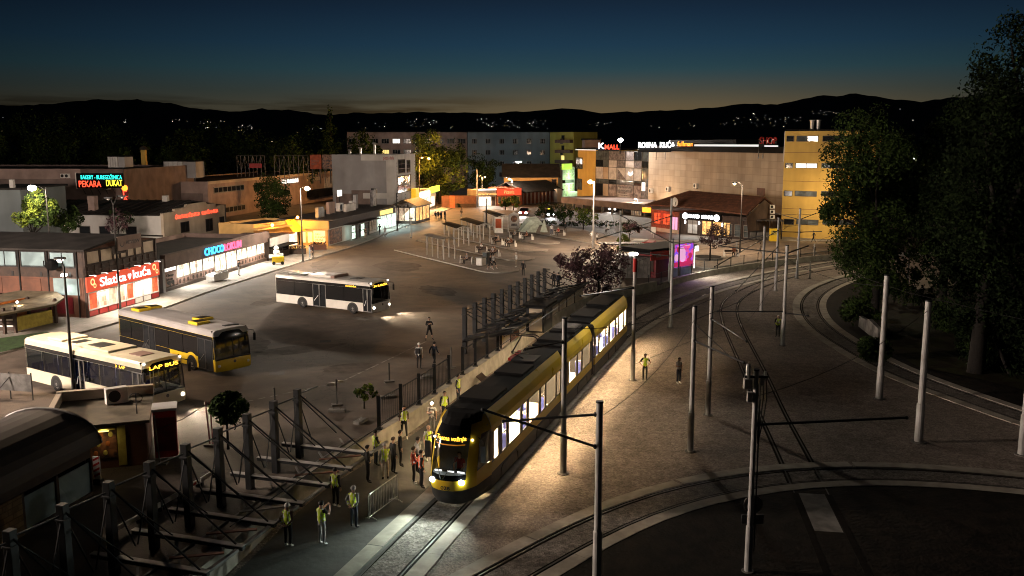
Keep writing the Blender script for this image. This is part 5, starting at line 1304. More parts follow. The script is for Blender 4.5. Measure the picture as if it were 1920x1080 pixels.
def tower_win(u0, v0, u1, v1, pane):
    x0, z1_ = f.pix(u0, v0, -.8); x1, z0_ = f.pix(u1, v1, -.8); x0, x1 = max(.25, x0), min(Lf - .2, x1); n = max(1, int((x1 - x0) / 1.2)); w = MB()
    for i in range(n):
        a_, c_ = x0 + (x1 - x0) * i / n, x0 + (x1 - x0) * (i + 1) / n; ya, yc = bowy(a_) - .05, bowy(c_) - .05
        w.face([(a_, ya, z0_), (c_, yc, z0_), (c_, yc, z1_), (a_, ya, z1_)], 1)
        w.bar((a_, ya - .02, z0_), (a_, ya - .02, z1_), .09, .09, 0); w.bar((a_, ya - .02, z0_), (c_, yc - .02, z0_), .08, .08, 0); w.bar((a_, ya - .02, z1_), (c_, yc - .02, z1_), .08, .08, 0)
    w.bar((x1, bowy(x1) - .07, z0_), (x1, bowy(x1) - .07, z1_), .09, .09, 0); w.build('window', ['frame_dark', pane], t)
for v0, v1, off, panes in ((255, 265, 0, ('glass_dark', 'glass_shop', 'glass_dark')), (306, 315, -2, ('glass_dark', 'e_win', 'glass_dark')), (358, 368, -3, ('glass_dark', 'glass_shop', 'glass_dark')), (411, 421, 0, ('glass_dark', 'glass_shop', 'glass_shop'))):
    for (u0, u1), pn in zip(((1470, 1488), (1494, 1534), (1543, 1600)), panes): tower_win(u0 + off, v0, u1 + off, v1, pn)
jn = MB()
for v in (286, 340, 392): 
    z = f.pix(1500, v, -1)[1]; pp = arcp()
    for (xa, ya), (xb, yb) in zip(pp, pp[1:]): jn.bar((xa, ya - .01, z), (xb, yb - .01, z), .03, .05)
jn.build('render_joint', 'panel_brown', t)
for i, u in enumerate((1521, 1533)):
    q = thing('chimney_pipe', 'grey chimney pipe on the yellow tower, ' + ('nearer the mall' if i == 0 else 'nearer the trees'), 'chimney', f.world(f.pix(u, 245)[0], 4, zt), 0)
    k = MB(); k.tube([(0, 0, 0), (0, 0, 1.6)], .32, 10); k.build('pipe', 'galv', q); k = MB(); k.tube([(0, 0, 1.6), (0, 0, 1.75)], .42, 10); k.build('cap', 'galv', q)
light('SPOT', (Lf * .45, -8.5, 8.5), 750, (1, .72, .36), t, .3, R(150), .9, target=(Lf * .45, 0, 3.5))
# --- brown roofed cafe in front of the mall
A, B = PD(1221, 427, 152), PD(1272, 434, 146); f = Front(A, B); Lf = f.L
t = f.thing('cafe', 'low cafe with broad tiled roof, red lit windows and bright white sign', 'cafe')
C2 = PD(1402, 448, 136.5); f2 = Front(B, C2); L2 = f2.L
b = MB(); b.box(0, Lf, 0, 9, PZ, 4.0); b.build('brick_wall', 'brick_red', t); slab(t, 'plinth', 'pla_cream', 0, Lf, -.12, -.004, PZ, PZ + .6)
for x0 in (Lf * .1, Lf * .44): window(t, x0, x0 + Lf * .26, 1.7, 3.6, 'e_shop_red', 'red_dark', 0, 2, 3)
window(t, Lf * .77, Lf * .98, PZ + .3, 3.2, 'e_panel_pink', 'red_dark', 0, 2, 1, name='door')
ls = slab(t, 'lightbox', 'e_orange', -1.4, .2, -.9, -.3, 3.5, 4.3)
light('POINT', (Lf * .4, -1.5, 3.2), 90, (1, .12, .05), t, .3)
before = set(t.children)
b = MB(); b.box(.02, L2, .25, 10, PZ, 3.9); b.build('wall', 'wood_dark', t)
sg = slab(t, 'sign_backing', 'roof_black', .8, L2 * .62, -.15, .2, 3.0, 4.0); text('GRAND  KONAK', sg, 2.0, L2 * .52, 3.25, 3.8, -.2, 'e_robna', depth=.08)
for x in (1.4, L2 * .57): k = MB(); k.disc((x, -.22, 3.5), .52, 'y', 18); k.build('round_sign', 'e_robna', sg)
for x0, x1, m_ in ((1.6, 3.6, 'poster_pale'), (4.4, 6.2, 'e_shop_amber'), (6.4, 8.0, 'e_shop_amber'), (8.4, 9.6, 'e_shop_amber')): window(t, x0, min(x1, L2 - .3), PZ + .2, 2.9, m_, 'wood_dark', .24, 2)
for k_ in range(3): window(t, L2 * .68 + k_ * 1.6, L2 * .68 + k_ * 1.6 + 1.2, PZ + .3, 2.7, 'glass_shop', 'frame_mid', .24, 1, 2)
for x in (1.2, 3.9, 8.2): k = MB(); k.ball((x, .1, 2.5), (.14, .14, .3)); k.build('wall_lamp', 'e_white', t)
for k_ in range(2): light('AREA', (2.5 + k_ * 4.5, -.6, 2.9), 160, (1, .95, .85), t, target=(2.5 + k_ * 4.5, -3.2, 0)).data.size = 3
relay(new_parts(t, before), sub(t, f, f2))
R0, R1 = PD(1293, 357, 150), PD(1434, 369, 138.5); E0, E1, E2, E3 = PD(1209, 383, 152.2), PD(1273, 386, 144.6), PD(1400, 401, 134.6), PD(1453, 385, 141)
E4 = PD(1300, 372, 158)
rf = MB(); inv = (Matrix.Translation(f.A) @ Matrix.Rotation(f.rz, 4, 'Z')).inverted(); q_ = lambda *p: [inv @ x for x in p]
lo = lambda p: p - Vector((0, 0, .22))
for s_ in ((E0, E1, R0), (E1, E2, R1, R0), (R0, R1, E3, E4), (E0, R0, E4)): rf.face(q_(*s_), 0)
for a_, c_ in ((E0, E1), (E1, E2), (E2, R1), (R1, E3)): rf.face(q_(lo(a_), lo(c_), c_, a_), 0)
rf.build('roof', 'roof_tile', t)
gb = MB(); gb.face(q_(Vector((E2.x, E2.y, PZ)) + Vector((.6, .5, 0)), Vector((E3.x, E3.y, PZ)) + Vector((-.5, -.3, 0)), lo(lo(E3)), lo(lo(R1)), lo(lo(E2)))); gb.build('gable_wall', 'pla_brown', t)
dish(PD(1264, 386, 144) - Vector((0, 0, .2)), 'white satellite dish over the cafe corner', .75, az=f.rz)
for i in range(3):
    ac_unit(PD(1448, 391 + i * 9.5, 139), 0, 'white outdoor unit on the yellow tower foot, ' + ('top', 'middle', 'bottom')[i] + ' of the column of three', .8)
# ---------------------------------------------------------------- wall, canopy frame, fences
def along(pl_, y0, y1): return [p for p in pl_ if y0 <= p.y <= y1]
# retaining wall between platform and square (near part high, curved far part low)
wl = MB(); near = along(WALL, 20, 92)
ribbon(wl, near, -.42, .0, -.1, 1.02); o = wl.build('retaining_wall', 'concrete', fix=False)
tag(o, 'straight concrete retaining wall between the platform path and the square', 'wall')
wl = MB(); far = along(WALL, 92.3, 126); ribbon(wl, far, -.36, .0, -.1, .66); o = wl.build('retaining_wall', 'concrete', fix=False)
tag(o, 'low curved concrete wall following the track towards the yellow tower', 'wall')
def wall_at(y):
    for a, b_ in zip(WALL, WALL[1:]):
        if a.y <= y <= b_.y:
            t_ = (y - a.y) / (b_.y - a.y); return a + (b_ - a) * t_
    return WALL[0]
# fence on the wall top: dark posts and mesh panels
fe = thing('parapet_fence', 'dark post fence with mesh panels on the straight concrete wall', 'fence', wall_at(44) + Vector((0, 0, 1.02)))
base = wall_at(44) + Vector((0, 0, 1.02)); prev = None
for k in range(9):
    p = offset([wall_at(43.2 + k * 2.15 - .1), wall_at(43.2 + k * 2.15 + .1)], -.21)[0] - base; p.z = 0
    m_ = MB(); m_.box(p.x - .09, p.x + .09, p.y - .09, p.y + .09, 0, 1.75); m_.box(p.x - .17, p.x + .17, p.y - .17, p.y + .17, 0, .05); m_.build('post', 'steel_dark', fe)
    if prev is not None and k not in (5,):
        m_ = MB(); d_ = p - prev; m_.bar(prev + d_ * .08 + Vector((0, 0, .25)), p - d_ * .08 + Vector((0, 0, .25)), .04, .05); m_.bar(prev + d_ * .08 + Vector((0, 0, 1.55)), p - d_ * .08 + Vector((0, 0, 1.55)), .04, .05)
        for q in range(1, 9): a = prev + d_ * (.08 + .84 * q / 9); m_.bar(a + Vector((0, 0, .27)), a + Vector((0, 0, 1.53)), .018, .018)
        m_.build('panel', 'steel_dark', fe)
    prev = p
cf = thing('track_fence', 'long see-through fence with slim posts beside the curved track', 'fence', wall_at(93) + Vector((0, 0, .66)))
fb_ = wall_at(93) + Vector((0, 0, .66)); prev = None
fw = [p for p in offset(WALL, -.2) if 90 < p.y < 124]
acc = 0; last = None; posts = []
for p in fw:
    if last is None or (p - last).length > 2.1: posts.append(p - fb_); last = p
for p in posts:
    p.z = 0; m_ = MB(); m_.box(p.x - .04, p.x + .04, p.y - .04, p.y + .04, 0, 1.15); m_.build('post', 'steel_dark', cf)
    if prev is not None:
        m_ = MB(); d_ = p - prev
        for z in (.12, 1.08): m_.bar(prev + d_ * .03 + Vector((0, 0, z)), p - d_ * .03 + Vector((0, 0, z)), .025, .03)
        for q in range(1, 12): a = prev + d_ * q / 12; m_.bar(a + Vector((0, 0, .14)), a + Vector((0, 0, 1.06)), .012, .012)
        m_.build('panel', 'steel_mid', cf)
    prev = p
# masted canopy: each mast frame is its own thing (column, beam, stays)
CD = Vector((math.sin(R(17.45)), math.cos(R(17.45)), 0)); CN = Vector((CD.y, -CD.x, 0))
c0 = PD(557, 738, 40.5); c0.z = 0
def mast(y, label, group, roofed):
    s = (y - 40.5) / CD.y; p = c0 + CD * s
    t = thing('canopy_mast', label, 'steel frame', (p.x, p.y, PZ), math.atan2(CN.y, CN.x), group)   # local x towards the track
    b = MB(); b.box(-.14, .14, -.14, .14, 0, 3.30); b.box(-.17, .17, -.17, .17, 2.75, 2.83); b.build('column', 'steel_dark', t, bevel=.015)
    if roofed: e = (3.4, 0, 1.95); st_ = (0, 0, 1.2)
    else: e = (3.75, 0, .55); st_ = (-.9, 0, .55)
    b = MB(); b.bar(st_, e, .16, .14); b.bar((st_[0], 0, st_[2] + .09), (e[0], 0, e[2] + .09), .24, .03, 1); b.build('beam', ['steel_dark', 'pole_grey' if not roofed else 'steel_dark'], t)  # pale top plates paint in the light falling on the bare beams
    b = MB(); b.tube([(.1, 0, 3.05), (e[0] - .3, 0, e[2] + .1)], .035, 6); b.build('stay', 'steel_dark', t)
    b = MB(); b.tube([(.0, .12, 3.05), (.0, 1.85, 2.95)], .035, 6); b.tube([(.0, .12, 2.9), (.9, 1.9, (.7 if not roofed else 1.6))], .028, 6); b.build('tie_rod', 'steel_dark', t)
    if not roofed:
        b = MB(); b.tube([(0, .1, 2.75), (.1, .95, .6)], .03, 6); b.tube([(0, -.1, 2.75), (.1, -.95, .6)], .03, 6); b.build('brace', 'steel_dark', t)
        b = MB(); b.bar((e[0] - .1, .15, .58), (e[0] - .1, 1.75, .58), .14, .10); b.bar((1.8, .1, .5), (1.8, 1.9, .5), .09, .10); b.bar((2.6, .1, .45), (1.1, 1.85, .45), .08, .05); b.build('purlin', 'steel_mid', t)
        if rnd.random() < .7: b = MB(); b.bar((2.0, .3, .72), (3.5, rnd.uniform(.8, 1.5), .70), .16, .04); b.build('loose_plank', 'panel_brown' if rnd.random() < .6 else 'concrete_old', t)
    return t
gn = 'masts of the bare canopy frame by the kiosks'; gf = 'masts of the roofed platform canopy'
for k in range(10): mast(23.2 + k * 1.925, 'dark steel mast with stays and bare beams, one of the roofless near frame row', gn, False)
for k in range(11): mast(61.6 + k * 1.98, 'dark steel mast with stays over the sagging platform roof', gf, True)
# the sheet roof and lit back wall of the far shelter
def cpt(y, off, z): s = (y - 40.5) / CD.y; p = c0 + CD * s + CN * off; return Vector((p.x, p.y, z))
t = thing('platform_shelter', 'platform shelter with sagging dark sheet roof over cream lit panels', 'shelter', cpt(60, 0, 0))
o_ = cpt(60, 0, 0)
b = MB(); rows = []
for i in range(45):
    y = 60.2 + i * .5; rows.append([cpt(y, off, z + rnd.uniform(-.07, .07)) - o_ for off, z in ((.35, 1.78), (1.3, 1.98), (2.3, 2.22), (3.9, 2.6))])
b.grid(rows); b.grid([[p - Vector((0, 0, .09)) for p in r] for r in rows]); b.grid([[r[3], r[3] - Vector((0, 0, .16))] for r in rows]); b.grid([[r[0] - Vector((0, 0, .1)) for r in rows], [r[0] for r in rows]]); b.build('roof', 'steel_dark', t)
for k in range(22):
    y = 61 + k * .95; m_ = MB(); off = rnd.uniform(.8, 3.2); a = cpt(y, off, 2.08 + off * .17) - o_; e = cpt(y + rnd.uniform(-.4, 1.2), off + rnd.uniform(.5, 1.3), 2.22 + off * .2) - o_
    m_.bar(a, e, .28, .04); m_.build('loose_sheet', 'steel_mid' if k % 4 == 0 else 'roof_black', t)
for k in range(10):
    a, e = offset([wall_at(61 + k * 2.0), wall_at(62.9 + k * 2.0)], -.21); a = a - o_; e = e - o_; m_ = MB(); m_.bar(Vector((a.x, a.y, 1.72)), Vector((e.x, e.y, 1.72)), .1, 1.35)
    m_.build('back_panel', 'pla_cream' if k not in (1, 5) else 'panel_brown', t)
    m_ = MB(); m_.box(a.x - .07, a.x + .07, a.y - .15, a.y - .01, 1.03, 2.42); m_.build('post', 'wood_dark', t)
q = thing('ticket_booth', 'dark flat roofed booth set in the platform shelter, pale door lit', 'booth', cpt(67.5, 3.3, 1.0), math.atan2(CD.y, CD.x))
b = MB(); b.box(0, 2.4, -.7, .7, 0, 1.95, 0); b.box(-.25, 2.65, -1.0, .9, 1.95, 2.12, 1); b.build('body', ['steel_dark', 'roof_black'], q); b = MB(); b.box(-.04, -.004, -.55, .45, .1, 1.8); b.build('door', 'pla_cream', q); b = MB(); b.box(.4, 1.6, -.74, -.704, .9, 1.6); b.build('poster', 'poster_grey', q)
# red and white barrier planks lying along the frame
for i, (a, c) in enumerate((((208, 997), (262, 968)), ((266, 966), (300, 946)), ((304, 943), (338, 924)), ((354, 913), (372, 902)), ((376, 900), (402, 884)))):
    A_, B_ = P(*a, PZ + .25), P(*c, PZ + .25); q = thing('barrier_plank', ('white barrier plank lying along the bare frame, nearest one', 'white barrier plank lying along the bare frame, second from the near end', 'white barrier plank lying along the bare frame, middle one', 'red and white barrier plank lying along the bare frame', 'white barrier plank lying along the bare frame, farthest one')[i], 'barrier plank', A_, 0, 'barrier planks under the canopy frame')
    d_ = B_ - A_; m_ = MB(); m_.bar((0, 0, 0), d_, .05, .2); m_.build('plank', 'white_metal', q)
    m_ = MB(); m_.box(-.1, .1, -.1, .1, -.25, -.105); m_.box(d_.x - .1, d_.x + .1, d_.y - .1, d_.y + .1, -.25, -.105); m_.build('foot', 'black', q)
    if i == 3: m_ = MB(); m_.bar(d_ * .2 + Vector((0, 0, .0)), d_ * .7, .06, .1); m_.build('red_band', 'red_paint', q)
# crowd barrier
A_, B_ = P(692, 978), P(745, 938); d_ = (B_ - A_).normalized(); L_ = (B_ - A_).length
q = thing('crowd_barrier', 'galvanised crowd control barrier standing beside the tram track', 'barrier', A_, math.atan2(d_.y, d_.x))
b = MB(); b.tube([(0, 0, .12), (0, 0, 1.05), (.08, 0, 1.12), (L_ - .08, 0, 1.12), (L_, 0, 1.05), (L_, 0, .12)], .022, 8); b.tube([(0, 0, .18), (L_, 0, .18)], .02, 6)
for k in range(1, 18): b.tube([(L_ * k / 18, 0, .18), (L_ * k / 18, 0, 1.12)], .010, 5)
b.build('frame', 'galv', q)
for x in (.15, L_ - .15): b = MB(); b.tube([(x, -.32, .02), (x, -.1, .12), (x, .1, .12), (x, .32, .02)], .02, 6); b.build('foot', 'galv', q)
# bare steel scaffold bits: low handrail posts near the square edge
for i, (u, v, h_) in enumerate(((516, 770, 1.3), (632, 760, 1.5), (730, 716, 1.2), (846, 690, 1.4), (1200 / 1, 0, 0))):
    if h_ == 0: continue
    q = thing('site_post', ('thin site post with a sagging tape beside the square, nearest the bare frame', 'thin site post carrying two small white boards', 'faint slim site post in the open square', 'thin site post beside the roofed canopy')[i], 'post', P(u, v, PZ), .3, 'site posts along the square edge')
    b = MB(); b.tube([(0, 0, 0), (0, 0, h_)], .045, 6); b.build('shaft', 'pole_dark' if i != 3 else 'steel_mid', q); b = MB(); b.box(-.3, .3, -.2, .2, 0, .1); b.build('foot', 'concrete_old', q, bevel=.02)
    if i == 1: b = MB(); b.box(-.5, -.1, -.04, .04, 1.15, 1.32); b.box(.1, .4, -.04, .04, 1.3, 1.42); b.build('board', 'white_metal', q)
for i, (u, v) in enumerate(((632, 772), (728, 746), (800, 708), (676, 792))):
    q = thing('ballast_block', ('pale concrete foot block lying by the young tree', 'pale concrete foot block beside the fence', 'pale concrete foot block under the slim signs', 'dark capped foot block on the platform square edge')[i], 'concrete block', P(u, v, PZ), .4 * i, 'foot blocks along the square edge')
    b = MB(); b.box(-.45, .45, -.2, .2, 0, .16); b.build('block', 'concrete_old', q, bevel=.03); b = MB(); b.tube([(-.2, 0, .16), (-.2, 0, .22), (.2, 0, .22), (.2, 0, .16)], .02, 5); b.build('handle', 'steel_mid', q)
q = thing('wooden_bench', 'dark bench standing at the foot of the concrete wall behind the tram', 'bench', P(903, 720), R(17))
b = MB(); b.box(-.3, .3, -1.2, 1.2, .42, .48); b.build('seat', 'wood_dark', q)
for y in (-1, 1): b = MB(); b.box(-.25, .25, y - .05, y + .05, 0, .42); b.build('leg', 'steel_dark', q)

# ---------------------------------------------------------------- catenary poles
def catenary(u, v, top, label, arms=(), mat='pole_grey', r0=.16, r1=.122, collar=2.0, wrap=False, zb=0.0):
    p = P(u, v, zb); lo, hi = 0, 20
    for _ in range(40):
        m_ = (lo + hi) / 2; hh_ = CH - zb - m_; zc = p.y * CC + hh_ * CS; vv = 540 + CF * (hh_ * CC - p.y * CS) / zc
        if vv > top: lo = m_
        else: hi = m_
    h_ = min(lo, 9.5)
    t = thing('catenary_pole', label, 'catenary pole', p, 0, 'catenary poles beside the tracks')
    b = MB(); b.tube([(0, 0, 0), (0, 0, collar), (0, 0, collar + .04), (0, 0, h_)], [r0, r0 * .97, r1, r1 * .93], 14); b.build('shaft', mat, t, smooth=False)
    b = MB(); b.tube([(0, 0, h_), (0, 0, h_ + .06)], r1 * 1.05, 14); b.build('cap', 'steel_dark', t)
    b = MB(); b.tube([(0, 0, -.02), (0, 0, .05)], r0 * 1.7, 14); b.build('base', 'concrete_old', t)
    for (tu, tv, z0_, z1_, two) in arms:                      # bracket arm reaching to a point over the track
        e = P(tu, tv, z1_ + zb) - p; e.z = z1_; k = MB(); a = Vector((0, 0, z0_)); a = a + Vector((e.x, e.y, 0)).normalized() * .12
        k.tube([a, Vector((e.x, e.y, z1_))], .045, 7)
        if two: k.tube([Vector((a.x, a.y, z0_ + two)), Vector((e.x * .75, e.y * .75, z0_ + (z1_ - z0_) * .75))], .022, 6)
        k.ball(a, .09, 0, 8, 5); k.ball((e.x, e.y, z1_), .07, 0, 8, 5); k.build('bracket_arm', 'steel_dark', t)
    if wrap:
        k = MB(); k.tube([(0, 0, h_ - 1.0), (0, 0, h_ - .15)], r1 * 1.12, 14); k.build('red_band', 'red_paint', t)
        k = MB(); k.ball((-.1, 0, h_ + .12), (.3, .2, .12)); k.build('lamp_head', 'e_small', t); light('POINT', (-.3, 0, h_ + .35), 750, (1, .9, .75), t, .1)
    return t, p, h_
t, p, h_ = catenary(1056, 888, 597, 'grey pole close beside the tram side, standing in the brightest gravel', [(985, 655, 6.2, 6.2, 0)])
t2, p2, h2 = catenary(1119, 1100, 755, 'nearest grey pole with two thin arms over the tram', [(944, 790, 6.1, 5.6, 0), (905, 768, 5.0, 6.3, 0)])
catenary(1186, 713, 480, 'grey pole with red and white top at the far end of the tram', [(1088, 555, 6.0, 6.0, 0)], wrap=True)
catenary(1257, 614, 449, 'slim grey pole on the gravel in front of the kiosk', [(1165, 470, 5.9, 5.9, 0)])
catenary(1255, 530, 372, 'tall thin grey pole on the square side behind the curved track', [(1120, 448, 7.0, 7.0, 0)], zb=PZ)
catenary(1294, 847, 575, 'thick grey pole in the middle of the gravel, nearer of the two', [(1395, 680, 5.6, 5.6, .8)])
catenary(1327, 779, 538, 'slim grey pole right behind the thick mid gravel pole', [(1400, 640, 5.5, 5.5, 0)])
catenary(1427, 585, 425, 'grey pole at the track fork with a long stay to the left', [(1348, 461, 6.9, 5.6, 0)])
catenary(1454, 545, 408, 'grey pole far back in front of the yellow tower, left of the tallest one', [(1340, 500, 6.2, 5.0, 0), (1380, 545, 4.5, 3.6, 0)])
catenary(1467, 648, 461, 'grey pole with T shaped arms beside the worker at the outer track', [(1348, 461, 6.95, 6.95, 0), (1515, 461, 6.95, 6.95, 0), (1345, 584, 2.6, 2.6, 0), (1515, 592, 2.5, 2.5, 0)])
catenary(1494, 522, 392, 'tallest far pole with several wire arms against the yellow tower', [(1455, 400, 6.6, 6.9, .6), (1530, 400, 6.6, 6.9, .6), (1450, 434, 5.2, 5.2, 0), (1540, 434, 5.2, 5.2, 0)])
catenary(1648, 748, 517, 'grey pole at the curb of the planted island, left of the pair', r0=.20, r1=.16)
catenary(1722, 829, 565, 'thicker grey pole on the outer gravel, right of the island pair', r0=.21, r1=.165)
catenary(1916, 853, 600, 'grey pole cut by the picture edge beside the outer track', r0=.2, r1=.16)
catenary(1161, 542, 395, 'thin pole left of the grey container at the square corner', [(1260, 455, 7.4, 6.6, 0)], r0=.14, r1=.11, zb=PZ)
# the pole with switch gear
t, p, h_ = catenary(1402, 1072, 695, 'pale pole with switch gear and cables on the soil verge', [(1700, 783, 5.4, 5.4, 0)], r0=.135, r1=.095, collar=1.7)
b = MB(); b.box(-.42, -.16, -.12, .12, h_ - .62, h_ - .28, 1); b.box(-.28, -.12, -.08, .08, h_ - 1.1, h_ - .75, 1); b.box(.1, .26, -.1, .1, h_ - .5, h_ - .25, 1); b.tube([(.3, 0, h_ - .3), (.3, 0, h_ - .02)], .05, 8, 1); b.tube([(-.28, 0, h_ - .28), (-.28, 0, h_ + .12)], .085, 8, 1); b.box(-.4, .4, -.06, .06, h_ - .25, h_ - .17, 0); b.ball((-.28, 0, h_ + .15), .09, 1); b.build('switch_gear', ['steel_dark', 'galv'], t)
for i, xx in enumerate((.18, .30, .42)): b = MB(); b.tube([(xx * .8, 0, h_ - .3), (xx, .1, h_ - 1.0), (xx * .75, .05, h_ - 1.8), (.14, 0, h_ - 2.6)], .022, 5); b.build('cable', 'wire', t)
b = MB(); b.tube([(.17, -.05, .8), (.15, -.05, h_ - 1)], .025, 6); b.build('conduit', 'steel_dark', t)
q = thing('round_sign', 'dark round sign seen from behind the switch gear pole', 'road sign', P(1408, 1060, .03) + Vector((.12, .45, 0)), 0)
b = MB(); b.tube([(0, 0, 0), (0, 0, 2.4)], .03, 6); b.build('post', 'galv', q); b = MB(); b.tube([(0, .03, 2.1), (0, .06, 2.1)], .34, 20); b.tube([(0, .061, 2.1), (0, .075, 2.1)], .28, 20); b.build('disc', 'steel_mid', q); b = MB(); b.box(-.4, .4, .03, .06, 1.35, 1.7); b.build('plate', 'steel_mid', q)
for i, (u, v, h_) in enumerate(((1526, 480, 3.2 - 1.6), (1610 / 1.166, 482, 1.9), (1518, 522, 1.9))):
    q = thing('short_post', ('short pale post beside the path at the far trees', 'short pale post on the square beside the kiosk light', 'short pale post in the fork of the tracks')[i], 'post', P(u, v, PZ if i < 2 else 0), 0, 'short pale posts'); b = MB(); b.tube([(0, 0, 0), (0, 0, h_)], .09, 8); b.build('shaft', 'pole_grey', q); b = MB(); b.tube([(0, 0, 0), (0, 0, .06)], .2, 8); b.build('base', 'concrete_old', q)
# overhead wires over the tracks
def wire(name, label, pts, r=.018):
    b = MB(); b.tube(pts, r, 4); o = b.build(name, 'wire', fix=False); return tag(o, label, 'wire', 'overhead wires')
wire('overhead_wire', 'contact wire hanging over the tram track', [x + Vector((0, 0, 5.35)) for x in mainT[::6] if x.y > 14])
wire('overhead_wire', 'contact wire hanging over the outer curved track', [x + Vector((0, 0, 5.4)) for x in trackB[::6]])
wire('span_wire', 'span wire between the thick mid gravel pole and the outer track', [P(1294, 847) + Vector((0, 0, 6.6)), P(1380, 760) + Vector((0, 0, 6.1)), P(1467, 648) + Vector((0, 0, 6.4))])
for i, (a, c, za, zc, l_) in enumerate((((1648, 748), (1467, 648), 6.8, 6.6, 'the left island pole to the worker pole'), ((1722, 829), (1402, 1072), 6.8, 6.4, 'the right island pole to the switch gear pole'), ((1119, 1100), (1294, 847), 6.0, 6.6, 'the nearest pole to the thick mid gravel pole'), ((1056, 888), (1327, 779), 6.8, 6.6, 'the tram side pole to the slim gravel pole'), ((1257, 614), (1427, 585), 6.6, 6.8, 'the kiosk pole to the track fork pole'), ((1427, 585), (1494, 522), 6.8, 7.2, 'the track fork pole to the tallest far pole'))):
    A_, B_ = P(*a) + Vector((0, 0, za)), P(*c) + Vector((0, 0, zc)); wire('span_wire', 'thin span wire from ' + l_, [A_.lerp(B_, q / 8) - Vector((0, 0, .5 * (1 - (q / 4 - 1) ** 2))) for q in range(9)], .016)
wire('span_wire', 'span wire from the tram far end pole across the gravel', [P(1186, 713) + Vector((0, 0, 1.0)), P(1300, 660) + Vector((0, 0, .9)), P(1400, 640) + Vector((0, 0, 1.5)), P(1467, 648) + Vector((0, 0, 5.8))], .014)

# ---------------------------------------------------------------- street lamps
def street_lamp(u, v, z, top, label, heads, mat='pole_dark', r=.085, group='street lamps round the square', dist=None):
    p = P(u, v, z) if dist is None else PD(u, v, dist); p.z = z; y = p.y; h_ = PD(u, top, y).z - z
    t = thing('street_lamp', label, 'street lamp', p, 0, group)
    b = MB(); b.tube([(0, 0, 0), (0, 0, 1.0), (0, 0, h_)], [r * 1.35, r * 1.2, r * .7], 8); b.build('pole', mat, t); b = MB(); b.tube([(0, 0, 0), (0, 0, .12)], r * 2.2, 8); b.build('base', 'concrete_old', t)
    for dx, dy, dz, em, pw, col, rad in heads:
        a = MB(); a.tube([(0, 0, h_ - .25), (dx * .5, dy * .5, h_ + dz + .12), (dx, dy, h_ + dz)], .04, 6); a.build('arm', mat, t)
        hd = MB(); hd.box(dx - .30, dx + .30, dy - .16, dy + .16, h_ + dz + .0, h_ + dz + .14); q = hd.build('lamp_head', 'steel_dark', t, bevel=.04)
        bb = MB(); bb.ball((dx, dy, h_ + dz - .06), (rad, rad, rad * .7), 0, 12, 8); bb.build('lamp', em, q)
        if pw: light('POINT', (dx, dy, h_ + dz - .36), pw, col, t, .25)
    return t
WH, WM, OR = (1., .80, .60), (1., .72, .47), (1., .45, .12)
street_lamp(568, 491, SZ, 352, 'tall lamp with one brilliant white head before the orange corner', [(.9, -.3, .0, 'e_lamp', 6500, WH, .34)])
street_lamp(1112, 466, PZ, 340, 'tall pale lamp with brilliant warm head on the sand square', [(-.55, -.4, .0, 'e_lamp_warm', 7000, WM, .34)], mat='pole_grey', r=.11)
street_lamp(92, 436, SZ, 352, 'brilliant lamp above the yellow green tree at the far left houses', [(-.7, -1.6, .1, 'e_lamp', 3600, WH, .45)], dist=104)
street_lamp(226, 583, SZ, 380, 'tall dark unlit pole before the red sweet shop front', [(.9, -.2, .5, 'white_metal', 0, WH, .12), (-.3, -.2, .35, 'white_metal', 0, WH, .12)])
street_lamp(139, 745, PZ, 500, 'tall dark pole in front of the cream bus', [(-1.0, 1.6, .2, 'e_small', 1400, WM, .16)])
street_lamp(787, 392, SZ, 296, 'orange glowing lamp in the big tree beside the white building', [(2.4, -2.4, 0, 'e_lamp_orange', 19000, OR, .28), (.8, -1.4, .1, 'e_lamp_orange', 0, OR, .15)])
street_lamp(1387, 474, PZ, 346, 'dark lamp with small warm head beside the maroon street tree', [(-1.1, -.3, .2, 'e_small', 2200, WM, .16)])
street_lamp(1702, 522, .1, 296, 'park lamp with small warm head glowing through the dark trees', [(-.3, -.4, 0, 'e_small', 1300, (1., .85, .55), .16)])
street_lamp(1195, 402, PZ, 372, 'short lamp with warm head at the mall arcade', [(-.6, -.6, 0, 'e_lamp_warm', 1500, WM, .2)])
street_lamp(960, 384, PZ, 336, 'small double lamp in front of the far red sign', [(-.7, 0, .1, 'e_win', 2500, WH, .2), (-1.3, 0, .4, 'white_metal', 0, WH, .12)], mat='pole_grey')
street_lamp(904, 384, PZ, 332, 'small double lamp left of the far red sign', [(.7, 0, .1, 'e_win', 2500, OR, .2), (-.7, 0, .3, 'white_metal', 0, WH, .12)], mat='pole_grey')
street_lamp(895, 388, PZ, 318, 'pale flag pole left of the glowing clothes shop', [], mat='pole_grey', r=.2, group='poles on the far street')
street_lamp(912, 428, PZ, 372, 'short dark post with pale top beside the bus shelters', [], r=.12, group='poles on the far street')
street_lamp(771, 446, SZ, 410, 'slim pale sign post with round top by the platform tip', [(0, 0, 0, 'white_metal', 0, WH, .2)], mat='pole_grey', r=.06, group='poles on the far street')
street_lamp(745, 433, SZ, 362, 'dark pole before the cyan lit shops', [], r=.1, group='poles on the far street')
street_lamp(1272, 520, PZ, 400, 'dark pole carrying a round sign beside the kiosk', [], r=.08, group='poles on the far street')
street_lamp(836, 432, PZ, 398, 'thin dark post at the left end of the shelters', [], r=.06, group='poles on the far street')
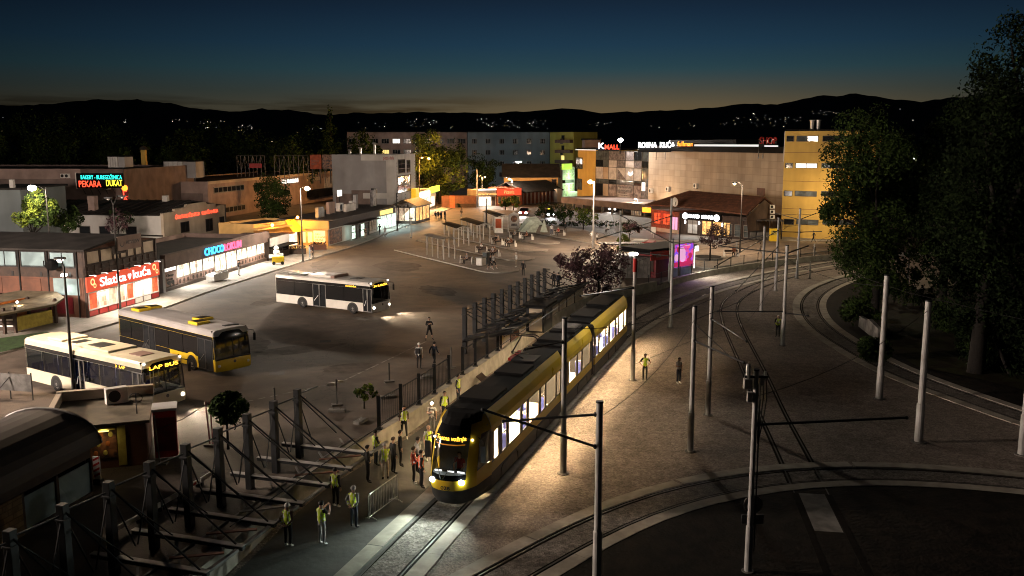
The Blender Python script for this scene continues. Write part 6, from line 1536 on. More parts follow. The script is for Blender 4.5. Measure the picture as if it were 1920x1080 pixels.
def added_mast(x, y, h_, pw, col, label, r=.5):
    t = thing('added_floodlight_mast', label, 'floodlight', (x, y, PZ), 0, 'added unseen lamp masts round the square')
    b = MB(); b.tube([(0, 0, 0), (0, 0, h_)], [.2, .1], 10); b.build('mast', 'pole_grey', t); b = MB(); b.box(-.9, .9, -.12, .12, h_, h_ + .12); hd = b.build('crossbar', 'steel_dark', t)
    for q in (-.6, 0, .6): b = MB(); b.ball((q, 0, h_ - .12), (.22, .22, .12), 0, 10, 6); b.build('lamp', 'e_lamp_warm', hd)
    light('POINT', (0, 0, h_ - .9), pw, col, t, r)
added_mast(-57, 40, 14, 74000, (1, .80, .65), 'added unseen floodlight mast beyond the kiosks that lights the buses', 2.2)
added_mast(2, 276, 9, 1500, (.85, .95, 1), 'added hidden lamp mast that lights the blue grey flats')
added_mast(-36, 284, 9, 1900, (1, .85, .7), 'added hidden lamp mast that lights the pinkish flats')
# the three masts above are added, out of view, to light buses and flats
# ---------------------------------------------------------------- bus shelters and benches
def shelter(u, v, u2, v2, label, dark=False):
    A_, B_ = P(u, v, PZ + .13), P(u2, v2, PZ + .13); d_ = (B_ - A_); L_ = d_.length
    t = thing('bus_shelter', label, 'bus shelter', A_, math.atan2(d_.y, d_.x), 'open bus shelters on the platforms')
    for k in range(4):
        for y in (0, 1.5):
            b = MB(); b.box(L_ * k / 3 - .06, L_ * k / 3 + .06, y - .06, y + .06, 0, 2.45); b.build('post', 'pole_grey', t)
    b = MB(); b.bar((-.1, 0, 2.5), (L_ + .1, 0, 2.5), .09, .1); b.bar((-.1, 1.5, 2.5), (L_ + .1, 1.5, 2.5), .09, .1)
    for x in (0, L_ / 3, L_ * 2 / 3, L_): b.tube([(x, -.3, 2.5), (x, .3, 2.7), (x, .75, 2.78), (x, 1.2, 2.7), (x, 1.8, 2.5)], .045, 6)
    b.build('roof_frame', 'pole_grey', t)
    b = MB(); b.grid([[Vector((x, y, z + .06)) for y, z in ((-.35, 2.48), (.3, 2.72), (.75, 2.8), (1.2, 2.72), (1.85, 2.48))] for x in (-.2, L_ + .2)]); b.build('roof', 'steel_mid' if not dark else 'roof_black', t)
    return t
shelter(801, 478, 832, 487, 'nearest bus shelter with bare pale posts at the first platform tip')
shelter(833, 452, 860, 462, 'second bus shelter with dark roof behind the nearest one', True)
shelter(866, 442, 900, 455, 'third bus shelter with dark roof on the long platform', True)
shelter(908, 424, 936, 436, 'farthest bus shelter beside the red advertising case', True)
q = thing('advertising_case', 'lit pale advertising case with an orange red poster at the farthest shelter', 'advertising case', P(933, 438, PZ + .13), R(-20)); b = MB(); b.box(-.5, .9, -.1, .1, .1, 2.6); b.build('case', 'white_metal', q, bevel=.02); b = MB(); b.box(-.3, .7, -.13, -.104, .9, 2.4); b.build('poster', 'orange_board', q)
q = thing('advertising_pillar', 'pale upright advertising board with dark figure print near the pale tent', 'advertising board', P(964, 429, PZ + .13), R(-8)); b = MB(); b.prism([(-.8, .1), (.8, .1), (.8, 2.5), (0, 2.85), (-.8, 2.5)], -.12, .12); b.build('board', 'poster_pale', q); b = MB(); b.disc((0, -.14, 1.7), .55, 'y', 16); b.build('print', 'poster_dark', q); b = MB(); b.box(-.5, .5, -.14, -.125, .5, .9); b.build('caption', 'poster_grey', q)
def bench(u, v, rz, label):
    t = thing('platform_bench', label, 'bench', P(u, v, PZ + .13), rz, 'benches on the platforms')
    b = MB(); b.box(-.9, .9, -.22, .22, .42, .48); b.build('seat', 'wood_dark', t)
    for x in (-.95, .95): b = MB(); b.prism([(-.28, 0), (.28, 0), (.20, .9), (.10, .9), (.0, .5), (-.24, .48)], x - .04, x + .04, 0, 'x'); b.build('end_panel', 'white_metal', t)
    b = MB(); b.box(-.9, .9, .14, .2, .6, .85); b.build('backrest', 'wood_dark', t)
    return t
BEN = [(876, 494, 'with one person, on the nearest platform'), (904, 474, 'with one person, left on the second platform'), (926, 480, 'with two people, beside the white bin'), (933, 458, 'with two people, below the advertising case'), (957, 462, 'with two people, mid third platform'), (966, 446, 'with a grey haired sitter, fourth platform'), (989, 449, 'at the far end, dark sitter'), (1049, 441, 'beside the standing woman in white')]
for u, v, l in BEN: bench(u, v, R(140), 'dark bench with white ends ' + l)
q = thing('litter_bin', 'white rounded bin standing behind the nearest bench', 'litter bin', P(902, 499, PZ + .13), R(60)); b = MB(); b.box(-.5, .5, -.4, .4, .1, 1.0); b.build('body', 'white_metal', q, bevel=.12); b = MB(); b.box(-.54, .54, -.44, .44, 1.0, 1.12); b.build('lid', 'steel_mid', q, bevel=.03)
q = thing('glass_booth', 'small glazed counter box beside the white bin', 'counter', P(912, 495, PZ + .13), R(60)); b = MB(); b.box(-.4, .4, -.3, .3, 0, 1.4); b.build('body', 'glass_shop', q, bevel=.03); b = MB(); b.box(-.45, .45, -.35, .35, 1.4, 1.46); b.build('top', 'steel_mid', q)
# pale tent thing lit by the cars
q = thing('pale_tent', 'pale green white folded tent at the end of the sand square', 'tent', P(1000, 433, PZ + .12), R(-15)); q.scale = (.82, .82, .82)
b = MB(); b.grid([[Vector((-3.2, 0, .0)), Vector((-1.4, -.6, 2.6)), Vector((.4, 0, 3.0))], [Vector((-2.2, -2.4, 0)), Vector((-.4, -1.4, 2.4)), Vector((1.2, -.6, 2.6))], [Vector((-.6, -3.0, 0)), Vector((.8, -1.6, 1.9)), Vector((1.8, -.8, 1.9))], [Vector((1.2, -2.8, 0)), Vector((1.6, -1.6, 1.3)), Vector((2.4, -.6, 1.4))]]); b.build('canvas', 'tent_pale', q)
b = MB(); b.prism([(1.9, 0), (3.4, 0), (2.7, 2.6)], -2.2, -1.7); b.build('flap', 'tent_pale', q)
b = MB(); b.tube([(-3.0, 0, 0), (.5, -.1, 3.05), (2.7, -2.0, 2.6)], .05, 6); b.build('pole', 'galv', q)

# ---------------------------------------------------------------- kiosk with violet panel, container, umbrella
A_, B_ = P(1229, 522, PZ), P(1296, 512, PZ); f = Front(A_, B_)
t = f.thing('news_kiosk', 'dark red kiosk with black roof and violet lit poster', 'kiosk')
L_ = f.L
b = MB(); b.box(0, L_, 0, 3.2, 0 + PZ, 3.2); b.build('body', 'red_dark', t, bevel=.03); b = MB(); b.box(-1.2, L_ + .5, -.35, 4.2, 3.55, 3.75); b.prism([(-1.4, 3.2), (L_ + .3, 3.2), (L_ + .5, 3.55), (-1.2, 3.55)], -.3, 3.9); b.build('roof', 'roof_black', t)
b = MB(); b.box(-1.3, L_ * .46, -.42, -.305, 2.55, 3.5); fs = b.build('fascia', 'red_paint', t); text('Tisak', fs, -.9, .4, 2.85, 3.2, -.45, 'pla_pink', depth=.02)
x0, x1, z0_, z1_ = f.rect(1264, 459, 1298, 497, -.5); pn = MB(); pn.box(x0, x1, -.55, -.35, z0_, z1_); pnl = pn.build('poster_panel', 'e_panel', t)
fm = MB(); fm.box(x0 - .1, x0 - .002, -.6, -.3, z0_ - .1, z1_ + .1); fm.box(x1 + .002, x1 + .1, -.6, -.3, z0_ - .1, z1_ + .1); fm.box(x0, x1, -.6, -.3, z1_ + .004, z1_ + .12); fm.build('poster_frame', 'frame_white', t)
w_, h_ = x1 - x0, z1_ - z0_
for a_, c_, r_, m_ in ((.40, .60, .20, 'e_panel_pink'), (.45, .40, .16, 'e_panel_pink'), (.12, .42, .12, 'e_panel_pink'), (.85, .45, .10, 'e_panel_red'), (.78, .22, .12, 'e_panel_red'), (.2, .75, .08, 'e_panel_red')):
    k = MB(); k.ball((x0 + a_ * w_, -.56, z0_ + c_ * h_), (r_ * w_, .02, r_ * w_), 0, 14, 8); k.build('poster_motif', m_, pnl)
k = MB(); k.box(x0 + .02, x1 - .02, -.565, -.552, z0_ + .02, z0_ + h_ * .22); k.build('poster_band', 'e_panel_red', pnl); k = MB(); k.box(x0 + w_ * .2, x0 + w_ * .85, -.57, -.552, z0_ + h_ * .9, z0_ + h_ * .94); k.build('poster_line', 'e_panel_pink', pnl)
b = MB(); b.box(x0, x1 - .2, -.5, -.02, PZ, z0_ - .1); b.build('lower_panel', 'glass_sky', t)
b = MB(); b.box(L_ + .1, L_ + .6, -.5, .1, 3.0, 3.6); b.build('lightbox', 'e_win', t); b = MB(); b.box(L_ - .05, L_ + .05, -.42, -.3, 1.1, 3.1); b.build('light_strip', 'e_win', t)
light('AREA', (L_ + .6, -.8, 3.0), 260, (1, .92, .75), t, target=(L_ + 3.0, -3.0, 0)).data.size = .8
light('AREA', ((x0 + x1) / 2, -.75, z0_ + 1), 45, (.5, .3, 1), t, target=((x0 + x1) / 2, -4, 0)).data.size = 1.8
k = MB(); k.box(-.02 - .04, -.004 - .02, .3, 2.8, 1.2, 2.4); k.build('shutter', 'wood_dark', t)
q = thing('pink_stall', 'small red stall with white edge left of the dark red kiosk', 'stall', P(1207, 486, PZ), R(-20)); b = MB(); b.box(-1.3, 1.3, -1.1, 1.1, 0, 2.3); b.build('body', 'red_paint', q, bevel=.04); b = MB(); b.box(-1.4, .2, -1.25, 1.25, 2.3, 2.42); b.build('roof', 'pla_white', q); b = MB(); b.disc((.9, -1.12, 1.5), .35, 'y', 14); b.build('emblem', 'red_dark', q)
A_, B_ = P(1166, 522, PZ), P(1219, 521, PZ); f = Front(A_, B_)
t = f.thing('grey_container', 'plain grey container box standing between the dark tree and the kiosk', 'container')
b = MB(); b.box(0, f.L, 0, 3.0, PZ, 2.7); b.build('body', 'concrete_old', t, bevel=.03); b = MB()
for k in range(7): b.box(f.L * k / 7 + .1, f.L * k / 7 + .16, -.03, -.004, PZ + .1, 2.6)
b.build('ribs', 'steel_mid', t); b = MB(); b.box(-.15, f.L + .15, -.2, 3.2, 2.7, 2.82); b.build('roof', 'steel_mid', t); b = MB(); b.box(f.L * .3, f.L * .55, -.05, -.004, PZ + .1, 2.4); b.build('door', 'steel_mid', t)
q = thing('low_roof_sheet', 'worn brown sheet roof over the yard behind the grey container', 'shelter', P(1180, 508, PZ), R(10)); b = MB(); b.box(-2.2, 3.0, 3.8, 6.0, 2.6, 2.7); b.build('roof', 'roof_sheet', q)
for x in (-2.0, 2.8): b = MB(); b.tube([(x, 4.0, 0), (x, 4.0, 2.6)], .06, 6); b.build('post', 'galv', q)
bench(1371, 481, R(10), 'dark bench on the pale square before the yellow tower')
q = thing('planter', 'low dark round planter around the maroon street tree', 'planter', P(1326, 487, PZ), 0); b = MB(); b.tube([(0, 0, 0), (0, 0, .4)], 2.0, 18); b.build('ring', 'concrete_old', q); b = MB(); b.tube([(0, 0, .40), (0, 0, .44)], 1.75, 18); b.build('earth', 'soil', q)
q = thing('yellow_parcel_box', 'yellow box glowing in the lamp light left of the tower poles', 'vending box', P(1451, 452, PZ + .135), R(-8)); b = MB(); b.box(-.7, .7, -.4, .4, 0, 1.9); b.build('body', 'yellow_paint', q, bevel=.04); b = MB(); b.box(-.5, .5, -.42, -.404, .9, 1.6); b.build('panel', 'counter_yellow', q)
q = thing('hedge_terrace', 'dark roofed terrace with black side bins at the foot of the yellow tower', 'terrace', P(1428, 447, PZ + .135), R(-10)); b = MB(); b.box(-3.2, 3.0, -1.0, 2.0, 2.7, 2.9); b.build('roof', 'roof_sheet', q)
for x in (-3, -1, 1, 2.8): b = MB(); b.box(x - .08, x + .08, -.9, -.75, 0, 2.7); b.build('post', 'wood_dark', q)
for i in range(3):
    w = thing('wheelie_bin', 'dark rounded bin under the terrace roof, ' + ('nearest the cafe', 'middle one', 'nearest the yellow tower')[i], 'bin', P(1410 + i * 13, 450, PZ + .135), 0, 'bins under the terrace roof'); b = MB(); b.box(-.45, .45, -.4, .4, .1, 1.2); b.build('body', 'steel_mid', w, bevel=.1); b = MB(); b.box(-.48, .48, -.43, .43, 1.2, 1.3); b.build('lid', 'steel_dark', w, bevel=.03)
# white low signs on the street
q = thing('white_street_sign', 'small white board standing in the street before the red windows', 'sign', P(1225, 446, PZ), 0); b = MB(); b.box(-.35, .35, -.04, .04, .7, 1.7); b.build('board', 'white_metal', q); b = MB(); b.tube([(0, 0, 0), (0, 0, .7)], .04, 6); b.build('post', 'galv', q)

# ---------------------------------------------------------------- near left: kiosks, stall, store front things
# barrel roofed kiosk
A_, B_ = P(0, 1030, PZ), P(176, 926, PZ); f = Front(A_, B_); L_ = f.L
def barrel(f, x0, x1, zt, wd, label, front=True):
    t = f.thing('barrel_roof_kiosk', label, 'kiosk')
    b = MB(); b.box(x0, x1, wd - .2, wd, PZ, zt); b.box(x1 - .15, x1, .2, wd - .21, PZ, zt); b.box(x0, x1, .02, .2, zt - .55, zt)
    b.build('wall', 'wood_dark', t)
    if front:
        xb = f.pix(46, 1000)[0]; b = MB(); b.box(x0, xb, -.02, .2, PZ, zt - .56); b.build('brick_pier', 'brick_tan', t)
        b = MB(); b.box(xb + .01, x1, .0, .2, PZ, PZ + .12); b.build('sill', 'wood_dark', t)
        xm = [xb + .02, f.pix(111, 960)[0], x1 - .02]
        for k in range(2):
            b = MB(); b.box(xm[k] + .12, xm[k + 1] - .06, .06, .12, PZ + .12, zt - .75); b.build('glass_panel', 'glass_sky', t); b = MB(); b.box(xm[k] - .02, xm[k] + .12, .0, .2, PZ + .13, zt - .56); b.build('mullion', 'wood_dark', t)
        b = MB(); b.box(x1 - .06, x1 - .005, .0, .2, PZ + .13, zt - .56); b.build('mullion', 'wood_dark', t)
    arc = [(wd / 2 - (wd / 2 + .35) * math.cos(math.pi * k / 16), zt + 1.35 * math.sin(math.pi * k / 16)) for k in range(17)]
    inn = [(wd / 2 - (wd / 2 + .27) * math.cos(math.pi * k / 16), zt - .05 + 1.28 * math.sin(math.pi * k / 16)) for k in range(17)]
    b = MB(); b.grid([[Vector((x0 - .3, y, z)) for y, z in arc], [Vector((x1 + .25, y, z)) for y, z in arc]]); b.grid([[Vector((x0 - .3, y, z)) for y, z in inn], [Vector((x1 + .25, y, z)) for y, z in inn]])
    for xx in (x0 - .3, x1 + .25): b.grid([[Vector((xx, y, z)) for y, z in arc], [Vector((xx, y, z)) for y, z in inn]])
    r_ = b.build('roof', 'roof_red', t, smooth=False)
    b = MB(); b.tube([(x1 + .26, y, z + .02) for y, z in arc], .05, 6); b.build('roof_edge', 'steel_mid', r_)
    b = MB(); b.face([(x1 - .02, y, z) for y, z in inn]); b.build('end_panel', 'wood_dark', t)
    return t
barrel(f, -6, L_, 2.65, 4.3, 'near dark kiosk with barrel roof, glass front and tan brick pier')
A2 = f.world(-2, 5.4, 0); A2.y += 5.0; A2.x -= .6; f9 = Front(A2, A2 + f.d * 6.0); barrel(f9, -5, 4.6, 2.6, 4.0, 'second dark barrel roof just showing behind the near kiosk', False)
q = thing('hazard_board', 'red and white striped hazard board at the kiosk corner', 'sign', P(184, 908, PZ), R(-10)); b = MB(); b.box(-.16, .16, -.03, .03, .25, 1.25); bd = b.build('board', 'white_metal', q); b = MB(); b.box(-.2, .2, -.12, .12, 0, .25); b.build('foot', 'black', q)
for k in range(4): b = MB(); z = .3 + k * .24; b.face([(-.15, -.034, z), (.15, -.034, z + .16), (.15, -.034, z + .26), (-.15, -.034, z + .10)]); b.build('stripe', 'red_paint', bd)
# yellow kiosk with parapet
A_ = PD(180, 860, 39.0); A_.z = 0; B_ = PD(276, 845, 39.7); f = Front(Vector((A_.x, A_.y, 0)), Vector((B_.x, B_.y, 0))); L_ = f.L
t = f.thing('snack_kiosk', 'boxy yellow kiosk with raised parapet before the cream bus', 'kiosk')
b = MB(); b.box(-1.8, L_, 0, 4.2, PZ, 2.55, 0); b.build('wall', 'panel_brown', t)
b = MB(); b.box(-2.0, L_ + .2, -.4, 4.5, 2.55, 2.68, 0); b.build('roof', 'tarp', t)
b = MB(); b.box(-2.0, -1.75, .4, 4.09, 2.69, 3.1); b.box(-2.0, L_ + .2, 4.1, 4.4, 2.69, 3.15); b.build('parapet', 'pla_cream', t)
b = MB(); b.box(-.2, L_ * .42, -.06, -.004, 1.0, 2.35); ps = b.build('poster', 'poster_dark', t)
for k in range(6): kk = MB(); kk.ball((.02 + .13 * k, -.07, 1.25 + .42 * ((k * 7) % 3)), (.10, .02, .13), 0, 8, 5); kk.build('food_print', 'counter_yellow' if k % 2 else 'counter_orange', ps)
b = MB(); b.box(-.2, L_ * .42, -.35, -.07, 2.36, 2.5); b.box(L_ * .44, L_ * .6, -.1, -.004, PZ + .1, 2.5); b.build('yellow_trim', 'counter_yellow', t); b = MB(); b.box(.0, L_ * .3, -.34, -.28, 2.30, 2.35); b.build('added_eaves_light', 'e_win_yellow', t); light('AREA', (L_ * .2, -.5, 2.4), 2.5, (1, .75, .4), t, target=(L_ * .2, -.1, .8))  # eaves strip and its lamp are added to brighten the dark kiosk front
ac_unit(f.world(L_ * .35, 3.0, 2.69), f.rz + .3, 'boxy outdoor unit on the yellow kiosk roof', 1.1)
q = thing('drinks_fridge', 'tall red drinks fridge standing at the end of the yellow kiosk', 'fridge', f.world(L_ + .75, 1.0, PZ), f.rz); b = MB(); b.box(-.45, .55, -.6, .5, .08, 2.3); b.build('body', 'red_paint', q, bevel=.03); b = MB(); b.box(-.4, .5, -.63, -.61, .4, 2.0); b.build('door', 'red_dark', q); b = MB(); b.box(-.5, .6, -.65, .55, 2.3, 2.42); b.build('top', 'pla_white', q)
q = thing('wire_post', 'thin post with a coil of wire on the yellow kiosk roof', 'post', f.world(L_ * .82, .8, 2.69), 0); b = MB(); b.tube([(0, 0, 0), (0, 0, .95)], .03, 6); b.build('shaft', 'steel_mid', q); b = MB(); b.tube([(.3 * math.cos(a), .0, .75 + .22 * math.sin(a)) for a in [2 * math.pi * k / 12 for k in range(13)]], .012, 4); b.build('coil', 'wire', q)
q = thing('grey_screen', 'low grey screen panels behind the barrel roofed kiosks', 'screen', P(-20, 745, PZ), R(-12)); b = MB()
b.box(0, 2.9, -.04, .04, .5, 1.5); b.build('panel', 'steel_mid', q); b = MB()
for k in range(3): b.tube([(k * 1.45, 0, 0), (k * 1.45, 0, 1.6)], .04, 6)
b.build('posts', 'pole_dark', q)
b = MB(); b.tube([(1.5, -.05, 1.3), (.7, -.9, 0)], .03, 5); b.build('brace', 'pole_dark', q)
q = thing('grey_chairs_table', 'dark terrace table stacked behind the yellow kiosk', 'table', P(215, 852, PZ), .2); b = MB(); b.box(-.7, .7, -.5, .5, .7, .75); b.build('table_top', 'steel_dark', q)
for x in (-.6, .6): b = MB(); b.box(x - .04, x + .04, -.4, .4, 0, .7); b.build('leg', 'steel_dark', q)
for i, (u, v, h_) in enumerate(((300, 870, 2.3), (394, 835, 2.2))):
    q = thing('tape_post', ('leaning thin post beside the red fridge', 'pair of thin posts beside the clipped tree')[i], 'post', P(u, v, PZ), 0, 'thin posts near the yellow kiosk'); b = MB(); b.tube([(0, 0, 0), (-.12, 0, h_)], .035, 6)
    if i: b.tube([(.14, 0, 0), (.1, 0, h_)], .035, 6)
    b.build('shaft', 'red_dark' if i else 'steel_mid', q); b = MB(); b.box(-.25, .35, -.2, .2, 0, .08); b.build('foot', 'concrete_old', q)
wire('sagging_tape', 'sagging red tape between the thin posts near the yellow kiosk', [P(300, 870, PZ) + Vector((-.1, 0, 1.6)), (P(300, 870, PZ) + P(394, 835, PZ)) / 2 + Vector((0, 0, 1.75)), P(394, 835, PZ) + Vector((0, 0, 2.1))], .02)
# market stall with sloping roof at the far left
A_, B_ = P(38, 622, SZ), P(106, 606, SZ); f = Front(A_, B_); L_ = f.L
t = f.thing('market_stall', 'covered stall with sloping canvas roof and yellow counter', 'market stall')
y0 = PD(0, 584, 68); b = MB()
inv = (Matrix.Translation(f.A) @ Matrix.Rotation(f.rz, 4, 'Z')).inverted()
pts = [PD(-60, 600, 64), PD(103, 570, 71), PD(121, 557, 73), PD(88, 535, 76.5), PD(-60, 562, 73)]
b.face([inv @ p for p in pts]); b.face([inv @ (p - Vector((0, 0, .16))) for p in pts])
for a_, c_ in zip(pts, pts[1:] + pts[:1]): b.face([inv @ a_, inv @ c_, inv @ (c_ - Vector((0, 0, .16))), inv @ (a_ - Vector((0, 0, .16)))])
b.build('roof', 'tarp', t)
pts2 = [PD(-60, 561, 74), PD(86, 534, 77.5), PD(80, 532, 82), PD(-60, 527, 82)]; b = MB(); b.face([inv @ p for p in pts2]); b.face([inv @ (p - Vector((0, 0, .1))) for p in pts2]); b.build('back_roof', 'roof_dark', t)
b = MB(); b.box(-.2, L_ * .9, .0, .3, SZ + .1, SZ + 1.15); b.build('counter', 'counter_yellow', t); b = MB(); b.box(-.2, L_ * 1.1, 3.0, 3.2, SZ, SZ + 1.9); b.build('back_wall', 'counter_orange', t)
for x, y in ((L_ * 1.02, .1), (-.4, .0), (-1.0, .4), (L_ * 1.0, 2.8)): b = MB(); b.box(x - .1, x + .1, y - .1, y + .1, SZ, SZ + 2.0); b.build('post', 'wood_dark', t)
k = MB(); k.ball((L_ * .4, 1.6, SZ + 2.0), .1); k.build('lamp', 'e_small', t); light('POINT', (L_ * .4, 1.4, SZ + 1.8), 40, (1, .7, .35), t, .1)
for i in range(3):
    q = thing('stacked_crate', 'dark crate in the stack left of the stall counter, ' + ('bottom', 'middle', 'top')[i] + ' one', 'crate', P(16, 618 - 0, SZ) + Vector((0, 0, i * .5)), .1 * i, 'crates beside the stall'); b = MB(); b.box(-.6, .6, -.4, .4, 0, .08); b.box(-.6, .6, -.4, -.34, .08, .45); b.box(-.6, .6, .34, .4, .08, .45); b.build('body', 'wood_dark', q); b = MB(); b.box(-.62, .62, -.42, -.405, .3, .42); b.build('rim', 'white_metal', q)
# chest freezer and things on the pavement
q = thing('chest_freezer', 'grey glass topped chest freezer on the pavement before the lit store', 'chest freezer', P(408, 527, SZ), R(72)); b = MB(); b.prism([(-1.2, .15), (1.2, .15), (1.3, .75), (1.2, 1.0), (-1.2, .85), (-1.3, .7)], -.5, .5); b.build('body', 'sheet_metal', q, bevel=.03); b = MB(); b.prism([(-1.1, .86), (1.1, 1.0), (1.1, 1.03), (-1.1, .89)], -.42, .42); b.build('lid', 'glass_dark', q)
q = thing('toy_figure_stand', 'white snowman like ice cream figure standing behind a yellow cart', 'figure', P(519, 492, SZ), R(20)); b = MB(); b.ball((0, 0, .55), (.5, .45, .55)); b.ball((0, 0, 1.25), (.4, .36, .4)); b.ball((0, 0, 1.75), .3); b.build('body', 'cap_white', q, smooth=True); b = MB(); b.box(-.9, -.35, -.1, .1, .6, 1.0); b.box(.35, .8, -.1, .1, .7, 1.1); b.build('arms', 'cap_white', q)
q = thing('ice_cream_cart', 'small yellow cart in front of the white figure', 'cart', P(520, 495, SZ) + Vector((.2, -.4, 0)), R(15)); b = MB(); b.box(-.7, .7, -.35, .35, .25, .95); b.build('body', 'yellow_paint', q, bevel=.05)
for x in (-.5, .5): b = MB(); b.tube([(x, -.4, .2), (x, -.34, .2)], .2, 12); b.build('wheel', 'tyre', q)
for i, (u, v, l) in enumerate(((558, 476, 'dark'), (597, 468, 'reddish'))):
    q = thing('flower_planter', l + ' box planter standing in the orange light', 'planter', P(u, v, SZ), R(10), 'planters in the orange light'); b = MB(); b.box(-1.1, 1.1, -.4, .4, 0, .7); b.build('box', 'wood_dark' if i == 0 else 'panel_brown', q, bevel=.03); b = MB()
    for k in range(70): a = Vector((rnd.uniform(-1, 1), rnd.uniform(-.35, .35), .75 + rnd.uniform(0, .3))); d1 = Vector((rnd.uniform(-1, 1), rnd.uniform(-1, 1), rnd.uniform(-1, 1))).normalized() * .1; d2 = d1.cross(Vector((rnd.random(), rnd.random(), 1))).normalized() * .08; b.face([a - d1 - d2, a + d1 - d2, a + d1 + d2, a - d1 + d2])
    b.build('plants', 'leaf_maroon', q, fix=False)
q = thing('bicycle', 'bicycle leaning on the pale post near the glass pavilion', 'bicycle', P(757, 428, SZ), R(30)); 
for x in (-.52, .52):
    b = MB(); b.grid([[Vector((x + (r_) * math.cos(2 * math.pi * k / 16), dy, .34 + r_ * math.sin(2 * math.pi * k / 16))) for k in range(16)] for r_, dy in ((.34, -.02), (.34, .02), (.30, .02), (.30, -.02), (.34, -.02))], 0, True); b.build('wheel', 'steel_mid', q)
b = MB(); b.tube([(-.52, 0, .34), (-.1, 0, .34), (.4, 0, .8), (-.2, 0, .8), (-.52, 0, .34)], .02, 5); b.tube([(-.1, 0, .34), (-.22, 0, .92)], .02, 5); b.tube([(.52, 0, .34), (.38, 0, 1.0)], .02, 5); b.build('frame', 'steel_mid', q); b = MB(); b.ball((-.24, 0, .95), (.12, .06, .04)); b.build('saddle', 'black', q); b = MB(); b.tube([(.36, -.28, 1.02), (.36, .28, 1.02)], .018, 5); b.build('handlebar', 'steel_dark', q)
# small grey house and roof edge at the far left
A_, B_ = PD(-70, 420, 118), PD(43, 420, 118); f = Front(A_, B_); t = f.thing('grey_house', 'plain blue grey house cut by the picture edge beside the bright lamp', 'house'); z1_ = PD(0, 356, 118).z
b = MB(); b.box(0, f.L, 0, 12, SZ, z1_); b.build('wall', 'pla_bluegrey', t); b = MB(); b.box(-.3, f.L + .4, -.4, 12, z1_ + .004, z1_ + .25); rr = b.build('roof', 'roof_dark', t); b = MB(); b.box(f.L - 1.6, f.L - 1.1, .5, 1.0, z1_ + .25, z1_ + 1.3); b.build('chimney', 'pla_white', rr)
window(t, f.L - 4.6, f.L - 3.6, z1_ - 1.9, z1_ - .6, 'glass_dark', 'frame_white', 0, 2)
A_, B_ = P(-60, 520, SZ), P(-1, 520, SZ)
# distant lights of the town on the slopes
b = MB(); CL_ = [(243, 229, 3, 3, 8), (335, 227, 10, 2, 8), (358, 228, 3, 2, 2), (392, 231, 10, 2, 7), (402, 241, 12, 2, 8), (425, 230, 6, 2, 4), (465, 241, 14, 8, 20), (515, 269, 3, 2, 2), (563, 249, 3, 2, 2), (598, 241, 10, 2, 5), (790, 232, 26, 8, 20), (815, 228, 5, 2, 4), (848, 240, 8, 3, 4), (925, 232, 30, 8, 22), (990, 234, 38, 8, 30), (1112, 234, 8, 3, 4), (1138, 232, 8, 2, 3), (1350, 233, 12, 4, 5), (1395, 228, 24, 8, 14), (1420, 222, 20, 8, 10), (1440, 230, 30, 9, 22), (1480, 226, 18, 5, 10), (1540, 213, 24, 4, 14), (1572, 214, 14, 3, 6), (1590, 216, 8, 2, 3), (1608, 207, 3, 2, 2), (1682, 206, 4, 2, 2), (1757, 219, 3, 2, 1), (1775, 206, 2, 2, 1), (1703, 226, 3, 2, 2), (1746, 249, 2, 2, 1), (8, 235, 10, 14, 5), (700, 236, 30, 6, 6), (1250, 236, 50, 6, 8)]
r2 = random.Random(5)
for u, v, su, sv, n in CL_:
    for _ in range(n):
        uu, vv = u + r2.uniform(-su, su), v + r2.uniform(-sv, sv); d_ = ray(uu, vv); y = 900
        hit = None
        while y < 5200:
            q = Vector((0, 0, CH)) + d_ * (y / d_.y)
            if q.z < hill_z(uu, y) + 2: hit = q; break
            y += 20
        if hit is None: continue
        rr_ = r2.choice((.12, .16, .2, .26, .42)) * hit.y / 1500; b.ball(hit - Vector((0, hit.y * .012, -1.5)), rr_, 0, 6, 4)
b.m = [r2.choice((0, 0, 1, 2)) if i % 24 == 0 else -1 for i in range(len(b.m))]
for i in range(1, len(b.m)):
    if b.m[i] < 0: b.m[i] = b.m[i - 1]
o = b.build('town_lights', ['e_town', 'e_shop_orange', 'e_tube'], fix=False); tag(o, 'scattered lights of distant houses on the dark hill slopes', 'distant lights', kind='stuff')
# ---------------------------------------------------------------- people
# joints in metres: x forward, y left, z up; every body is one skinned surface
def base_pose():
    J = dict(pel=(0, 0, .93), spi=(0, 0, 1.12), che=(.01, 0, 1.32), nec=(0, 0, 1.49), he0=(.015, 0, 1.555), he1=(.03, 0, 1.64), he2=(.015, 0, 1.72))
    for s, n in ((1, 'l'), (-1, 'r')):
        J.update({'sh' + n: (0, s * .185, 1.41), 'el' + n: (-.03, s * .235, 1.13), 'wr' + n: (.05, s * .235, .89), 'ha' + n: (.075, s * .23, .815),
                  'hi' + n: (0, s * .095, .87), 'kn' + n: (.02, s * .105, .48), 'an' + n: (-.02, s * .11, .09), 'to' + n: (.15, s * .125, .035)})
    return J
RAD = dict(pel=(.155, .115), spi=(.14, .105), che=(.16, .115), nec=(.058, .058), he0=(.07, .078), he1=(.088, .10), he2=(.062, .07))
for n in 'lr': RAD.update({'sh' + n: (.068, .068), 'el' + n: (.046, .046), 'wr' + n: (.031, .031), 'ha' + n: (.040, .024), 'hi' + n: (.092, .092), 'kn' + n: (.062, .062), 'an' + n: (.043, .043), 'to' + n: (.040, .034)})
EDG = [('pel', 'spi'), ('spi', 'che'), ('che', 'nec'), ('nec', 'he0'), ('he0', 'he1'), ('he1', 'he2')]
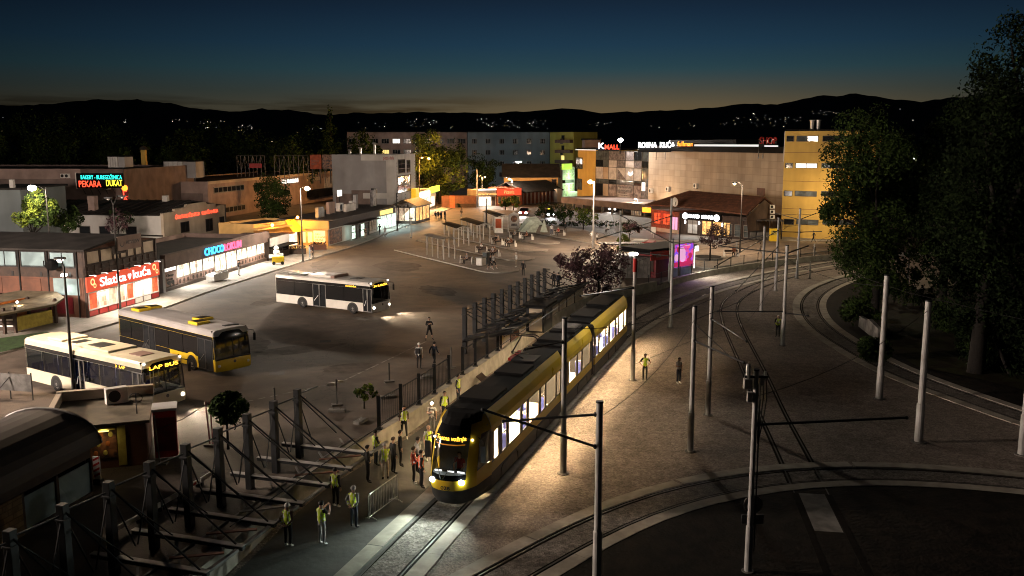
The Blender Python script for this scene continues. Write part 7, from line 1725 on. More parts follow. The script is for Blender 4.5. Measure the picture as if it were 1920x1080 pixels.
for n in 'lr': EDG += [('che', 'sh' + n), ('sh' + n, 'el' + n), ('el' + n, 'wr' + n), ('wr' + n, 'ha' + n), ('pel', 'hi' + n), ('hi' + n, 'kn' + n), ('kn' + n, 'an' + n), ('an' + n, 'to' + n)]
def P_(**k):
    J = base_pose(); J.update(k); return J
POSE = {
 'stand': P_(),
 'hips': P_(ell=(-.09, .36, 1.16), wrl=(.05, .21, 1.0), hal=(.10, .16, .99), elr=(-.09, -.36, 1.16), wrr=(.05, -.21, 1.0), har=(.10, -.16, .99)),
 'photo': P_(ell=(.16, .25, 1.22), wrl=(.36, .12, 1.42), hal=(.40, .07, 1.49), elr=(.16, -.25, 1.22), wrr=(.36, -.12, 1.42), har=(.40, -.07, 1.49), he1=(.045, 0, 1.64)),
 'phone': P_(elr=(.05, -.25, 1.16), wrr=(.26, -.12, 1.22), har=(.32, -.08, 1.26), he0=(.03, 0, 1.55), he1=(.065, 0, 1.62), he2=(.07, 0, 1.70)),
 'fold': P_(ell=(.06, .25, 1.16), wrl=(.19, .02, 1.16), hal=(.20, -.06, 1.18), elr=(.06, -.25, 1.15), wrr=(.20, -.02, 1.10), har=(.21, .06, 1.11)),
 'back': P_(ell=(-.10, .27, 1.14), wrl=(-.17, .09, .98), hal=(-.18, .02, .95), elr=(-.10, -.27, 1.14), wrr=(-.19, -.08, .95), har=(-.20, -.01, .92)),
 'walk': P_(hil=(.02, .09, .87), knl=(.20, .095, .50), anl=(.30, .10, .12), tol=(.45, .11, .07), hir=(-.02, -.09, .87), knr=(-.10, -.10, .49), anr=(-.36, -.10, .17), tor=(-.25, -.11, .04), ell=(-.16, .24, 1.16), wrl=(-.10, .24, .92), hal=(-.08, .235, .85), elr=(.06, -.24, 1.13), wrr=(.24, -.22, .98), har=(.30, -.21, .93), che=(.03, 0, 1.32), nec=(.03, 0, 1.49), he0=(.05, 0, 1.555), he1=(.065, 0, 1.64), he2=(.05, 0, 1.72)),
 'reach': P_(ell=(.10, .30, 1.30), wrl=(.34, .26, 1.42), hal=(.41, .25, 1.46), elr=(-.06, -.25, 1.14), wrr=(.06, -.26, .91), har=(.09, -.25, .84)),
 'wide': P_(hil=(0, .10, .86), knl=(.02, .19, .47), anl=(-.02, .27, .09), tol=(.14, .31, .035), hir=(0, -.10, .86), knr=(.02, -.19, .47), anr=(-.02, -.27, .09), tor=(.14, -.31, .035), ell=(.08, .26, 1.17), wrl=(.26, .10, 1.28), hal=(.31, .05, 1.33), elr=(.08, -.26, 1.17), wrr=(.26, -.10, 1.28), har=(.31, -.05, 1.33)),
 'sit': P_(pel=(0, 0, .58), spi=(-.03, 0, .77), che=(.0, 0, .97), nec=(.03, 0, 1.14), he0=(.05, 0, 1.20), he1=(.07, 0, 1.285), he2=(.055, 0, 1.365), shl=(.02, .185, 1.06), shr=(.02, -.185, 1.06), ell=(.06, .25, .80), wrl=(.26, .16, .68), hal=(.33, .14, .65), elr=(.06, -.25, .80), wrr=(.26, -.16, .68), har=(.33, -.14, .65), hil=(.02, .10, .55), knl=(.44, .13, .55), anl=(.42, .12, .11), tol=(.57, .13, .04), hir=(.02, -.10, .55), knr=(.44, -.13, .55), anr=(.50, -.12, .10), tor=(.65, -.13, .04)),
}
MESHES = {}
def seg_d(p, a, b_):
    ab = b_ - a; t = max(0, min(1, (p - a).dot(ab) / ab.length_squared)); return (p - (a + ab * t)).length
def body_mesh(pose, shorts=False, short_sleeves=False):
    key = (pose, shorts, short_sleeves)
    if key in MESHES: return MESHES[key]
    J = {k: Vector(v) for k, v in POSE[pose].items()}; names = list(J); idx = {n: i for i, n in enumerate(names)}
    me = bpy.data.meshes.new('skeleton'); me.from_pydata([J[n] for n in names], [(idx[a], idx[b_]) for a, b_ in EDG], [])
    ob = bpy.data.objects.new('skeleton', me); COL.objects.link(ob)
    md = ob.modifiers.new('s', 'SKIN'); md.use_smooth_shade = True; md.branch_smoothing = .4
    for n in names:
        sv = me.skin_vertices[0].data[idx[n]]; sv.radius = RAD[n]; sv.use_root = n == 'pel'
    sb_ = ob.modifiers.new('u', 'SUBSURF'); sb_.levels = 1; sb_.render_levels = 1
    bpy.context.view_layer.update()
    out = bpy.data.meshes.new_from_object(ob.evaluated_get(bpy.context.evaluated_depsgraph_get()))
    bpy.data.objects.remove(ob); bpy.data.meshes.remove(me)
    out.name = 'body'
    V = [v.co.copy() for v in out.vertices]; F = [tuple(p.vertices) for p in out.polygons]
    bones = [(a, b_, J[a], J[b_]) for a, b_ in EDG]
    def region(c):
        a, b_, A_, B_ = min(bones, key=lambda q: seg_d(c, q[2], q[3]) - (RAD[q[0]][0] + RAD[q[1]][0]) * .35)
        k = b_[:2]
        if k in ('he',) or (k == 'ne' and (c - J['che']).length > (J['nec'] - J['che']).length * .93): return 0
        if k == 'ha': return 0
        if k == 'wr': return 0 if short_sleeves or (c - J[b_]).length < .05 else 1
        if k == 'el': return 0 if short_sleeves and (c - J[b_]).length < (c - J[a]).length * .7 else 1
        if k in ('to',): return 3
        if k == 'an': return 3 if (c - J[b_]).length < .09 else (0 if shorts else 2)
        if k == 'kn': return 2
        if k == 'hi': return 2
        if k == 'sp': return 2 if (c - J['pel']).dot((J['spi'] - J['pel']).normalized()) < .06 else 1
        return 1
    mi = [region(sum((V[i] for i in f_), Vector()) / len(f_)) for f_ in F]
    x = MB()
    for n, s in (('l', 1), ('r', -1)):                    # fingers and thumb on each hand
        w, h_ = J['wr' + n], J['ha' + n]; d_ = (h_ - w).normalized(); sd = Vector((d_.z, 0, -d_.x)) if abs(d_.y) < .9 else Vector((1, 0, 0)); sd = (sd - d_ * sd.dot(d_)).normalized(); pn = d_.cross(sd).normalized()
        cu = pn if pn.dot(Vector((0, -s, 0))) > 0 else -pn
        for k in range(4):
            o_ = h_ + d_ * .015 + sd * (.027 - .018 * k); ln = (.072, .080, .074, .058)[k]
            x.tube([o_, o_ + d_ * ln * .5 + cu * .006, o_ + d_ * ln * .82 + cu * .026, o_ + d_ * ln * .95 + cu * .045], [.010, .0095, .0085, .006], 5)
        o_ = w + d_ * .035 + sd * .03; x.tube([o_, o_ + sd * .028 + d_ * .022 + cu * .012, o_ + sd * .034 + d_ * .055 + cu * .022], [.012, .0105, .007], 5)
    hd, up = J['he1'], (J['he2'] - J['he0']).normalized(); fw = Vector((1, 0, 0)); fw = (fw - up * fw.dot(up)).normalized()
    x.tube([hd + fw * .085 + up * .02, hd + fw * .112 - up * .02, hd + fw * .095 - up * .03], [.010, .017, .012], 5)    # nose
    for s in (-1, 1): x.ball(hd + Vector((0, s * .088, 0)) - up * .005, (.024, .012, .034), 0, 6, 4)
    n0 = len(V); V += [Vector(v) for v in x.v]; F += [tuple(i + n0 for i in f_) for f_ in x.f]; mi += [0] * len(x.f)
    me = bpy.data.meshes.new('body'); me.from_pydata(V, [], F)
    for _ in range(4): me.materials.append(M('skin'))
    me.polygons.foreach_set('material_index', mi); me.polygons.foreach_set('use_smooth', [True] * len(F)); me.update()
    # hair / cap shell: a cap over the top and back of the skull
    def hair(long_):
        h_ = MB(); rows = []
        for i in range(7):
            t = i / 6 * (.62 if not long_ else .80) * math.pi; rr = .112
            rows.append([hd + up * (.012 + math.cos(t) * rr * 1.02) + (fw * (math.cos(2 * math.pi * k / 14) * (.80 if math.cos(2 * math.pi * k / 14) > .2 and t > 1.0 else 1) * rr * 1.04 - .012) + Vector((0, 1, 0)) * math.sin(2 * math.pi * k / 14) * rr * .9) * max(.03, math.sin(t)) for k in range(14)])
        for r_ in rows[4:]:
            for k in range(14):
                c_ = math.cos(2 * math.pi * k / 14)
                if c_ > .35: r_[k] = rows[3][k] - up * .004
        if long_: rows.append([p - up * .12 - fw * .02 for p in rows[-1]])
        h_.grid(rows, 0, True); return h_
    def face():
        e_ = MB()
        for s in (-1, 1): e_.ball(hd + fw * .091 + Vector((0, s * .034, 0)) + up * .012, (.008, .014, .009), 0, 6, 4)
        e_.tube([hd + fw * .088 - up * .058 + Vector((0, -.024, 0)), hd + fw * .096 - up * .06, hd + fw * .088 - up * .058 + Vector((0, .024, 0))], .006, 4)
        return e_
    # vest: torso faces pushed out, open at the arms
    vt = MB(); tn = {}
    for v in me.vertices: tn[v.index] = v.normal.copy()
    T0, T1 = J['spi'] - (J['spi'] - J['pel']).normalized() * .14, J['nec']
    ax = (T1 - T0); L_ = ax.length; ax.normalize()
    for f_, m_ in zip(F, mi):
        if m_ not in (1, 2) or len(f_) > 4 and False: continue
        c = sum((V[i] for i in f_), Vector()) / len(f_); t = (c - T0).dot(ax)
        if t < 0 or t > L_ * .97: continue
        rad = c - (T0 + ax * t)
        if abs(rad.y) > .205 or rad.length > .24: continue
        arm = min(seg_d(c, J['sh' + n], J['el' + n]) for n in 'lr')
        if arm < .066 and abs(rad.y) > .16: continue
        u_ = t / L_; stripe = .10 < u_ < .19 or .36 < u_ < .45 or (u_ > .45 and .055 < abs(rad.y) < .095)
        vt.face([V[i] + tn[i] * .022 for i in f_], 1 if stripe else 0)
    MESHES[key] = dict(me=me, hair=hair, face=face, vest=vt, J=J, cache={})
    return MESHES[key]
def person(u, v, z, pose, face, label, top='c_navy', bottom='c_black', shoes='shoe_dark', hair='hair_dark', vest=None, shorts=False, sleeves=False, scale=1.0, long_hair=False, group='people around the tram and square', bag=None):
    B_ = body_mesh(pose, shorts, sleeves); p = P(u, v, z) if not isinstance(u, Vector) else u
    t = thing('person', label, 'person', p, R(face), group); t.scale = (scale,) * 3
    o = bpy.data.objects.new('body', B_['me']); COL.objects.link(o); o.parent = t
    for i, m_ in enumerate(('skin', top, bottom, shoes)): o.material_slots[i].link = 'OBJECT'; o.material_slots[i].material = M(m_)
    def part(nm, key, mk, mats):
        k = (key,) + tuple(mats)
        if k not in B_['cache']:
            q = mk().build(nm, mats, t, smooth=True, fix=(nm != 'vest')); B_['cache'][k] = q.data
        else:
            q = bpy.data.objects.new(nm, B_['cache'][k]); COL.objects.link(q); q.parent = t
    part('hair' if 'hair' in hair else 'cap', 'h%d' % long_hair, lambda: B_['hair'](long_hair), [hair])
    part('face', 'f', B_['face'], ['hair_dark'])
    if vest: part('vest', 'v', lambda: B_['vest'], [vest, 'reflective'])
    if bag:
        J = B_['J']; k = MB(); c = J['che']; k.box(c.x - .30, c.x - .13, -.16, .16, c.z - .25, c.z + .10); k.build('backpack', bag, t, bevel=.04)
    return t
VY, VO = 'vest_yellow', 'vest_orange'
# workers and onlookers at the nose of the tram (angles: 90 looks away from the camera)
person(541, 1026, .0, 'back', 70, 'worker in yellow vest and white cap, nearest to the picture bottom', 'c_brown', 'c_black', 'shoe_white', 'cap_white', VY)
person(604, 1022, .0, 'photo', 55, 'worker in yellow vest and pale grey trousers raising both hands', 'c_black', 'c_lgrey', 'shoe_white', 'hair_dark', VY, sleeves=True)
person(630, 952, .0, 'stand', 60, 'worker in yellow vest and all dark clothes beside the wall', 'c_black', 'c_black', 'shoe_white', 'hair_dark', VY)
person(664, 990, .0, 'back', 65, 'worker in yellow vest over grey sleeves, arms crossed behind', 'c_grey', 'c_navy', 'shoe_dark', 'hair_grey', VY)
person(690, 905, .0, 'hips', 20, 'onlooker in dark clothes with hands on hips by the wall end', 'c_black', 'c_black', 'shoe_dark', 'hair_dark')
person(705, 873, .0, 'fold', 30, 'worker in yellow vest half behind the one with hands on hips', 'c_black', 'c_navy', 'shoe_dark', 'hair_dark', VY)
person(723, 900, .0, 'phone', 110, 'light haired worker in yellow vest looking down, behind the barrier', 'c_grey', 'c_beige', 'shoe_dark', 'hair_grey', VY)
person(738, 888, .0, 'stand', 35, 'onlooker in long black coat standing behind the barrier', 'c_black', 'c_black', 'shoe_dark', 'hair_brown')
person(751, 874, .0, 'stand', 10, 'onlooker in dark jacket over white shirt beside the black coat', 'c_black', 'c_black', 'shoe_dark', 'hair_dark', None)
person(776, 908, .0, 'fold', 10, 'worker in orange vest facing the tram nose, farther of the pair', 'c_red', 'c_black', 'shoe_white', 'hair_brown', VO)
person(790, 915, .0, 'reach', 20, 'worker in orange vest with dark sleeves reaching to the tram', 'c_black', 'c_black', 'shoe_dark', 'hair_dark', VO)
person(784, 888, .0, 'stand', 30, 'man in white shirt behind the orange vests', 'c_white', 'c_black', 'shoe_dark', 'hair_dark')
person(804, 864, .0, 'stand', -60, 'bald worker in yellow vest and brown trousers by the tram corner', 'c_white', 'c_brown', 'shoe_white', 'skin', VY, sleeves=True)
person(758, 822, .0, 'walk', -75, 'worker in yellow vest walking along the concrete wall', 'c_brown', 'c_black', 'shoe_white', 'hair_dark', VY)
sp = person(810, 814, .0, 'phone', -80, 'person in striped shirt with a glaring phone light at the head', 'c_stripe', 'c_grey', 'shoe_dark', 'hair_brown', sleeves=True)
k = MB()
for i in range(6): z = 1.02 + i * .07; k.tube([(.02 + (.155 - abs(i - 3) * .004) * math.cos(a) * .78, .152 * math.sin(a), z) for a in [2 * math.pi * j / 14 for j in range(15)]], .016, 4)
k.build('shirt_stripes', 'c_black', sp)
k = MB(); k.box(.10, .115, -.04, .04, 1.60, 1.74); k.build('held_phone', 'black', sp); k = MB(); k.ball((.14, 0, 1.70), .075); k.build('phone_light', 'e_head_warm', sp)
person(834, 792, .0, 'stand', -70, 'worker in yellow vest right of the striped shirt, by the tram side', 'c_black', 'c_navy', 'shoe_dark', 'hair_dark', VY)
person(859, 757, .0, 'stand', -20, 'worker in yellow vest with dark sleeves, farthest along the wall', 'c_black', 'c_navy', 'shoe_dark', 'hair_dark', VY)
# on the square behind the wall
person(805, 638, PZ, 'wide', -70, 'man in dark clothes standing legs apart above the wall', 'c_black', 'c_black', 'shoe_dark', 'hair_dark', shorts=True)
person(786, 692, PZ, 'stand', 75, 'person in white hooded top with black backpack at the parapet fence', 'c_white', 'c_black', 'shoe_dark', 'cap_white', bag='c_black')
person(814, 690, PZ, 'walk', 60, 'person in dark clothes walking beside the white hooded top', 'c_navy', 'c_black', 'shoe_dark', 'hair_dark')
person(561, 790, PZ, 'phone', 20, 'grey haired person in dark top standing behind the bare frame column', 'c_black', 'c_black', 'shoe_dark', 'hair_grey')
person(429, 808, PZ, 'walk', 160, 'walker in shorts half hidden behind the clipped ball tree', 'c_navy', 'c_black', 'shoe_dark', 'hair_dark', shorts=True)
person(981, 518, PZ, 'stand', -95, 'man in black open jacket standing in the square near the masts', 'c_black', 'c_black', 'shoe_dark', 'hair_grey')
person(968, 501, PZ, 'stand', 200, 'woman in white clothes and scarf on the open square', 'c_white', 'c_beige', 'shoe_white', 'cap_white', long_hair=True)
person(919, 506, PZ + .13, 'walk', -30, 'man with black and white shirt and shorts walking by the white bin', 'c_black', 'c_black', 'shoe_white', 'hair_dark', shorts=True)
person(926, 504, PZ + .13, 'walk', -30, 'companion in white shirt walking beside the black and white shirt', 'c_white', 'c_black', 'shoe_white', 'hair_dark', shorts=True)
SITS = [(876, 495, 'c_grey', 'hair_grey', 'sitter in grey on the nearest platform bench'), (903, 474, 'c_white', 'hair_dark', 'sitter in white shirt on the second platform bench'), (924, 481, 'c_lgrey', 'hair_dark', 'sitter in pale top beside the white bin bench'), (928, 481, 'c_brown', 'hair_brown', 'sitter in brown sharing the bench by the white bin'), (930, 458, 'c_black', 'hair_dark', 'sitter in black below the advertising case'), (935, 459, 'c_beige', 'hair_grey', 'sitter in beige below the advertising case'), (953, 462, 'c_lgrey', 'hair_brown', 'sitter in light grey on the middle bench'), (959, 463, 'c_rust', 'hair_grey', 'sitter in rust brown on the middle bench'), (966, 447, 'c_lgrey', 'hair_grey', 'grey haired sitter near the pale advertising board'), (988, 450, 'c_rust', 'hair_dark', 'dark sitter at the far end bench'), (1047, 442, 'c_red', 'hair_dark', 'sitter in dark red between the standing pair at the sand square')]
for u, v, c_, h_, l_ in SITS: person(P(u, v, PZ + .13) + Vector((0, .1, -.04)), 0, 0, 'sit', 215 + rnd.uniform(-20, 20), l_, c_, 'c_black', 'shoe_dark', h_, sleeves=True)
person(1034, 441, PZ + .12, 'stand', -80, 'woman in white standing at the sand square bench', 'c_white', 'c_jeans', 'shoe_white', 'hair_dark', long_hair=True)
person(1060, 437, PZ + .12, 'stand', -100, 'man in black standing right of the sand square bench', 'c_black', 'c_black', 'shoe_dark', 'hair_dark')
person(1110, 455, PZ + .12, 'hips', 60, 'person in white shirt with black bag before the pale lamp', 'c_white', 'c_beige', 'shoe_white', 'cap_white')
person(1119, 456, PZ + .12, 'reach', -10, 'boy in dark shorts pointing beside the pale lamp', 'c_white', 'c_black', 'shoe_dark', 'hair_dark', shorts=True, scale=.88)
bk = person(P(1141, 441, PZ + .12) + Vector((0, 0, .35)), 0, 0, 'sit', 200, 'cyclist in white shirt riding on the sand square', 'c_white', 'c_black', 'shoe_dark', 'hair_dark')
src = next(o for o in COL.objects if o.name == 'bicycle'); q = dup(src, P(1141, 441, PZ + .12), R(20), 'bicycle ridden by the cyclist in white shirt', 'bicycles'); src['group'] = 'bicycles'
person(581, 485, SZ, 'stand', 20, 'woman in light blue dress talking in the orange light', 'c_blue', 'c_blue', 'shoe_white', 'hair_dark', long_hair=True)
person(587, 484, SZ, 'stand', 200, 'man in black talking to the woman in light blue', 'c_black', 'c_black', 'shoe_dark', 'hair_dark')
person(712, 441, SZ, 'walk', 80, 'man in black walking through the cyan shop light', 'c_black', 'c_black', 'shoe_dark', 'hair_dark')
person(722, 444, SZ, 'walk', -60, 'slim walker in pale clothes in the cyan shop light', 'c_lgrey', 'c_lgrey', 'shoe_white', 'hair_dark')
person(674, 447, SZ, 'stand', -60, 'dark standing person before the glazed shop terrace', 'c_black', 'c_black', 'shoe_dark', 'hair_dark')
person(685, 449, SZ, 'phone', -40, 'person in brown jacket at the end of the shop terrace', 'c_brown', 'c_beige', 'shoe_dark', 'hair_brown')
person(448, 517, SZ, 'phone', 30, 'person in dark top before the bright store windows', 'c_black', 'c_grey', 'shoe_dark', 'hair_dark', sleeves=True)
for i, (u, v, l_) in enumerate(((817, 413, 'leftmost'), (822, 412, 'second'), (827, 413, 'third'), (834, 412, 'rightmost'))): person(u, v, PZ, 'stand', -90 + i * 25, l_ + ' of the four dark figures past the glass pavilion', 'c_black' if i % 2 else 'c_navy', 'c_black', 'shoe_dark', 'hair_dark')
person(865, 409, PZ, 'walk', -90, 'lone walker with pale legs on the far street', 'c_black', 'c_lgrey', 'shoe_white', 'hair_dark')
person(854, 386, PZ, 'walk', 0, 'walker in pale top by the low hut', 'c_beige', 'c_beige', 'shoe_dark', 'hair_dark'); person(866, 386, PZ, 'stand', 0, 'person in white shirt by the low hut', 'c_white', 'c_black', 'shoe_dark', 'hair_dark')
person(1525, 455, PZ + .135, 'walk', 180, 'walker in dark clothes before the yellow tower', 'c_black', 'c_black', 'shoe_dark', 'hair_dark')
person(P(1376, 481, PZ + .13) + Vector((0, .1, -.04)), 0, 0, 'sit', 250, 'dark sitter on the bench before the yellow tower', 'c_rust', 'c_black', 'shoe_dark', 'hair_dark')
person(1425, 480, PZ, 'walk', 170, 'faint walker in pale top right of that square bench sitter', 'c_beige', 'c_grey', 'shoe_dark', 'hair_dark')
person(1038, 541, PZ, 'stand', 60, 'dark figure left of the maroon tree trunk', 'c_black', 'c_black', 'shoe_dark', 'hair_dark'); person(1047, 543, PZ, 'stand', 120, 'second dark figure beside the maroon tree trunk', 'c_navy', 'c_black', 'shoe_dark', 'hair_dark')
person(1209, 713, .0, 'hips', -95, 'worker in yellow vest standing on the bright gravel', 'c_black', 'c_black', 'shoe_dark', 'hair_dark', VY, sleeves=True)
person(1272, 720, .0, 'phone', -60, 'man in white shirt with phone walking on the gravel', 'c_white', 'c_navy', 'shoe_white', 'hair_dark', sleeves=True)
person(1458, 632, .0, 'fold', -120, 'worker in yellow vest beside the outer track pole', 'c_black', 'c_black', 'shoe_dark', 'cap_white', VY)
# the tram driver in the cab
person(To + TD * 1.55 + TN * .05 + Vector((0, 0, .62)), 0, 0, 'sit', math.degrees(math.atan2(-TD.y, -TD.x)), 'tram driver in red top sitting behind the windscreen', 'c_red', 'c_black', 'shoe_dark', 'hair_dark', sleeves=True)
# ---------------------------------------------------------------- trees
def leaf_cloud(clumps, n, size, seed, hollow=.55, mats=2, droop=0):
    rr = random.Random(seed); V, F, MI = [], [], []
    tot = sum(c[1][0] * c[1][1] + c[1][1] * c[1][2] + c[1][0] * c[1][2] for c in clumps)
    for c, r_, tone in clumps:
        k = int(n * (r_[0] * r_[1] + r_[1] * r_[2] + r_[0] * r_[2]) / tot)
        subs = [(Vector((rr.gauss(0, 1), rr.gauss(0, 1), rr.gauss(0, 1))).normalized(), rr.uniform(.16, .34), rr.random()) for _ in range(max(7, k // 130))]
        for _ in range(k):
            s = subs[int(rr.random() ** 1.2 * len(subs))]
            d = s[0] * rr.uniform(hollow, 1.02) + Vector((rr.gauss(0, s[1]), rr.gauss(0, s[1]), rr.gauss(0, s[1])))
            if d.length > 1.12: d = d.normalized() * rr.uniform(.85, 1.12)
            p = Vector((c[0] + d.x * r_[0], c[1] + d.y * r_[1], c[2] + d.z * r_[2] - droop * d.length))
            nn = (d.normalized() * .8 + Vector((rr.gauss(0, .7), rr.gauss(0, .7), rr.gauss(.25, .6)))).normalized()
            a = nn.cross(Vector((rr.gauss(0, 1), rr.gauss(0, 1), rr.gauss(0, 1)))).normalized(); b_ = nn.cross(a)
            L_ = size * rr.uniform(.6, 1.35); w = L_ * rr.uniform(.35, .6); i = len(V)
            V += [p - a * L_ * .5, p + b_ * w * .5 + nn * L_ * .06, p + a * L_ * .5, p - b_ * w * .5 + nn * L_ * .06]
            F.append((i, i + 1, i + 2, i + 3)); MI.append(min(mats - 1, int((s[2] * .6 + rr.random() * .4 + tone) * mats)) if mats > 1 else 0)
    return V, F, MI
def tree(label, base, h_trunk, r_trunk, clumps, n, size, mats, name='tree', seed=1, group=None, limbs=True, hollow=.55, cat='tree'):
    """clumps: ((x, y, z), (rx, ry, rz), tone) relative to the base"""
    t = thing(name, label, cat, base, 0, group); rr = random.Random(seed)
    b = MB(); lean = Vector((rr.uniform(-.3, .3), rr.uniform(-.3, .3), 0)) * h_trunk * .08
    top = Vector((0, 0, h_trunk)) + lean
    b.tube([(0, 0, -.1), (0, 0, .15), Vector((0, 0, h_trunk * .5)) + lean * .3, top], [r_trunk * 1.5, r_trunk * 1.1, r_trunk * .85, r_trunk * .6], 10)
    if limbs:
        for c, r_, _ in clumps:
            c = Vector(c); q = Vector((0, 0, h_trunk * rr.uniform(.75, .98))) + lean * .8
            m_ = q.lerp(c, .5) + Vector((rr.uniform(-.1, .1), rr.uniform(-.1, .1), rr.uniform(0, .15))) * (c - q).length
            b.tube([q, m_, c, c + (c - m_).normalized() * r_[2] * .5], [r_trunk * .5, r_trunk * .33, r_trunk * .18, r_trunk * .06], 6)
    b.build('trunk', 'bark', t, smooth=True)
    V, F, MI = leaf_cloud(clumps, n, size, seed, hollow, len(mats)); me = bpy.data.meshes.new('crown'); me.from_pydata(V, [], F)
    for m_ in mats: me.materials.append(M(m_))
    if len(mats) > 1: me.polygons.foreach_set('material_index', MI)
    o = bpy.data.objects.new('crown', me); COL.objects.link(o); o.parent = t
    return t
DK = ['leaf_dark', 'leaf_mid']
def px_clumps(base, items, depth_jit=2.0, seed=3):
    """clumps given where they hang in the photo, with their radius in photo pixels, set at their own depth"""
    rr = random.Random(seed); out = []
    for it in items:
        u, v, rp = it[:3]; dy = it[3] if len(it) > 3 else rr.uniform(-depth_jit, depth_jit); ry = it[4] if len(it) > 4 else 1
        y = base.y + dy; q = PD(u, v, y); r_ = rp / CF * y
        out.append(((q.x - base.x, q.y - base.y, q.z - base.z), (r_, r_ * .95, r_ * ry), rr.uniform(-.15, .25)))
    return out
b0 = P(1640, 592, .06)
tree('large dark leafy tree before the yellow tower, inside the track curve', b0, 7.5, .34, px_clumps(b0, [(1600, 250, 42), (1645, 232, 34), (1590, 300, 50), (1650, 290, 58), (1580, 345, 44), (1630, 350, 60), (1680, 330, 46), (1575, 388, 36), (1610, 415, 52), (1665, 410, 56), (1700, 400, 40), (1600, 470, 46), (1645, 485, 56), (1690, 470, 46), (1625, 535, 34), (1660, 540, 30), (1700, 520, 26), (1560, 400, 22), (1690, 280, 34), (1725, 470, 22), (1660, 350, 60), (1700, 360, 40), (1620, 470, 55)], 3.2), 46000, .27, DK + ['leaf_mid'], seed=21)
b0 = P(1856, 700, .1); b0 = Vector((30.5, 58, 0))
tree('towering near black tree filling the picture edge', b0, 9, .5, px_clumps(b0, [(1900, 110, 70), (1935, 60, 60), (1870, 190, 70), (1940, 190, 80), (1850, 270, 75), (1930, 290, 90), (1830, 350, 80), (1910, 380, 90), (1800, 430, 70), (1880, 470, 95), (1780, 500, 44), (1840, 560, 80), (1930, 560, 90), (1870, 640, 70), (1940, 660, 70), (1800, 590, 40), (1900, 720, 40), (1990, 300, 110), (1990, 480, 110), (1990, 620, 90), (1830, 660, 44), (1880, 720, 50), (1800, 520, 50), (1850, 430, 70), (1835, 480, 60)], 3.0), 70000, .25, ['leaf_black', 'leaf_black', 'leaf_dark'], seed=22)
b0 = Vector((37.5, 78, 0))
tree('tall dark tree between the leafy tree and the towering one', b0, 9, .4, px_clumps(b0, [(1800, 215, 40), (1775, 270, 50), (1745, 330, 46), (1790, 350, 60), (1740, 400, 44), (1780, 430, 50), (1810, 290, 50), (1760, 480, 34), (1730, 300, 30)], 2.4), 22000, .28, ['leaf_black', 'leaf_dark', 'leaf_dark'], seed=23)
for i, (u, v, hh) in enumerate(((1655, 560, 60), (1694, 566, 52), (1712, 566, 62), (1728, 568, 40), (1676, 560, 66), (1742, 566, 36))):
    b0 = P(u, v + 6, .1); h_ = hh / CF * b0.y
    tree('small columnar conifer in the dark row, ' + ('first from the tower side', 'third', 'fourth', 'fifth', 'second', 'last')[i], b0, h_ * .3, .08, [((0, 0, h_ * .3), (.55, .55, h_ * .3), 0), ((0, 0, h_ * .6), (.42, .42, h_ * .3), 0), ((0, 0, h_ * .85), (.22, .22, h_ * .2), 0)], 700, .2, DK, 'conifer', 40 + i, 'conifers in the dark row', False)
for i, (u, v, r_, lab) in enumerate(((1612, 590, 36, 'pale edged bush at the inner curb of the planted island'), (1640, 660, 30, 'low bush before the small garden wall'), (1850, 650, 50, 'broad bush under the towering tree'), (1780, 600, 44, 'dark bush behind the pair of poles'))):
    b0 = P(u, v + r_ * .5, .08); q = r_ / CF * b0.y
    tree(lab, b0, q * .5, .06, [((0, 0, q * .7), (q, q, q * .75), .1), ((q * .5, .2, q * .5), (q * .6, q * .6, q * .5), .2), ((-q * .5, 0, q * .9), (q * .6, q * .6, q * .6), -.1)], 2200, .26, DK, 'bush', 50 + i, 'bushes in the planted island', True, cat='bush')
wa, wb = P(1613, 612, .06), P(1649, 641, .06); wd = (wb - wa).length; q = thing('garden_wall', 'low broken concrete wall in the planted island', 'wall', wa, math.atan2(wb.y - wa.y, wb.x - wa.x)); b = MB(); b.prism([(0, 0), (wd, 0), (wd, 1.0), (wd * .5, 1.2), (wd * .42, 1.0), (0, .9)], -.15, .15); b.build('wall_body', 'concrete_old', q)
# square trees
b0 = P(428, 842, PZ)
tree('clipped ball headed tree on a thin stem beside the bare frame', b0, 2.1, .06, px_clumps(b0, [(428, 760, 30, 0, .8), (412, 764, 19, .3), (447, 764, 18, -.2), (430, 748, 22, .2, .6), (420, 778, 17, .2), (440, 778, 17, -.3)]), 4200, .20, ['leaf_dark', 'leaf_mid'], seed=61, hollow=.6)
b0 = P(683, 766, PZ)
tree('young low tree with sparse green crown behind the parapet', b0, 1.0, .04, px_clumps(b0, [(672, 738, 10, .1), (690, 730, 11, -.1), (700, 738, 8, .2), (683, 742, 9, 0)]), 620, .18, ['leaf_mid', 'leaf_light'], seed=62)
b0 = P(1122, 562, PZ)
tree('broad maroon leaved tree at the end of the platform roof', b0, 2.2, .13, px_clumps(b0, [(1065, 500, 26), (1095, 492, 30), (1130, 495, 30), (1150, 485, 24), (1080, 520, 26), (1110, 520, 30), (1145, 512, 26), (1050, 490, 12), (1170, 490, 12), (1100, 470, 14), (1135, 470, 13), (1135, 535, 14)], 1.4), 5200, .27, ['leaf_maroon', 'leaf_maroon', 'leaf_maroon_lt'], seed=63, hollow=.5)
b0 = P(1331, 487, PZ + .4)
tree('round maroon street tree in the low planter', b0, 2.4, .1, px_clumps(b0, [(1325, 442, 15), (1345, 436, 17), (1360, 446, 12), (1338, 450, 15)], .8), 1500, .26, ['leaf_maroon', 'leaf_maroon_lt'], seed=64)
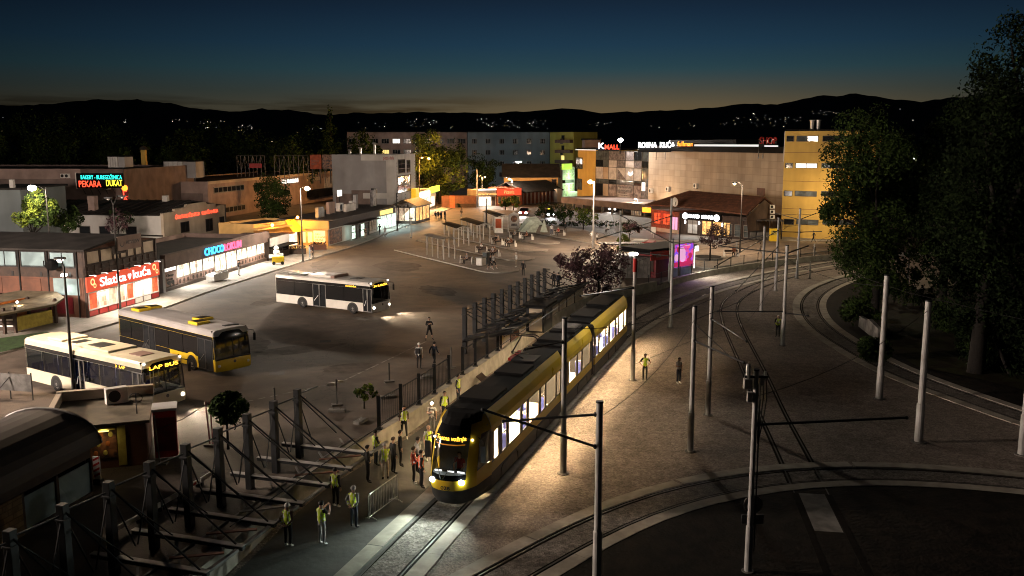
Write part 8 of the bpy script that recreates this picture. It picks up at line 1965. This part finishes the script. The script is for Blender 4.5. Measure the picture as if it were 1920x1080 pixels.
for i, (u, v, items, m_, lab) in enumerate(((948, 392, [(948, 378, 9), (942, 382, 6), (955, 382, 6)], ['leaf_mid', 'leaf_light'], 'small bright green street tree, left of the pair before the red sign'), (963, 393, [(963, 377, 10), (970, 382, 7), (958, 374, 6)], ['leaf_mid', 'leaf_light'], 'small bright green street tree, right of the pair before the red sign'), (1022, 414, [(1010, 392, 13), (1025, 390, 14), (1040, 394, 12)], DK, 'dark umbrella shaped tree left of the clipped green one'), (1057, 420, [(1050, 400, 14), (1062, 398, 14), (1072, 404, 10)], DK, 'dark low street tree behind the sand square'), (1094, 430, [(1085, 402, 13), (1100, 398, 14), (1112, 404, 11), (1094, 410, 13)], ['leaf_mid', 'leaf_light'], 'flat topped green tree beside the brilliant pale lamp'), (1180, 458, [(1176, 428, 8), (1188, 424, 8), (1196, 430, 6)], ['leaf_dark', 'leaf_maroon'], 'thin sparse dark tree in the street before the slats'), (1168, 476, [(1168, 450, 11), (1174, 458, 9), (1164, 462, 8)], ['leaf_light'], 'small lime green lit tree left of the kiosk'), (866, 394, [(860, 386, 4)], DK, 'tiny shrub at the far low hut'))):
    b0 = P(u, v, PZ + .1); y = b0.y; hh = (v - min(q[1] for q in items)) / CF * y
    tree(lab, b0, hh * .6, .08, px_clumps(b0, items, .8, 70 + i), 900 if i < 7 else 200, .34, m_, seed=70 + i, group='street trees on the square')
# hedge strip behind the sand square
q = thing('clipped_hedge', 'long low dark hedge behind the sand square', 'hedge', P(1140, 424, PZ + .1), 0); V, F, MI = leaf_cloud([((x, 0, .5), (1.3, .6, .6), 0) for x in range(-14, 6, 2)], 2600, .26, 81); me = bpy.data.meshes.new('crown'); me.from_pydata(V, [], F); me.materials.append(M('leaf_dark')); o = bpy.data.objects.new('crown', me); COL.objects.link(o); o.parent = q
# lamp lit trees
b0 = PD(63, 440, 106); b0.z = SZ
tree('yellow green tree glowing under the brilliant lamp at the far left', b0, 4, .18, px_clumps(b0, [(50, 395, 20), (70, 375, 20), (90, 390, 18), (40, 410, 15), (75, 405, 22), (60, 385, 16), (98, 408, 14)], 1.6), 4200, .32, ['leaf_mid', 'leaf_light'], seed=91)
b0 = PD(120, 440, 110); b0.z = SZ
tree('darker tree just right of the glowing yellow green one', b0, 3.2, .16, px_clumps(b0, [(112, 408, 16), (128, 402, 18), (142, 412, 14), (125, 420, 16)], 1.4), 2600, .32, DK, seed=92)
b0 = PD(222, 440, 112); b0.z = SZ
tree('thin bare looking tree against the white grill house wall', b0, 4.2, .1, px_clumps(b0, [(215, 405, 15), (228, 418, 17), (238, 410, 12), (212, 425, 13)], 1.0), 900, .30, ['leaf_dark', 'leaf_maroon'], seed=93)
b0 = PD(512, 420, 150); b0.z = SZ
tree('dark round tree before the long pink block', b0, 4.5, .2, px_clumps(b0, [(500, 345, 22), (520, 350, 24), (495, 368, 24), (522, 378, 26), (505, 392, 22), (535, 388, 14)], 1.8), 4200, .4, DK, seed=94)
b0 = PD(825, 392, 218); b0.z = PZ
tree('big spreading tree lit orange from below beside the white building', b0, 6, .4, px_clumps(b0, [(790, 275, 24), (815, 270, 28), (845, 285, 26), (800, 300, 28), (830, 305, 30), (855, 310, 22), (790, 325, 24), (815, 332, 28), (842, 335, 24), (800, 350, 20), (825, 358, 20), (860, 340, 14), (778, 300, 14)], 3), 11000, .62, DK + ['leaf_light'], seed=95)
b0 = PD(905, 385, 236); b0.z = PZ
tree('dark tree in front of the blue grey flats', b0, 5, .3, px_clumps(b0, [(892, 305, 18), (905, 325, 22), (925, 318, 18), (885, 335, 20), (915, 340, 20)], 2), 2600, .6, DK, seed=96)
BG = [(-40, 262, 46), (20, 262, 44), (62, 232, 40), (105, 240, 40), (150, 250, 42), (195, 255, 40), (245, 265, 34), (350, 270, 40), (395, 258, 44), (445, 265, 40), (490, 268, 34), (550, 275, 34), (600, 262, 40), (640, 270, 32), (685, 262, 26), (230, 290, 22), (300, 280, 34), (320, 300, 26)]
for i, (u, v, r_) in enumerate(BG):
    y = 215 + (i * 37) % 50; b0 = PD(u, 320, y); b0.z = PZ - .3; top = PD(u, v - r_ * .7, y).z - b0.z
    h_ = r_ / CF * y
    tree('dark treetop in the unlit belt behind the left roofs', b0, top * .4, .35, [((0, 0, top * .72), (h_, h_ * .8, top * .28), 0), ((h_ * .6, 1, top * .55), (h_ * .7, h_ * .7, top * .25), .1), ((-h_ * .6, -1, top * .6), (h_ * .7, h_ * .7, top * .25), -.1), ((0, 0, top * .35), (h_ * .9, h_ * .8, top * .3), .1)], 2600, .75, DK, seed=100 + i, group='dark trees behind the left roofs')
b0 = PD(622, 320, 240); b0.z = PZ; tp_ = PD(622, 196, 240).z - b0.z
tree('tall pointed dark spruce rising over the white corner building', b0, tp_ * .9, .3, [((0, 0, tp_ * (.25 + .11 * k)), (4.6 - .66 * k, 4.6 - .66 * k, 2.6), 0) for k in range(7)], 3600, .7, DK, 'spruce', 130, limbs=False)
b0 = PD(266, 330, 190); b0.z = PZ
q = thing('lit_far_house', 'small yellow lit house end peeping through the dark trees', 'house', PD(266, 320, 188), 0); z1_ = PD(266, 281, 188).z - PD(266, 320, 188).z; b = MB(); b.box(0, .9, 0, .9, -6, z1_); b.build('wall', 'e_win_yellow' if False else 'pla_yellow', q); b = MB(); b.prism([(-.3, z1_), (.5, z1_ + .8), (1.3, z1_)], -.3, 1.2); b.build('roof', 'roof_dark', q); light('POINT', (.5, -2.5, z1_ * .6), 6, (1, .75, .35), q, .2)
# ---------------------------------------------------------------- sky, camera, output
W = bpy.data.worlds.new("World"); SC.world = W; W.use_nodes = True
nt = W.node_tree; N = nt.nodes; L = nt.links; N.clear()
wo = N.new('ShaderNodeOutputWorld'); bg = N.new('ShaderNodeBackground'); L.new(bg.outputs[0], wo.inputs[0])
tc = N.new('ShaderNodeTexCoord'); sep = N.new('ShaderNodeSeparateXYZ'); L.new(tc.outputs['Generated'], sep.inputs[0])
cr = N.new('ShaderNodeValToRGB'); e = cr.color_ramp.elements
mr = N.new('ShaderNodeMapRange'); mr.inputs[1].default_value = 0; mr.inputs[2].default_value = .32; L.new(sep.outputs[2], mr.inputs[0])
stops = [(0, (.075, .058, .032)), (.12, (.055, .052, .036)), (.17, (.034, .046, .042)), (.24, (.017, .047, .060)), (.32, (.0095, .033, .060)), (.42, (.006, .019, .040)), (.52, (.004, .0085, .018)), (.62, (.003, .0045, .008)), (1, (.0022, .0032, .0058))]
e[0].position, e[0].color = stops[0][0], (*stops[0][1], 1); e[1].position, e[1].color = 1, (*stops[-1][1], 1)
for p_, c_ in stops[1:-1]:
    q = e.new(p_); q.color = (*c_, 1)
L.new(mr.outputs[0], cr.inputs[0])
az = N.new('ShaderNodeMath'); az.operation = 'ARCTAN2'; L.new(sep.outputs[0], az.inputs[0]); L.new(sep.outputs[1], az.inputs[1])
def mnode(op, a, b=None):
    n = N.new('ShaderNodeMath'); n.operation = op
    for i, x in enumerate((a, b)):
        if x is None: continue
        if hasattr(x, 'links'): L.new(x, n.inputs[i])
        else: n.inputs[i].default_value = x
    return n.outputs[0]
d = mnode('ABSOLUTE', mnode('SUBTRACT', az.outputs[0], .09))
fr = N.new('ShaderNodeMapRange'); fr.interpolation_type = 'SMOOTHSTEP'; fr.inputs[1].default_value = 0; fr.inputs[2].default_value = .85; fr.inputs[3].default_value = 1.0; fr.inputs[4].default_value = .22
L.new(d, fr.inputs[0])
mul = N.new('ShaderNodeVectorMath'); mul.operation = 'SCALE'; L.new(cr.outputs[0], mul.inputs[0])
# low cloud bank over the hills
mp = N.new('ShaderNodeMapping'); mp.inputs['Scale'].default_value = (5, 5, 60); L.new(tc.outputs['Generated'], mp.inputs[0])
nz = N.new('ShaderNodeTexNoise'); nz.inputs['Scale'].default_value = 1.6; nz.inputs['Detail'].default_value = 6; L.new(mp.outputs[0], nz.inputs[0])
hb = N.new('ShaderNodeMapRange'); hb.inputs[1].default_value = .052; hb.inputs[2].default_value = .036; L.new(sep.outputs[2], hb.inputs[0])
ab = N.new('ShaderNodeMapRange'); ab.inputs[1].default_value = .04; ab.inputs[2].default_value = -.05; L.new(az.outputs[0], ab.inputs[0])
cm = N.new('ShaderNodeMapRange'); cm.inputs[1].default_value = .42; cm.inputs[2].default_value = .58; L.new(nz.outputs[0], cm.inputs[0])
cl = mnode('MULTIPLY', mnode('MULTIPLY', hb.outputs[0], ab.outputs[0]), cm.outputs[0])
L.new(mnode('MULTIPLY', fr.outputs[0], mnode('SUBTRACT', 1.0, mnode('MULTIPLY', cl, .72))), mul.inputs[3])
sky = N.new('ShaderNodeTexSky'); sky.sky_type = 'NISHITA'; sky.sun_disc = False; sky.sun_elevation = R(-6); sky.sun_rotation = R(8); sky.altitude = 500
s2 = N.new('ShaderNodeVectorMath'); s2.operation = 'SCALE'; s2.inputs[3].default_value = .05; L.new(sky.outputs[0], s2.inputs[0])
ad = N.new('ShaderNodeVectorMath'); ad.operation = 'ADD'; L.new(mul.outputs[0], ad.inputs[0]); L.new(s2.outputs[0], ad.inputs[1])
gl_ = N.new('ShaderNodeMapRange'); gl_.interpolation_type = 'SMOOTHSTEP'; gl_.inputs[1].default_value = .085; gl_.inputs[2].default_value = .02; L.new(sep.outputs[2], gl_.inputs[0])
ga = N.new('ShaderNodeMapRange'); ga.interpolation_type = 'SMOOTHSTEP'; ga.inputs[1].default_value = .42; ga.inputs[2].default_value = 0; L.new(mnode('ABSOLUTE', mnode('SUBTRACT', az.outputs[0], .13)), ga.inputs[0])
gc = N.new('ShaderNodeVectorMath'); gc.operation = 'SCALE'; gc.inputs[0].default_value = (.060, .032, .008); L.new(mnode('MULTIPLY', gl_.outputs[0], ga.outputs[0]), gc.inputs[3])
a2 = N.new('ShaderNodeVectorMath'); a2.operation = 'ADD'; L.new(ad.outputs[0], a2.inputs[0]); L.new(gc.outputs[0], a2.inputs[1])
L.new(a2.outputs[0], bg.inputs[0]); bg.inputs[1].default_value = 1.0
cam = bpy.data.cameras.new('camera'); co = bpy.data.objects.new('camera', cam); COL.objects.link(co)
co.location = (0, 0, CH); co.rotation_euler = (math.pi / 2 - CP, 0, 0)
cam.sensor_width = 36; cam.lens = CF / 1920 * 36; cam.clip_end = 20000; cam.clip_start = .3
SC.camera = co
SC.render.engine = 'CYCLES'
SC.cycles.use_denoising = True; SC.cycles.filter_width = 1.05
SC.cycles.max_bounces = 5; SC.cycles.diffuse_bounces = 2; SC.cycles.glossy_bounces = 2; SC.cycles.transmission_bounces = 3; SC.cycles.transparent_max_bounces = 12
SC.cycles.sample_clamp_indirect = 4; SC.cycles.caustics_reflective = False; SC.cycles.caustics_refractive = False
SC.view_settings.view_transform = 'Standard'; SC.view_settings.look = 'None'; SC.view_settings.exposure = 0.15; SC.view_settings.gamma = 1
bpy.context.view_layer.update()
